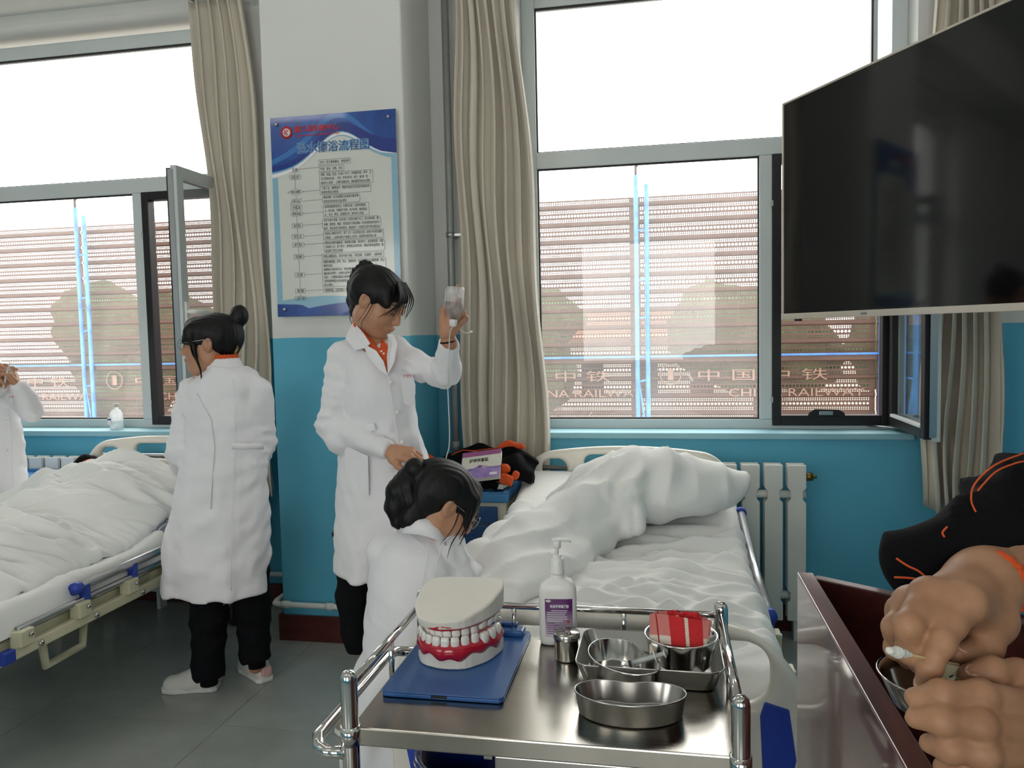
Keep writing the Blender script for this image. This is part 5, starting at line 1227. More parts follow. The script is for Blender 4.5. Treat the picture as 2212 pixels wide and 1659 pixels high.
xv = (M.to_3x3() @ Vector((1, 0, 0))); yv = (M.to_3x3() @ Vector((0, -sg, 0))); zv = xv.cross(yv)
MTt = Matrix((xv, yv, zv)).transposed().to_4x4(); MTt.translation = M @ Vector((w*.2, yb, .0032*nz))
place_text('lettering', '护理学基础', .024, MTt, 'ink_black', bkk, width=w*.48, bold=.0004)
b2 = thing('paper_stack', 'small pale booklet under the orange cuff on the bedside cabinet', 'booklet', (-.73, 3.52, CZ))
part('leaves', MB().box((-.80, 3.49, CZ+.002), (-.715, 3.62, CZ+.022), Matrix.Translation((-.755, 3.55, 0)) @ Matrix.Rotation(-.12, 4, 'Z') @ Matrix.Translation((.755, -3.55, 0))), 'paper', b2)
part('booklet_cover', MB().box((-.801, 3.489, CZ+.022), (-.714, 3.621, CZ+.024), Matrix.Translation((-.755, 3.55, 0)) @ Matrix.Rotation(-.12, 4, 'Z') @ Matrix.Translation((.755, -3.55, 0))), 'cream', b2)
dj = thing('folded_jacket', 'dark jacket lump with orange piping behind the left bed head', 'jacket', aty(190, 1000, 3.72))
s = SDF(.009, .03); s.chain([J(165, 1008, 3.7), J(190, 1002, 3.72), J(215, 1000, 3.72)], [.035, .045, .03]); s.chain([J(225, 1003, 3.72), J(250, 1000, 3.72)], [.025, .02])
part('jacket_body', s.mesh('jacket_body', disp=lambda P: .008*vnoise(P, 8, 4)), 'jacket_black', dj)
part('piping', MB().tube([J(180, 996, 3.675), J(198, 991, 3.67), J(210, 997, 3.68)], .003, 6), 'orange', dj)
# ================================================================== people
def xf(VQ, M, sc=1.0):
    V, Q = VQ; A = np.array(M)
    return (V*sc)@A[:3, :3].T+A[:3, 3], Q
def flipy(VQ): V, Q = VQ; V = V.copy(); V[:, 1] *= -1; return V, Q[:, ::-1]
def head_M(pos, fwd, pitch=0.0, roll=0.0):
    """local +x = where the face looks, +z up; pitch > 0 looks down"""
    f = Vector((fwd[0], fwd[1], 0)).normalized(); l = Vector((0, 0, 1)).cross(f)
    R = Matrix((f, l, Vector((0, 0, 1)))).transposed().to_4x4()
    return Matrix.Translation(pos) @ R @ Matrix.Rotation(math.radians(pitch), 4, 'Y') @ Matrix.Rotation(math.radians(roll), 4, 'X')
def make_head():
    s = SDF(.0034, .014)
    s.ell((-.012, 0, .024), (.094, .074, .078)); s.ell((.03, 0, -.03), (.064, .064, .086), k=.03); s.ell((.058, 0, -.092), (.032, .030, .022), k=.03)
    s.cap((.0, .05, -.062), (.06, .018, -.092), .02, .016, k=.03); s.cap((.0, -.05, -.062), (.06, -.018, -.092), .02, .016, k=.03)
    for y in (-1, 1):
        s.ell((.052, y*.036, -.034), (.03, .026, .026), k=.03)
        s.ell((.104, y*.033, .006), (.02, .02, .0135), op='s', k=.016)
        s.ell((.080, y*.032, .004), (.0135, .0155, .0125), k=.006)
        s.cap((.086, y*.018, .024), (.078, y*.048, .023), .007, .006, k=.012)
        s.ell((.099, y*.0105, -.033), (.0085, .0075, .007), k=.006)
        # ear
        s.ell((-.004, y*.074, -.004), (.019, .009, .031), Matrix.Rotation(-y*.35, 3, 'Z'), k=.008); s.ell((.002, y*.084, -.0), (.010, .007, .018), op='s', k=.005)
    s.cap((.090, 0, .014), (.107, 0, -.026), .0065, .0098, k=.012); s.ell((.104, 0, -.031), (.0095, .009, .008), k=.006)
    s.ell((.088, 0, -.058), (.014, .024, .012), k=.01)
    s.ell((.0985, 0, -.0545), (.0065, .020, .0052), k=.004); s.ell((.0965, 0, -.0645), (.0065, .017, .0058), k=.004)
    s.ell((.104, 0, -.0597), (.006, .018, .0012), op='s', k=.003)
    s.cap((-.012, 0, -.03), (-.014, 0, -.07), .05, .046, k=.03)
    return s.arrays(relax=1)
HEAD = make_head()
def make_hand(curl, spread=(6, 1, -4, -9), thumb=((.02, .03, -.008), (.05, .05, -.018), (.078, .056, -.024), (.1, .054, -.028)), res=.0028, forearm=.018, sc=1.0):
    """wrist at the origin, fingers along +x, thumb at +y, back of the hand +z. curl: 4 x (mcp, pip, dip) degrees"""
    s = SDF(res, .007)
    base = [(.088, .030), (.092, .0095), (.087, -.0115), (.078, -.031)]; L = [(.042, .026, .021), (.046, .029, .022), (.043, .027, .021), (.034, .020, .019)]; R0 = (.0098, .0100, .0094, .0084)
    for i in range(4):
        bx_, by = base[i]; b = np.array([bx_, by, 0.0])
        s.cap((.008, by*.55, -.002), b+np.array([-.004, 0, -.002]), .0155, .0118, k=.016)
        a = math.radians(spread[i]); d0 = np.array([math.cos(a), math.sin(a), 0]); ang = 0; p = b
        rr_ = R0[i]
        for j in range(3):
            ang += math.radians(curl[i][j]); d = d0*math.cos(ang)+np.array([0, 0, -math.sin(ang)])
            q = p+d*L[i][j]; s.cap(p, q, rr_, rr_*.9, k=.006); s.ell(p, rr_*1.04, k=.006); p = q; rr_ *= .9
    s.cap((.03, .0, -.008), (.062, .012, -.010), .016, .013, k=.016)
    t = [np.array(x) for x in thumb]
    s.cap((.006, .012, -.004), t[0], .016, .0155, k=.014); s.cap(t[0], t[1], .0155, .0122, k=.014); s.cap(t[1], t[2], .0118, .0104, k=.006); s.cap(t[2], t[3], .0104, .0085, k=.006)
    s.cap((-forearm, 0, 0), (.012, 0, -.001), .025, .022, k=.02, sq=((0, 0, 1), .78))
    V, Q = s.arrays(relax=1); return V*sc, Q
RELAX = ((20, 28, 15), (26, 34, 18), (32, 38, 20), (36, 40, 20))
def person(label, loc, cat='person'):
    return thing('person', label, cat, loc)
def px_rows(rows, Y0):
    o = []
    for py, pl_, pr_, ry, dy in rows:
        a, b = aty(pl_, py, Y0+dy), aty(pr_, py, Y0+dy)
        o.append(((a.z+b.z)/2, (a.x+b.x)/2, Y0+dy, (b.x-a.x)/2, ry))
    return o
def sheet_patch(name, pts, m, par, th=.004, bevel=0):
    """thin cloth patch through 3-D points (fan from the centroid)"""
    P = [Vector(p) for p in pts]; c = sum(P, Vector())/len(P); n = len(P)
    o = part(name, MB().add(P+[c], [(i, (i+1) % n, n) for i in range(n)], False), m, par)
    so = o.modifiers.new('thick', 'SOLIDIFY'); so.thickness = th; so.offset = 0; return o
def strand(pts, r0, r1=.0006, n=6, flat=None):
    m = len(pts)
    # smooth the polyline
    P = [Vector(p) for p in pts]; out = []
    for i in range(len(P)-1):
        p0, p1, p2, p3 = P[max(i-1, 0)], P[i], P[i+1], P[min(i+2, len(P)-1)]
        for k in range(5):
            t = k/5; out.append(.5*((2*p1)+(p2-p0)*t+(2*p0-5*p1+4*p2-p3)*t*t+(3*p1-p0-3*p2+p3)*t**3))
    out.append(P[-1]); N_ = len(out)
    return out, [r0+(r1-r0)*(i/(N_-1))**1.5 for i in range(N_)]
def strands(name, lst, m, par, n=6, flat=None):
    for pts, r0, r1 in lst:
        p, r = strand(pts, r0, r1); part(name, MB().tube(p, r, n, flat=flat), m, par)
def hair_mesh(name, M, build, par, sc, res=.0042, disp=None, m='hair'):
    s = SDF(res, .012); build(s); V, Q = xf(s.arrays(disp=disp, relax=1), M, sc)
    return part(name, mesh_np(name, V, Q), m, par)
def hair_cap(s, front=.078, low=-.07):
    s.ell((-.018, 0, .027), (.104, .0845, .085)); s.cap((-.045, 0, -.005), (-.042, 0, low), .058, .036, k=.03)
    s.ell((.102, 0, -.035), (.074, .082, .098), op='s', k=.016)
    for y in (-1, 1): s.ell((.0, y*.088, -.022), (.026, .022, .034), op='s', k=.01)
    s.cap((.03, 0, -.09), (-.01, 0, -.14), .06, .06, op='s', k=.02)
hd_disp = lambda P: .0010*np.sin(420*P[:, 1]+60*P[:, 0]+3*vnoise(P, 6, 2))+.0012*vnoise(P, 9, 5)
def glasses(M, sc, par):
    g = thing_none = None
    fr = MB()
    for y in (-1, 1):
        pts = [M @ (Vector((.102+.004*math.cos(a), y*.034+.024*math.cos(a), .002+.019*math.sin(a)))*sc) for a in [k*math.pi/9 for k in range(18)]]
        part('glasses_rim', MB().tube(pts, .0013, 6, closed=True), 'steel', par)
        part('glasses_lens', MB().add(pts, [tuple(range(18))]), 'lens', par)
        part('glasses_temple', MB().tube([M @ (Vector(p)*sc) for p in ((.098, y*.058, .006), (.06, y*.074, .008), (.0, y*.083, .012), (-.02, y*.083, .004))], .0014, 6), 'steel', par)
    part('glasses_bridge', MB().tube([M @ (Vector(p)*sc) for p in ((.104, .011, .006), (.108, 0, .009), (.104, -.011, .006))], .0013, 6), 'steel', par)
def face_bits(M, sc, par, down=True):
    for y in (-1, 1):
        part('eyebrow', MB().tube([M @ (Vector(p)*sc) for p in ((.093, y*.018, .026), (.091, y*.034, .031), (.080, y*.052, .027))], [.0012, .0022, .0008], 6), 'hair', par)
        part('eyelash', MB().tube([M @ (Vector(p)*sc) for p in ((.0915, y*.019, -.001), (.0935, y*.031, -.0035), (.085, y*.046, -.001))], [.0007, .0014, .0008], 6), 'hair', par)
    part('lips', MB().ring_loft([[M @ (Vector((.1015-.35*yy*yy*20*.05-abs(yy)*.12, yy, -.0592+zz))*sc) for zz in (-.0085*(1-(abs(yy)/.021)**2), -.0012, .0006, .0072*(1-(abs(yy)/.021)**1.6))] for yy in [-.0205+.041*k/10 for k in range(11)]], cap=False, closed_ring=False), 'lip', par)
def shoe(par, heel, toe, name='shoe', w=.044, h=.075, m='shoe_white', pink=False):
    heel, toe = Vector(heel), Vector(toe); d = (toe-heel); L = d.length; d.normalize(); M = frame4(heel, d, (0, 0, 1))
    s = SDF(.0045, .012); R = np.array(M)[:3, :3]
    T = lambda p: np.array(M @ Vector(p))
    s.chain([T((.035, 0, .034)), T((L*.5, 0, .03)), T((L-.05, 0, .026))], [w*.78, w*.9, w*.85]); s.chain([T((.035, 0, .05)), T((.07, 0, h))], [w*.72, w*.68]); s.chain([T((.07, 0, h-.005)), T((L*.6, 0, .045))], [w*.62, w*.7])
    zc = heel.z
    s.fn(lambda P: P[..., 2]-(zc+.016), np.array(heel)-.4, np.array(heel)+.4, 's' if False else 's', .002) if False else None
    V, Q = s.arrays(relax=2); V[:, 2] = np.maximum(V[:, 2], zc+.014)
    sh = part(name, mesh_np(name, V, Q), m, par)
    o2 = [(.0, -.028), (.02, -w*.86), (L*.45, -w*.86), (L*.72, -w*1.04), (L*.93, -w*.7), (L, 0), (L*.93, w*.7), (L*.72, w*1.04), (L*.45, w*.86), (.02, w*.86), (.0, .028)]
    part('sole', MB().prism(o2, 'z', 0, .02, M), 'rubber_white', sh, bevel=.006)
    for k in range(4):
        x = L*.42+k*.018; part('lace', MB().tube([M @ Vector((x, -.022, .078-.3*(x-L*.42))), M @ Vector((x+.006, 0, .087-.3*(x-L*.42))), M @ Vector((x, .022, .078-.3*(x-L*.42)))], .0028, 6), 'rubber_white', sh)
    if pink: part('heel_tab', MB().box((-.008, -.024, .03), (.012, .024, .072), M), 'shoe_pink', sh, bevel=.008)
    return sh
def coat_disp(elbows, amp=.007, seed=0):
    def f(P):
        d = .006*vnoise(P, 4, seed)+.003*vnoise(P, 11, seed+3)+.0022*ridge(P, (.9, .3, -.35), 6, seed+1, 1.8, 1.3)
        for e in elbows:
            e, ax = np.array(e[0]), np.array(e[1]); r = np.sqrt(((P-e)**2).sum(1)); d = d+amp*ridge(P, ax, 22, seed+7, 1.0, 1.4)*np.exp(-(r/.10)**2)
        # long soft drapes towards the hem
        an = P[:, 0]*1.0+P[:, 1]*.7
        d = d+.006*np.sin(an*46+1.5*np.sin(P[:, 2]*4+seed)+seed)*np.clip((.95-P[:, 2])*1.6, 0, 1)
        return d
    return f
# ------------------------------------------------------------------ person with the infusion bottle (standing)
Y3 = 2.88
p3 = person('person in white coat with high ponytail raising an infusion bottle beside the pillar', aty(790, 1480, Y3))
p3.location.z = 0; p3.location.x = aty(790, 1000, Y3).x
q = lambda px, py, dy=0.0: np.array(aty(px, py, Y3+dy))
HS3 = 1.10
H3 = head_M(Vector(q(816, 648, -.03)), (.985, -.17), 33)
# arms
shL, elL, wrL = q(742, 772, -.02), q(716, 918, -.05), q(838, 972, -.15)       # her right arm (left in the picture)
shR, elR, wrR = q(882, 782, 0), q(955, 808, -.03), q(970, 742, -.17)
hand3a = make_hand(((10, 30, 18), (26, 42, 20), (40, 48, 20), (48, 50, 20)), thumb=((.022, .03, -.012), (.052, .044, -.03), (.08, .042, -.042), (.1, .034, -.05)), sc=.98)
MA = frame4(Vector(wrL)+Vector((.018, -.006, -.003)), Vector(q(905, 985, -.2)-wrL), (.35, -.55, .75))
hand3b = make_hand(((22, 24, 12), (58, 88, 40), (66, 92, 45), (68, 92, 45)), spread=(8, 0, -4, -8), thumb=((.022, .03, -.012), (.05, .05, -.022), (.08, .054, -.02), (.105, .05, -.014)), sc=.98, forearm=.012)
MB_ = frame4(Vector(q(967, 716, -.185)), (.58, .08, .80), (.3, .93, -.25))     # fingers up, palm to the camera, thumb left
bod = [xf(HEAD, H3, HS3), xf(flipy(hand3a), MA), xf(flipy(hand3b), MB_)]
s = SDF(.007, .03); hb = np.array(H3 @ Vector((-.025, 0, -.09))*1.0)
s.chain([np.array(H3 @ (Vector((-.012, 0, -.05))*HS3)), q(797, 722, 0.0), q(806, 772, -.02)], [.05, .05, .07]); s.chain([q(785, 772, 0), q(840, 775, 0)], [.05, .05]); s.cap(q(812, 770, -.02), q(820, 860, 0), .075, .09)
s.chain([wrL, elL, shL], [.024, .028, .03]); s.chain([q(967, 716, -.185), wrR, elR, shR], [.022, .024, .028, .03]); s.cap(shL, q(812, 790), .03, .06); s.cap(shR, q(812, 790), .03, .06)
s.chain([q(812, 860), q(830, 1000)], [.1, .1]); s.chain([q(800, 1010), q(764, 1220), q(772, 1400)], [.07, .04, .03]); s.chain([q(845, 1010), q(838, 1220, .06), q(836, 1400, .1)], [.07, .04, .03])
bod.append(s.arrays(relax=1))
VV, QQ = join_arrays(bod); body3 = part('body', mesh_np('body', VV, QQ), 'skin', p3); face_bits(H3, HS3, p3)
s = SDF(.0095, .03)
s.loft(px_rows([(742, 770, 862, .075, 0), (765, 748, 884, .10, 0), (800, 740, 893, .115, 0), (850, 742, 897, .125, -.005), (920, 744, 900, .12, -.005), (1000, 733, 922, .135, 0), (1100, 727, 936, .15, 0), (1180, 724, 938, .16, 0), (1236, 722, 938, .165, 0)], Y3), fold=lambda a, z: 1+.03*np.sin(7*a+2)*np.clip((1.0-z)*1.6, 0, 1))
s.chain([q(765, 750, .01), shL], [.05, .062]); s.chain([q(858, 752, .01), shR], [.05, .06])
s.chain([shL, elL, wrL], [.066, .062, .040], k=.01); s.cap(elL, q(735, 952, -.08), .062, .058, k=.01); s.chain([shR, elR], [.062, .058], k=.014); s.chain([elR, q(963, 800, -.07), wrR], [.056, .058, .039], k=.012)
s.cap(np.array(H3 @ (Vector((0, 0, -.10))*HS3)), q(812, 760, -.20), .068, .02, op='s', k=.01)
dirL = (wrL-elL)/np.linalg.norm(wrL-elL); dirR = (wrR-elR)/np.linalg.norm(wrR-elR)
s.fn(lambda P: -((P-(wrL+dirL*.012))@dirL), wrL-.05, wrL+.09, 's', .004); s.fn(lambda P: -((P-(wrR+dirR*.012))@dirR), wrR-.05, wrR+.09, 's', .004)
coat3 = part('coat', s.mesh('coat', disp=coat_disp([(elL, (.3, .2, 1)), (elR, (1, 0, .4)), (q(900, 800), (1, 0, 1)), (q(745, 800), (.2, 0, 1))], .008, 1)), 'coat_white', p3)
fy = -.135
sheet_patch('collar', [q(764, 696, -.03), q(752, 716, -.06), q(747, 732, -.085), q(768, 757, -.115), q(788, 752, -.125), q(800, 742, -.12), q(782, 715, -.085)], 'coat_white', coat3)
sheet_patch('lapel', [q(790, 745, -.12), q(788, 753, -.128), q(796, 772, -.138), q(820, 800, -.145), q(838, 812, -.145), q(828, 780, -.14), q(812, 757, -.128)], 'coat_white', coat3)
sheet_patch('lapel', [q(836, 722, -.085), q(842, 738, -.11), q(836, 770, -.13), q(838, 810, -.142), q(852, 782, -.132), q(858, 742, -.11), q(850, 722, -.08)], 'coat_white', coat3)
s = SDF(.006, .012); s.chain([q(770, 704, -.035), q(782, 722, -.065), q(800, 742, -.085), q(816, 762, -.105), q(830, 800, -.125)], [.014, .014, .013, .012, .008]); s.chain([q(826, 738, -.06), q(830, 748, -.085), q(832, 770, -.11), q(834, 802, -.125)], [.008, .012, .013, .008]); s.chain([q(766, 700, -.02), q(772, 692, .03)], [.012, .014])
part('orange_shirt', s.mesh('orange_shirt'), 'orange', coat3)
for px, py, dy in ((844, 826, -.14), (858, 890, -.137), (868, 955, -.145)):
    part('button', MB().lathe([(0, .004), (.007, .0035), (.0075, 0), (0, 0)], Vector(q(px, py, dy)), 14, Matrix.Rotation(math.pi/2, 4, 'X'), close=False), 'plastic_white', coat3)
for px, py, dy in ((824, 759, -.105), (829, 764, -.108)): part('shirt_button', MB().lathe([(0, .003), (.004, .0025), (.0045, 0), (0, 0)], Vector(q(px, py, dy-.012)), 10, Matrix.Rotation(math.pi/2, 4, 'X'), close=False), 'plastic_white', coat3)
part('front_seam', MB().tube([q(839, 812, -.142), q(846, 860, -.138), q(856, 930, -.136), q(866, 990, -.148), q(868, 1100, -.155), q(868, 1232, -.165)], .0024, 6), 'coat_white', coat3)
sheet_patch('breast_pocket', [q(864, 812, -.125), q(893, 806, -.098), q(897, 872, -.1), q(888, 878, -.11), q(873, 872, -.122)], 'coat_white', coat3, .003)
MT3 = Matrix.Translation(Vector(q(871, 815, -.13))) @ Matrix.Rotation(.55, 4, 'Z') @ Matrix.Rotation(math.pi/2, 4, 'X'); place_text('lettering', '护理专业', .013, MT3, 'ink_red', coat3, width=.042)
sheet_patch('side_pocket', [q(745, 962, -.11), q(795, 985, -.15), q(797, 1070, -.155), q(748, 1070, -.12)], 'coat_white', coat3, .003)
sheet_patch('belt_tab', [q(772, 925, -.105), q(808, 914, -.13), q(812, 928, -.132), q(775, 940, -.108)], 'coat_white', coat3, .004)
s = SDF(.009, .03); s.chain([q(764, 1150, 0), q(763, 1300, 0), q(771, 1404, 0)], [.082, .066, .05]); s.fn(lambda P: P[..., 2]-(q(770, 1404)[2]-.012), q(770, 1404)-.2, q(770, 1404)+.2, 's', .003)
part('trousers', s.mesh('trousers', disp=lambda P: .006*ridge(P, (.2, 0, 1), 9, 3, 1.2)+.003*vnoise(P, 9, 2)), 'trouser_black', p3)
s = SDF(.009, .03); s.chain([q(838, 1150, .05), q(836, 1300, .08), q(834, 1404, .1)], [.082, .066, .052])
part('trousers', s.mesh('trousers', disp=lambda P: .006*ridge(P, (.2, 0, 1), 9, 3, 1.2)+.003*vnoise(P, 9, 2)), 'trouser_black', p3)
part('trouser_piping', MB().tube([q(751, 1236, -.062), q(744, 1270, -.05), q(742, 1310, -.045), q(746, 1360, -.04), q(755, 1400, -.035)], .0022, 6), 'orange', p3)
h0 = Vector(q(790, 1440)); h0.z = 0; shoe(p3, (h0.x-.0, Y3+.05, 0), (h0.x-.035, Y3-.2, 0), m='shoe_grey'); shoe(p3, (h0.x+.13, Y3+.12, 0), (h0.x+.15, Y3-.12, 0), m='shoe_grey')
# hair
def hb3(s):
    hair_cap(s)
    s.cap((.04, -.05, .06), (.07, -.058, .02), .016, .010, k=.03); s.cap((.05, .02, .072), (.082, .02, .045), .014, .008, k=.03); s.cap((.05, -.02, .072), (.084, -.02, .045), .014, .008, k=.03)
hair_mesh('hair', H3, hb3, p3, HS3, disp=hd_disp)
L3 = lambda *p: H3 @ (Vector(p)*HS3)
s = SDF(.005, .012); s.chain([q(812, 592, -.01), q(799, 578, 0), q(788, 576, .01), q(775, 592, .02), q(767, 618, .03), q(764, 648, .03), q(768, 680, .03), q(772, 695, .03)], [.02, .019, .024, .028, .030, .026, .016, .005])
part('ponytail', s.mesh('ponytail', disp=lambda P: .002*np.sin(300*(P[:, 0]+.4*P[:, 2])+3*vnoise(P, 5, 1))), 'hair', p3)
hbc = Vector(q(803, 584, -.004)); hbn = (Vector(q(788, 572, .01))-Vector(q(818, 598, -.01))).normalized(); hu = hbn.orthogonal().normalized(); hv = hbn.cross(hu)
part('hair_band', MB().tube([hbc+hu*(.022*math.cos(a))+hv*(.022*math.sin(a)) for a in [k*math.pi/8 for k in range(16)]], .006, 8, closed=True), 'white_paint', p3)
st = []
for y, x1, z1 in ((-.068, .062, -.03), (-.060, .074, -.018), (-.05, .086, -.012), (-.04, .094, -.008), (-.028, .1, .0), (-.012, .106, .004), (.004, .108, .002), (.02, .108, -.004), (.034, .102, -.012), (.048, .094, -.018)):
    st.append(([L3(.05, y*.5, .1), L3(.094, y*.8, .068), L3(.104, y*1.0, .034), L3(x1+.006, y*1.05, z1)], .0052, .0006))
st += [([L3(.03, -.075, .03), L3(.034, -.086, -.03), L3(.03, -.084, -.075), L3(.045, -.078, -.105)], .003, .0006), ([L3(.02, -.076, .02), L3(.022, -.088, -.04), L3(.012, -.082, -.09)], .0024, .0006), ([q(764, 660, .0), q(756, 682, 0), q(760, 700, 0), q(769, 716, 0)], .003, .0006), ([q(768, 665, .0), q(762, 690, 0), q(770, 705, 0)], .0026, .0006), ([q(806, 584, -.03), q(811, 575, -.03), q(813, 566, -.03)], .0014, .0005)]
strands('hair_strand', st, 'hair', p3, 6, .55)
part('wrist_band', MB().tube([Vector(q(968, 738, -.178))+Vector((.027*math.cos(a), .026*math.sin(a), .003*math.cos(a)+.004*math.sin(a))) for a in [k*math.pi/8 for k in range(16)]], .0032, 6, closed=True), 'hair', p3)
# infusion bottle held upside down
bc3 = q(982, 655, -.235); BT = thing('infusion_bottle', 'clear upside-down infusion bottle held up in the raised hand', 'bottle', bc3)
ax3 = Vector((.10, 0, 1)).normalized(); MBt = frame4(Vector(bc3), (1, 0, -.1), ax3)
part('bottle_body', MB().lathe([(.013, -.068), (.013, -.05), (.018, -.046), (.03, -.028), (.0315, -.018), (.0315, .05), (.029, .056), (0, .058)], (0, 0, 0), 22, MBt), 'bottle_plastic', BT)
part('infusion_liquid', MB().lathe([(.012, -.066), (.012, -.05), (.017, -.045), (.0285, -.027), (.0300, -.018), (.0300, .004), (0, .004)], (0, 0, 0), 22, MBt, close=False), 'saline_clear', BT)
part('stopper', MB().lathe([(.0, -.082), (.012, -.08), (.0145, -.066), (.0145, -.056)], (0, 0, 0), 16, MBt, close=False), 'plastic_white', BT)
part('label_strip', MB().box((-.0325, -.012, -.012), (-.0312, .008, .046), MBt), 'ink_white', BT); part('label_band', MB().box((-.0335, -.012, -.008), (-.032, .008, .002), MBt), 'label_purple', BT)
IV = thing('infusion_tube', 'thin clear infusion tubing hanging down from the raised bottle', 'tubing', q(970, 740, -.22))
def smooth(pts, n=6):
    p, _ = strand(pts, 1, 1); return p
tp_ = [MBt @ Vector((0, 0, -.08)), Vector(q(972, 720, -.235)), Vector(q(970, 760, -.24)), Vector(q(969, 790, -.24))]
part('upper_tube', MB().tube(smooth(tp_), .0019, 8), 'tube_clear', IV)
part('drip_chamber', MB().tube([q(969, 788, -.24), q(968, 800, -.24), q(968, 822, -.24), q(967, 830, -.24)], [.004, .0062, .0062, .003], 12), 'tube_clear', IV)
part('lower_tube', MB().tube(smooth([q(967, 830, -.24), q(969, 880, -.24), q(971, 930, -.24), q(970, 965, -.24), q(963, 992, -.23), q(955, 1030, -.2), q(945, 1080, -.15)]), .0021, 8), 'tube_clear', IV)
part('air_vent_tube', MB().tube(smooth([q(986, 700, -.17), q(996, 714, -.19), q(1006, 719, -.2), q(1016, 717, -.2)]), .0019, 8), 'tube_clear', IV)
part('vent_cap', MB().tube([q(1015, 717, -.2), q(1020, 716, -.2)], [.003, .0045], 10), 'plastic_white', IV)
# ------------------------------------------------------------------ person with a bun, back turned
Y2 = 2.92
p2 = person('person in white coat with hair bun, back turned beside the left bed', aty(470, 1480, Y2)); p2.location.z = 0
q = lambda px, py, dy=0.0: np.array(aty(px, py, Y2+dy))
HS2 = 1.08; H2 = head_M(Vector(q(457, 740)), (-.95, -.30), 4)
s = SDF(.008, .03); s.chain([np.array(H2 @ (Vector((-.014, 0, -.06))*HS2)), q(478, 800), q(485, 850)], [.052, .054, .09]); s.chain([q(485, 850), q(480, 1000), q(470, 1180)], [.1, .1, .11])
s.chain([q(425, 860), q(392, 972, -.02), q(405, 1005, .17)], [.03, .028, .024]); s.chain([q(548, 860), q(565, 955, .06), q(545, 1010, .2)], [.03, .028, .024])
s.chain([q(450, 1150), q(455, 1300), q(448, 1470)], [.085, .06, .03]); s.chain([q(530, 1150, .1), q(545, 1300, .12), q(552, 1440, .13)], [.085, .06, .03])
hand2 = make_hand(RELAX, sc=.95); M2h = frame4(Vector(q(405, 1005, .17)), (.2, 1, .0), (0, 0, 1)); M2g = frame4(Vector(q(545, 1010, .22)), (-.3, 1, 0), (0, 0, 1))
VV, QQ = join_arrays([xf(HEAD, H2, HS2), s.arrays(relax=1), xf(flipy(hand2), M2h), xf(hand2, M2g)]); part('body', mesh_np('body', VV, QQ), 'skin', p2); face_bits(H2, HS2, p2); glasses(H2, HS2, p2)
s = SDF(.0095, .03)
s.loft(px_rows([(792, 462, 530, .075, 0), (805, 440, 548, .09, 0), (830, 412, 566, .11, .0), (880, 402, 574, .125, 0), (950, 404, 573, .125, .0), (1000, 398, 575, .13, 0), (1100, 374, 578, .145, 0), (1200, 363, 580, .155, 0), (1277, 358, 580, .16, .0)], Y2), fold=lambda a, z: 1+.018*np.sin(6*a+1)*np.clip((1.0-z)*1.6, 0, 1))
sA, eA, wA = q(418, 845), q(392, 975, -.03), q(392, 1012, .16); sB, eB, wB = q(556, 845, .0), q(568, 955, .05), q(556, 1010, .2)
s.chain([sA, eA], [.062, .062], k=.01); s.chain([eA, wA], [.062, .045], k=.01); s.chain([sB, eB, wB], [.06, .056, .042], k=.01)
s.cap(np.array(H2 @ (Vector((-.02, 0, -.06))*HS2)), np.array(H2 @ (Vector((-.02, 0, -.135))*HS2)), .062, .055, op='s', k=.01)
coat2 = part('coat', s.mesh('coat', disp=coat_disp([(eA, (.3, .3, 1)), (eB, (.2, 0, 1)), (sA, (1, 0, .6))], .007, 5)), 'coat_white', p2)
c0 = q(486, 796, .0)
s = SDF(.006, .008)
for k in range(17):
    a = math.radians(-70+250*k/16); nx_ = q(484, 800)+np.array([.07*math.cos(a)*1.0, -.064*math.sin(a), .022]); 
    s.cap(nx_+np.array([0, 0, -.012+.018*math.sin(a)*0]), nx_+np.array([-.012*math.cos(a), .012*math.sin(a), .024]), .009, .007)
part('collar', s.mesh('collar'), 'coat_white', coat2)
s = SDF(.005, .006)
for k in range(15):
    a = math.radians(-60+230*k/14); nx_ = q(483, 786)+np.array([.054*math.cos(a), -.05*math.sin(a), .024]); s.cap(nx_, nx_+np.array([0, 0, .01]), .008, .007)
part('orange_shirt', s.mesh('orange_shirt'), 'orange', coat2)
part('back_seam', MB().tube([q(503, 818, -.112), q(506, 880, -.128), q(506, 960, -.126), q(502, 1060, -.143), q(500, 1180, -.156), q(500, 1276, -.163)], .0018, 5), 'coat_white', coat2)
part('yoke_seam', MB().tube([q(425, 850, -.115), q(455, 905, -.135), q(463, 965, -.133), q(455, 1100, -.147)], .0018, 5), 'coat_white', coat2)
part('half_belt', MB().ring_loft([[q(x, 957+dy_, d_) for dy_ in (0, 14)] for x, d_ in ((500, -.132), (530, -.12), (555, -.092), (570, -.05))], cap=False, closed_ring=False), 'coat_white', coat2).modifiers.new('thick', 'SOLIDIFY').thickness = .002
for nm, pts, rs in (('trousers', [q(452, 1200), q(452, 1330), q(449, 1458)], [.09, .074, .068]), ('trousers', [q(535, 1200, .08), q(545, 1310, .11), q(552, 1420, .12)], [.09, .076, .068])):
    s = SDF(.009, .03); s.chain(pts, rs); zc = pts[-1][2]-.01; s.fn(lambda P, zc=zc: P[..., 2]-zc, pts[-1]-.25, pts[-1]+.25, 's', .003)
    part(nm, s.mesh(nm, disp=lambda P: .005*ridge(P, (.2, 0, 1), 8, 3, 1.2)+.003*vnoise(P, 9, 2)), 'trouser_black', p2)
for (hx, hy), (tx, ty) in (((458, 1488), (372, 1492)), ((570, 1470), (528, 1442))):
    a, b = atz(hx, hy, .0), atz(tx, ty, .0); d = (b-a).normalized(); shoe(p2, a-d*.03, a+d*.215, pink=True, w=.047, h=.088)
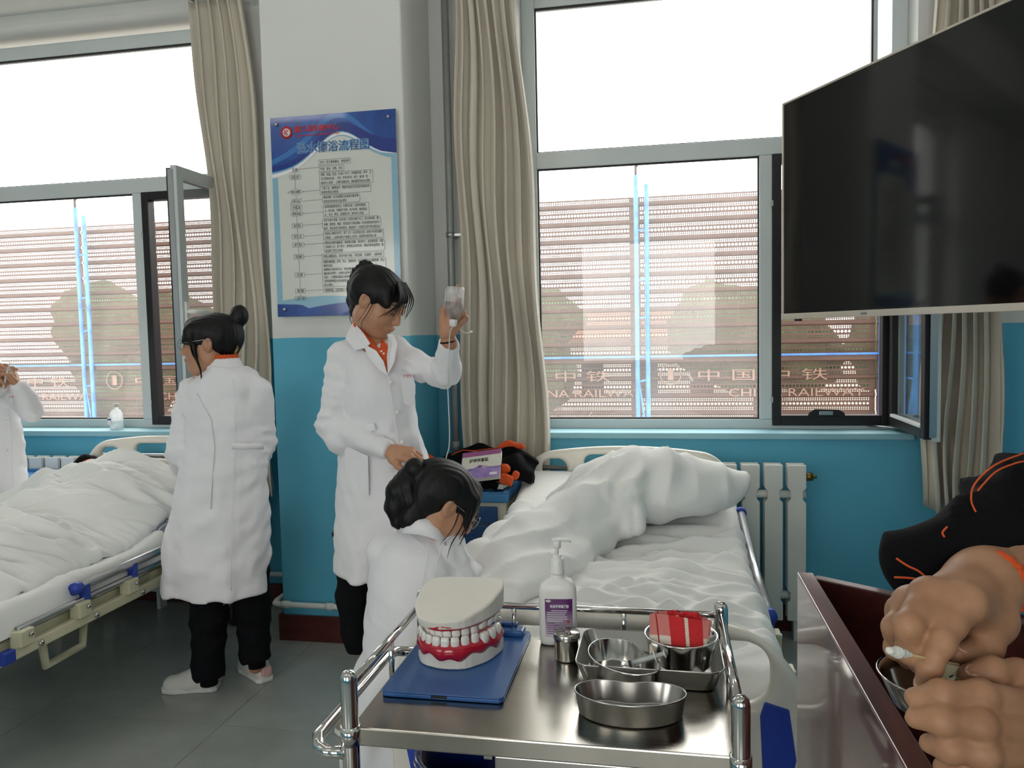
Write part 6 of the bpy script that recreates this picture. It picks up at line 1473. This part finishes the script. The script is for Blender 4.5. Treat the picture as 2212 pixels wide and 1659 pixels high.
for a, b in ((q(450, 1440), q(452, 1478)), (q(552, 1405, .12), q(556, 1440, .12))): part('sock', MB().tube([a, b], .036, 12), 'trouser_black', p2)
def hb2(s):
    hair_cap(s); s.ell((-.112, 0, .092), (.034, .034, .04)); s.cap((-.08, 0, .06), (-.1, 0, .08), .03, .024)
    for y in (-1, 1): s.cap((.06, y*.06, .05), (.04, y*.078, -.05), .016, .006, k=.015)
    s.cap((.055, 0, .068), (.088, .0, .026), .032, .018, k=.03); s.cap((.045, .045, .055), (.08, .055, .012), .02, .012, k=.03); s.cap((.045, -.045, .055), (.08, -.055, .012), .02, .012, k=.03)
hair_mesh('hair', H2, hb2, p2, HS2, disp=hd_disp)
L2 = lambda *p: H2 @ (Vector(p)*HS2)
strands('hair_strand', [([L2(.04, .078, .0), L2(.04, .082, -.05), L2(.03, .08, -.1), L2(.034, .078, -.15)], .012, .001), ([L2(.055, .074, .02), L2(.052, .08, -.03), L2(.038, .08, -.07)], .010, .001)], 'hair', p2, 6, .4)
part('hair_clip', MB().tube([L2(-.098, .035, -.02), L2(-.098, .04, -.035), L2(-.09, .045, -.05)], .006, 6), 'brass', p2)
# ------------------------------------------------------------------ person seated beside the right bed
Y4 = 2.28
p4 = person('person in white coat with low ponytail and glasses seated bent over the right bed', aty(900, 1500, Y4)); p4.location.z = 0
q = lambda px, py, dy=0.0: np.array(aty(px, py, Y4+dy))
HS4 = 1.10; H4 = head_M(Vector(q(958, 1084, .02)), (.84, .54), 38)
s = SDF(.008, .03); s.chain([np.array(H4 @ (Vector((-.012, 0, -.05))*HS4)), q(922, 1128, .05), q(900, 1210, .03)], [.048, .040, .05]); s.chain([q(895, 1220, .02), q(885, 1400)], [.08, .09])
s.chain([q(965, 1190), q(990, 1240, .05), q(1060, 1270, .25)], [.03, .028, .024]); s.chain([q(832, 1200), q(836, 1300, .14), q(930, 1290, .3)], [.03, .028, .024])
s.chain([q(860, 1430), q(900, 1440, .4)], [.09, .06]); s.chain([q(930, 1430), q(960, 1440, .4)], [.09, .06]); s.chain([q(900, 1440, .4), np.array((q(900, 1440, .4)[0], Y4+.42, .06))], [.06, .04]); s.chain([q(960, 1440, .4), np.array((q(960, 1440, .4)[0]-.02, Y4+.42, .06))], [.06, .04])
hand4 = make_hand(RELAX, sc=.95)
VV, QQ = join_arrays([xf(HEAD, H4, HS4), s.arrays(relax=1), xf(flipy(hand4), frame4(Vector(q(1060, 1270, .25)), (.5, .8, 0), (0, 0, 1))), xf(hand4, frame4(Vector(q(930, 1290, .3)), (.9, .4, 0), (0, 0, 1)))]); part('body', mesh_np('body', VV, QQ), 'skin', p4); face_bits(H4, HS4, p4); glasses(H4, HS4, p4)
s = SDF(.0095, .03)
zlow = .16
rows = px_rows([(1120, 882, 944, .055, .035), (1134, 866, 956, .075, .028), (1152, 838, 976, .092, .02), (1185, 812, 992, .11, .0), (1240, 797, 995, .13, .0), (1320, 793, 985, .14, .0), (1400, 790, 985, .15, .0), (1450, 775, 992, .17, .02), (1500, 758, 1000, .19, .04), (1560, 750, 1005, .21, .06), (1640, 748, 1008, .22, .08)], Y4)
s.loft(rows, fold=lambda a, z: 1+.025*np.sin(6*a+1)*np.clip((.7-z)*2, 0, 1))
sA, eA, wA = q(968, 1180), q(988, 1235, .03), q(1050, 1262, .22); sB, eB, wB = q(828, 1190), q(836, 1300, .13), q(920, 1290, .28)
s.chain([sA, eA, wA], [.064, .06, .042], k=.01); s.chain([sB, eB, wB], [.06, .056, .04], k=.01)
s.cap(np.array(H4 @ (Vector((-.02, 0, -.06))*HS4)), q(918, 1112, .045), .046, .036, op='s', k=.01)
coat4 = part('coat', s.mesh('coat', disp=coat_disp([(eA, (.5, .2, 1)), (sA, (1, .3, .4)), (q(870, 1330), (.4, 0, 1))], .007, 9)), 'coat_white', p4)
s = SDF(.006, .008)
for k in range(15):
    a = math.radians(-40+230*k/14); c_ = q(912, 1120, .035)+np.array([.07*math.cos(a), -.066*math.sin(a), .016-.012*math.cos(a)]); s.cap(c_+np.array([.012*math.cos(a), -.012*math.sin(a), -.03]), c_+np.array([-.004*math.cos(a), .004*math.sin(a), .012]), .007, .007)
part('collar', s.mesh('collar'), 'coat_white', coat4)
lo_ = [q(856, 1150, -.07), q(876, 1152, -.094), q(902, 1154, -.104), q(928, 1160, -.104), q(950, 1168, -.09), q(966, 1178, -.055)]; up_ = [q(876, 1112, -.02), q(890, 1108, -.038), q(908, 1106, -.046), q(928, 1109, -.044), q(944, 1120, -.034), q(956, 1138, -.015)]
part('collar_fold', MB().ring_loft([[Vector(u_), Vector(u_*.5+l_*.5)+Vector((0, -.006, .006)), Vector(l_)] for u_, l_ in zip(up_, lo_)], cap=False, closed_ring=False), 'coat_white', coat4).modifiers.new('thick', 'SOLIDIFY').thickness = .005
part('back_seam', MB().tube([q(880, 1150, -.08), q(925, 1190, -.122), q(915, 1250, -.137), q(905, 1330, -.147), q(902, 1420, -.163)], .0018, 5), 'coat_white', coat4)
part('sleeve_seam', MB().tube([q(985, 1150, -.05), q(957, 1172, -.1), q(945, 1210, -.125), q(940, 1250, -.14)], .002, 5), 'coat_white', coat4)
sx4 = q(880, 1500)[0]
for a, b in (((sx4, Y4+.34, 0), (sx4-.02, Y4+.58, 0)), ((sx4+.12, Y4+.34, 0), (sx4+.12, Y4+.58, 0))): shoe(p4, a, b, m='shoe_grey')
def hb4(s):
    hair_cap(s, low=-.085); s.cap((-.05, 0, -.02), (-.052, 0, -.08), .056, .045, k=.02); s.cap((.05, .0, .062), (.09, 0, .016), .034, .02, k=.03)
    for y in (-1, 1): s.cap((.05, y*.052, .045), (.068, y*.07, -.02), .02, .008, k=.03)
    s.cap((-.09, 0, .03), (-.112, 0, .035), .03, .024)
    s.cap((-.112, 0, .035), (-.125, -.004, .03), .022, .03)
hair_mesh('hair', H4, hb4, p4, HS4, disp=hd_disp)
L4 = lambda *p: H4 @ (Vector(p)*HS4)
tb_ = L4(-.125, 0, .03)
part('hair_band', MB().tube([L4(-.112+.004*math.cos(a), .027*math.cos(a), .034+.027*math.sin(a)) for a in [k*math.pi/8 for k in range(16)]], .0075, 8, closed=True), 'trouser_black', p4)
s = SDF(.0055, .015); pt0 = np.array(tb_); s.chain([pt0, q(888, 1034, -.02), q(864, 1062, -.04), q(855, 1095, -.05), q(860, 1130, -.06), q(866, 1140, -.06)], [.026, .042, .040, .032, .016, .005])
s.chain([q(882, 1050, -.05), q(885, 1085, -.06), q(878, 1110, -.07)], [.03, .022, .004])
part('ponytail', s.mesh('ponytail', disp=lambda P: .0016*np.sin(330*(P[:, 0]+.3*P[:, 2])+3*vnoise(P, 5, 1))+.0015*vnoise(P, 12, 2)), 'hair', p4)
strands('hair_strand', [([L4(.04, -.078, .02), L4(.05, -.09, -.03), L4(.055, -.085, -.08), L4(.07, -.08, -.12)], .0035, .0006), ([L4(.02, -.08, .01), L4(.03, -.092, -.04), L4(.03, -.085, -.1)], .0028, .0006), ([L4(.06, -.07, .02), L4(.072, -.08, -.03), L4(.08, -.076, -.075)], .005, .0006), ([L4(.05, -.075, .03), L4(.062, -.086, -.02), L4(.068, -.082, -.06)], .006, .0006)], 'hair', p4, 6, .5)
sl = thing('stool', 'low round stool hidden under the seated person', 'stool', (q(880, 1500)[0], Y4+.02, 0))
c_ = q(885, 1480, .02); part('stool_seat', MB().lathe([(0, .34), (.15, .34), (.16, .35), (.16, .38), (.15, .39), (0, .39)], (c_[0], Y4+.03, 0), 24, close=False), 'black_plastic', sl)
for k in range(4): part('leg', MB().tube([(c_[0]+.1*math.cos(k*1.57+.78), Y4+.03+.1*math.sin(k*1.57+.78), .34), (c_[0]+.15*math.cos(k*1.57+.78), Y4+.03+.15*math.sin(k*1.57+.78), 0)], .011, 8), 'chrome', sl)
# ------------------------------------------------------------------ person at the left edge
Y1 = 3.44
p1 = person('person in white coat cut off at the left edge, holding a syringe', aty(-40, 1400, Y1)); p1.location.z = 0
q = lambda px, py, dy=0.0: np.array(aty(px, py, Y1+dy))
H1 = head_M(Vector(q(-75, 660)), (.35, -.94), 22)
eA, wA = q(66, 886, -.03), q(44, 838, -.1); eB, wB = q(-120, 890, -.06), q(-12, 842, -.12)
hand1 = make_hand(((30, 35, 20), (45, 45, 25), (55, 50, 25), (60, 55, 25)), thumb=((.02, .03, -.014), (.048, .042, -.03), (.075, .036, -.042), (.095, .026, -.046)))
s = SDF(.008, .03); s.chain([np.array(H1 @ Vector((-.026, 0, -.08))), q(-60, 760), q(-58, 860)], [.055, .058, .1]); s.chain([q(-58, 860), q(-50, 1080)], [.1, .1]); s.chain([q(-10, 812), eA, wA], [.03, .024, .024]); s.chain([q(-118, 800), eB, wB], [.03, .026, .024])
s.chain([q(-75, 1080), np.array((q(-75, 1080)[0], Y1, .07))], [.09, .045]); s.chain([q(-25, 1080), np.array((q(-25, 1080)[0], Y1, .07))], [.09, .045])
VV, QQ = join_arrays([xf(HEAD, H1, 1.05), s.arrays(relax=1), xf(flipy(hand1), frame4(Vector(wA), (-.28, -.25, .9), (.9, .35, .3))), xf(hand1, frame4(Vector(wB), (.45, -.2, .85), (-.8, -.1, .3)))]); part('body', mesh_np('body', VV, QQ), 'skin', p1); face_bits(H1, 1.05, p1)
s = SDF(.0105, .03)
s.loft(px_rows([(765, -95, -20, .075, 0), (790, -125, 5, .11, 0), (850, -135, 25, .13, 0), (930, -135, 42, .13, 0), (1000, -140, 50, .14, 0), (1090, -145, 58, .15, 0), (1250, -150, 62, .16, 0)], Y1), fold=lambda a, z: 1+.025*np.sin(7*a+1)*np.clip((1.0-z)*1.6, 0, 1))
s.chain([q(-5, 810), eA], [.062, .058]); s.chain([eA, q(58, 862, -.06), wA], [.056, .05, .042]); s.chain([q(-122, 805), eB, wB], [.06, .056, .042])
s.cap(np.array(H1 @ Vector((0, 0, -.1))), q(-55, 765, -.1), .06, .02, op='s', k=.01)
coat1 = part('coat', s.mesh('coat', disp=coat_disp([(eA, (.5, .2, 1))], .007, 3)), 'coat_white', p1)
part('front_seam', MB().tube([q(18, 860, -.128), q(26, 950, -.13), q(30, 1085, -.15)], .0022, 5), 'coat_white', coat1)
for px, py in ((14, 905), (18, 972)): part('button', MB().lathe([(0, .004), (.007, .0035), (.0075, 0), (0, 0)], Vector(q(px, py, -.135)), 12, Matrix.Rotation(math.pi/2, 4, 'X'), close=False), 'plastic_white', coat1)
MT1 = Matrix.Translation(Vector(q(19, 860, -.14))) @ Matrix.Rotation(math.pi/2, 4, 'X'); place_text('lettering', '护理', .014, MT1, 'ink_red', coat1, width=.026)
s = SDF(.012, .03); s.chain([q(-75, 1180), np.array((q(-75, 1180)[0], Y1, .12))], [.085, .06]); part('trousers', s.mesh('trousers'), 'trouser_black', p1)
s = SDF(.012, .03); s.chain([q(-20, 1180), np.array((q(-20, 1180)[0], Y1, .12))], [.085, .06]); part('trousers', s.mesh('trousers'), 'trouser_black', p1)
for x in (q(-75, 1180)[0], q(-20, 1180)[0]): shoe(p1, (x, Y1+.06, 0), (x+.03, Y1-.18, 0))
hair_mesh('hair', H1, lambda s: (hair_cap(s), s.cap((.05, 0, .085), (.098, 0, .03), .04, .02, k=.03), s.chain([(-.1, 0, .04), (-.14, 0, .0), (-.14, 0, -.09)], [.03, .035, .012])), p1, 1.05, disp=hd_disp)
sy = thing('syringe', 'thin syringe held up between the fingers at the left edge', 'syringe', q(20, 795, -.15))
a1, b1 = Vector(q(22, 782, -.16)), Vector(q(10, 825, -.15))
part('barrel', MB().tube([a1+(b1-a1)*.3, b1], .006, 10), 'tube_clear', sy); part('needle_cap', MB().tube([a1, a1+(b1-a1)*.3], [.0018, .0032], 8), 'plastic_white', sy); part('plunger_rod', MB().tube([b1, b1+(b1-a1)*.3], .004, 8), 'plastic_white', sy)
# ------------------------------------------------------------------ patient in the left bed
pt = person('patient under the quilt in the left bed, arm in grey checked sleeve', (-2.64, 3.0, .62))
qa = lambda px, py, X: np.array(atx(px, py, X))
HP = head_M(Vector((-2.64, 3.46, .80)), (0, -1), -68)
s = SDF(.012, .04); s.chain([(-2.64, 3.2, .72), (-2.64, 2.7, .64), (-2.62, 2.2, .62)], [.09, .08, .05]); sh_ = np.array((-2.42, 3.22, .74)); el_ = np.array(qa(352, 1165, -2.19)); wr_ = np.array(qa(366, 1205, -2.13))
s.chain([(-2.6, 3.2, .72), sh_, el_], [.08, .05, .036]); s.chain([el_, wr_], [.036, .026])
VV, QQ = join_arrays([s.arrays(relax=1), xf(HEAD, HP, 1.0), xf(make_hand(RELAX), frame4(Vector(wr_), (.3, .4, -.6), (1, 0, 0)))]); part('body', mesh_np('body', VV, QQ), 'skin', pt)
hair_mesh('hair', HP, lambda s: hair_cap(s), pt, 1.0, disp=hd_disp)
def m_check():
    m = bpy.data.materials.new('sleeve_check'); m.use_nodes = True; nt = m.node_tree; b = nt.nodes['Principled BSDF']
    g = nd(nt, 'ShaderNodeNewGeometry', -900, 0); w = []
    for ax, rot in ((0, (0, 0, 0)), (1, (0, 1.57, .6))):
        mp = nd(nt, 'ShaderNodeMapping', -700, -200*ax); mp.inputs['Rotation'].default_value = rot; wv = nd(nt, 'ShaderNodeTexWave', -500, -200*ax, Scale=9.0); wv.wave_profile = 'SIN'
        nt.links.new(g.outputs['Position'], mp.inputs[0]); nt.links.new(mp.outputs[0], wv.inputs['Vector']); mr = nd(nt, 'ShaderNodeMapRange', -300, -200*ax); mr.inputs[1].default_value = .93; mr.inputs[2].default_value = .97; nt.links.new(wv.outputs['Fac'], mr.inputs[0]); w.append(mr)
    mx = nd(nt, 'ShaderNodeMath', -150, 0, operation='MAXIMUM'); nt.links.new(w[0].outputs[0], mx.inputs[0]); nt.links.new(w[1].outputs[0], mx.inputs[1])
    c = nd(nt, 'ShaderNodeMix', 0, 0, data_type='RGBA'); c.inputs[6].default_value = (*lin((112,116,132)), 1); c.inputs[7].default_value = (*lin((196,200,208)), 1)
    nt.links.new(mx.outputs[0], c.inputs[0]); nt.links.new(c.outputs[2], b.inputs['Base Color']); b.inputs['Roughness'].default_value = .85; MATS['sleeve_check'] = m
m_check()
s = SDF(.008, .02); s.chain([sh_, el_], [.065, .06]); s.cap(el_, el_+(wr_-el_)*.2, .06, .058); dd = (wr_-el_)/np.linalg.norm(wr_-el_); s.fn(lambda P: -((P-(el_+dd*.012))@dd), el_-.1, el_+.1, 's', .004)
part('sleeve', s.mesh('sleeve', disp=lambda P: .005*vnoise(P, 8, 2)), 'sleeve_check', pt)
# ================================================================== wooden lectern
LZ = 1.05
lc = thing('lectern', 'dark red glossy wooden lectern with raised side boards at the lower right', 'lectern', (.5, .95, 0))
part('side_board', MB().prism([(.45, 0), (1.484, 0), (1.484, LZ), (.45, LZ)], 'x', .2385, .2655), 'wood_red', lc, bevel=.002)
part('side_board_edge', MB().box((.2385, .45, LZ+.0), (.2655, 1.484, LZ+.0025)), 'wood_red', lc, bevel=.001)
an = math.radians(-35)
MBk = Matrix.Translation((.2655, 1.470, 0)) @ Matrix.Rotation(an, 4, 'Z')
part('back_board', MB().box((.0, -.012, 0), (.42, .012, LZ), MBk), 'wood_dark', lc, bevel=.002)
e = MBk @ Vector((.42, 0, 0))
part('side_board', MB().box((e.x-.012, .45, 0), (e.x+.012, e.y, LZ-.06)), 'wood_red', lc, bevel=.002)
part('desk_panel', MB().prism([(.2655, .45), (e.x-.012, .45), (e.x-.012, e.y-.01), (.2655, 1.45)], 'z', .80, .825), 'wood_dark', lc)
part('front_board', MB().box((.2655, .45, 0), (e.x-.012, .47, .80)), 'wood_red', lc)
pp = thing('paper_sheet', 'small white printed paper lying on the lectern desk', 'paper', (.33, .72, .826))
part('sheet', MB().box((.30, .66, .826), (.36, .76, .8268)), 'paper', pp)
for k in range(4): part('print_line', MB().box((.305, .675+k*.02, .8269), (.352, .679+k*.02, .8272)), 'ink_black', pp)
# ================================================================== person at the lectern: hands and sleeves
p5 = person('person in dark jacket with orange piping at the lower right holding a cotton swab', (.88, .72, 0))
KD = 1.0
qd = lambda px, py, d: np.array(CAM+ray(px, py)/FPX*d*KD)
s = SDF(.0021, .006)
def fing(js, rs, kk=.005):
    P = [qd(*j) for j in js]
    for i in range(len(P)-1): s.cap(P[i], P[i+1], rs[i], rs[i+1], k=kk)
    for i in range(len(P)-1): s.ell(P[i], rs[i]*1.05, k=kk)
    return P
# upper hand
wr5 = qd(2124, 1262, .745)
I_ = fing([(2083, 1302, .665), (2034, 1388, .640), (2008, 1440, .640), (1994, 1480, .648)], [.0118, .0102, .0090, .0072])
M_ = fing([(2008, 1290, .675), (1962, 1352, .650), (1964, 1406, .655), (1986, 1438, .668)], [.0125, .0108, .0095, .0078])
R_ = fing([(1968, 1305, .705), (1934, 1356, .69), (1936, 1400, .70), (1962, 1428, .71)], [.0118, .0100, .0090, .0076])
K_ = fing([(1948, 1320, .735), (1932, 1368, .73), (1945, 1405, .735), (1965, 1424, .74)], [.0105, .0088, .008, .007])
T_ = fing([(2140, 1338, .715), (2128, 1396, .695), (2092, 1416, .685), (2068, 1412, .68)], [.0165, .0138, .0112, .0088])
for a, r in ((I_, .0125), (M_, .013), (R_, .0125), (K_, .0115)): s.cap(wr5, a[0], .024, r, k=.013)
s.cap(wr5, T_[0], .024, .0165, k=.018); s.cap(wr5, qd(2200, 1160, .85), .0265, .03, k=.02); s.cap(T_[0], I_[0], .016, .012, k=.016); s.cap(I_[0], M_[0], .0125, .0125, k=.01); s.cap(M_[0], R_[0], .012, .012, k=.01); s.cap(I_[1]*.55+I_[0]*.45, M_[1]*.5+M_[0]*.5, .010, .010, k=.01)
hA = s.arrays(relax=1)
nails = []
def nail(tip, prev, up, r, name='nail'):
    t = Vector(tip-prev).normalized(); n = Vector(up).normalized(); n = (n-t*n.dot(t)).normalized(); b = t.cross(n); c = Vector(tip)-t*r*.25+n*r*.78
    pts = [[c+t*(r*.95*math.cos(a))*k+b*(r*.72*math.sin(a))*k+n*(.0016*(1-k*k)) for a in [q_*math.pi/6 for q_ in range(12)]] for k in (1.0, .6, .05)]
    part(name, MB().ring_loft(pts, cap=True), 'nail', p5)
# lower hand
s = SDF(.0021, .006)
I2 = fing([(2240, 1528, .64), (2118, 1502, .615), (2034, 1500, .612), (1976, 1507, .622)], [.0125, .0112, .0102, .0080])
M2 = fing([(2240, 1580, .63), (2116, 1566, .60), (2034, 1556, .60), (1978, 1552, .612)], [.0125, .0112, .0102, .0080])
R2 = fing([(2240, 1632, .63), (2124, 1628, .598), (2052, 1618, .60), (2008, 1606, .612)], [.012, .0108, .0098, .0078])
K2 = fing([(2240, 1680, .64), (2144, 1684, .608), (2076, 1670, .608), (2036, 1656, .618)], [.0108, .0096, .0088, .0072])
T2 = fing([(2268, 1490, .68), (2200, 1462, .66), (2142, 1452, .652), (2094, 1458, .652)], [.0165, .0135, .0118, .0092])
w2 = qd(2400, 1600, .70)
for a, r in ((I2, .0128), (M2, .0128), (R2, .0122), (K2, .0112)): s.cap(w2, a[0], .025, r, k=.013)
s.cap(w2, T2[0], .025, .017, k=.018); s.cap(w2, w2+np.array([.14, .05, .0]), .026, .033, k=.02); s.cap(T2[0], I2[0], .016, .012, k=.016)
hB = s.arrays(relax=1)
s = SDF(.012, .04); tor = np.array((.88, .72, 1.02)); s.chain([tor, tor+np.array((0, 0, -.35))], [.13, .13]); s.chain([tor+np.array((.02, 0, .32)), tor+np.array((.02, 0, .05))], [.07, .13]); shA, shB = tor+np.array((.0, .19, .27)), tor+np.array((.0, -.19, .27))
elA, elB = qd(2440, 1040, 1.05), w2+np.array([.30, .02, -.02])
s.chain([wr5, elA, shA], [.028, .038, .05]); s.chain([w2+np.array([.1, .03, 0]), elB, shB], [.03, .038, .05]); s.cap(shA, shB, .07, .07)
for y in (-.1, .1): s.chain([tor+np.array((0, y, -.35)), (tor[0], tor[1]+y, .5), (tor[0], tor[1]+y, .08)], [.09, .065, .045])
H5 = head_M(Vector(tor)+Vector((-.02, .0, .52)), (-1, -.15), 40)
VV, QQ = join_arrays([hA, hB, s.arrays(relax=1), xf(HEAD, H5, 1.05)]); part('body', mesh_np('body', VV, QQ), 'skin_hand', p5)
toc = -np.array(CF)
nail(I_[3], I_[2], (-.5, -.5, .6), .0074); nail(T2[3], T2[2], (0, -.6, .75), .0094); nail(T_[3], T_[2], (-.2, -.5, .8), .0088)
hair_mesh('hair', H5, lambda s: (hair_cap(s), s.cap((.05, 0, .085), (.098, 0, .03), .04, .02, k=.03)), p5, 1.05, disp=hd_disp)
s = SDF(.0055, .03)
s.chain([qd(2105, 1240, .80), qd(2135, 1205, .82), qd(2215, 1130, .88), qd(2330, 1070, .98), elA], [.045, .056, .068, .078, .078]); s.chain([qd(2020, 1238, .80), qd(2080, 1222, .80)], [.034, .041]); s.cap(qd(1978, 1244, .80), qd(2040, 1230, .80), .022, .032); s.chain([elA, shA], [.07, .085])
s.cap(qd(1985, 1212, .81), qd(2070, 1178, .82), .03, .036); s.cap(wr5, qd(2120, 1270, .70), .03, .048, op='s', k=.008)
def sl_disp(P): return .007*ridge(P, (.55, -.2, .75), 16, 3, 1.2, 1.5)+.004*vnoise(P, 9, 3)
jk5 = part('jacket_sleeve', s.mesh('jacket_sleeve', disp=sl_disp), 'jacket_black', p5)
s = SDF(.01, .04); s.chain([tor+np.array((0, 0, .26)), tor+np.array((0, 0, -.4))], [.17, .16]); s.cap(shA, shB, .09, .09); s.chain([shB, elB, w2+np.array([.16, .04, 0])], [.09, .07, .055])
part('jacket', s.mesh('jacket', disp=lambda P: .008*vnoise(P, 5, 3)), 'jacket_black', p5)
s = SDF(.012, .03); 
for y in (-.1, .1): s.chain([tor+np.array((0, y, -.38)), (tor[0], tor[1]+y, .5), (tor[0], tor[1]+y, .12)], [.11, .085, .07])
part('trousers', s.mesh('trousers'), 'trouser_black', p5)
for y in (-.1, .1): shoe(p5, (tor[0]+.06, tor[1]+y, 0), (tor[0]-.19, tor[1]+y, 0))
s = SDF(.0035, .004); fa = qd(2200, 1160, .85)-wr5; fa /= np.linalg.norm(fa); cu = np.array(CR); cu = cu-fa*(cu@fa); cu /= np.linalg.norm(cu); cv = np.cross(fa, cu)
ring5 = [wr5+fa*.004+cu*(.030*math.cos(a))+cv*(.028*math.sin(a)) for a in [math.radians(-75+130*k/20) for k in range(21)]]
s.chain(ring5, [.0075]*21)
part('orange_cuff', s.mesh('orange_cuff', disp=lambda P: .0015*np.sin((P@cv)*900)), 'orange', p5)
for pts in ([(1936, 1206, .742), (1960, 1222, .735), (1986, 1235, .728), (2008, 1256, .722)], [(1932, 1247, .742), (1955, 1248, .735), (1977, 1250, .73)], [(2040, 1160, .762), (2036, 1150, .767), (2046, 1138, .772)], [(2108, 1106, .785), (2098, 1080, .795), (2106, 1045, .805), (2150, 1004, .82), (2215, 978, .84)], [(2112, 1060, .80), (2150, 1020, .815), (2190, 1002, .825), (2215, 996, .83)]):
    p_, r_ = strand([Vector(qd(*x)) for x in pts], .001, .001); part('piping', MB().tube(p_, .001, 6), 'orange', jk5)
# things held
bo = qd(2042, 1462, .69); sbw = thing('steel_dish', 'small round steel dish cradled in the lower hand over the lectern', 'dish', bo)
part('dish_shell', MB().lathe([(r_, z_) for r_, z_ in [(0, -.03), (.034, -.03), (.042, -.026), (.052, -.004), (.0545, 0), (.0555, .001), (.0545, .002), (.051, -.002), (.041, -.024), (.033, -.027), (0, -.027)]], bo, 40, close=False), 'steel_bright', sbw)
dc = Vector(qd(2042, 1464, .658)); axd = Vector((-.12, -.45, .88)).normalized(); MD = frame4(dc, (1, 0, .1), axd)
mat('lid_cream', (232,228,200), .45, var=.08, vscale=80)
ln_ = thing('bottle_lid', 'round cream bottle lid with small dark print between the fingers', 'lid', dc)
part('lid_disc', MB().lathe([(0, -.008), (.0185, -.008), (.0192, -.006), (.0192, -.001), (.0182, .0), (0, .0004)], (0, 0, 0), 36, MD, close=False), 'lid_cream', ln_)
for k in range(9):
    x, y = rq.uniform(-.009, .009), rq.uniform(-.008, .008); part('print_mark', MB().box((x-.002, y-.0005, .0003), (x+.002, y+.0006, .0008), MD @ Matrix.Rotation(.5, 4, 'Z')), 'ink_black', ln_)
part('bottle_neck', MB().lathe([(.012, -.02), (.013, -.008)], (0, 0, 0), 24, MD), 'brass', ln_)
sw = thing('cotton_swab', 'cotton swab on a thin wooden stick held between the fingers', 'swab', qd(1934, 1410, .655))
a_, b_ = qd(1913, 1404, .615), qd(2070, 1436, .655)
part('stick', MB().tube([a_+(b_-a_)*.05, b_], .0012, 6), 'stick', sw)
s = SDF(.0012, .002); s.chain([a_+(b_-a_)*.05, a_+(b_-a_)*.16, a_+(b_-a_)*.33], [.0034, .0042, .002]); part('cotton_tip', s.mesh('cotton_tip', disp=lambda P: .0006*vnoise(P, 160, 2)), 'cotton', sw)
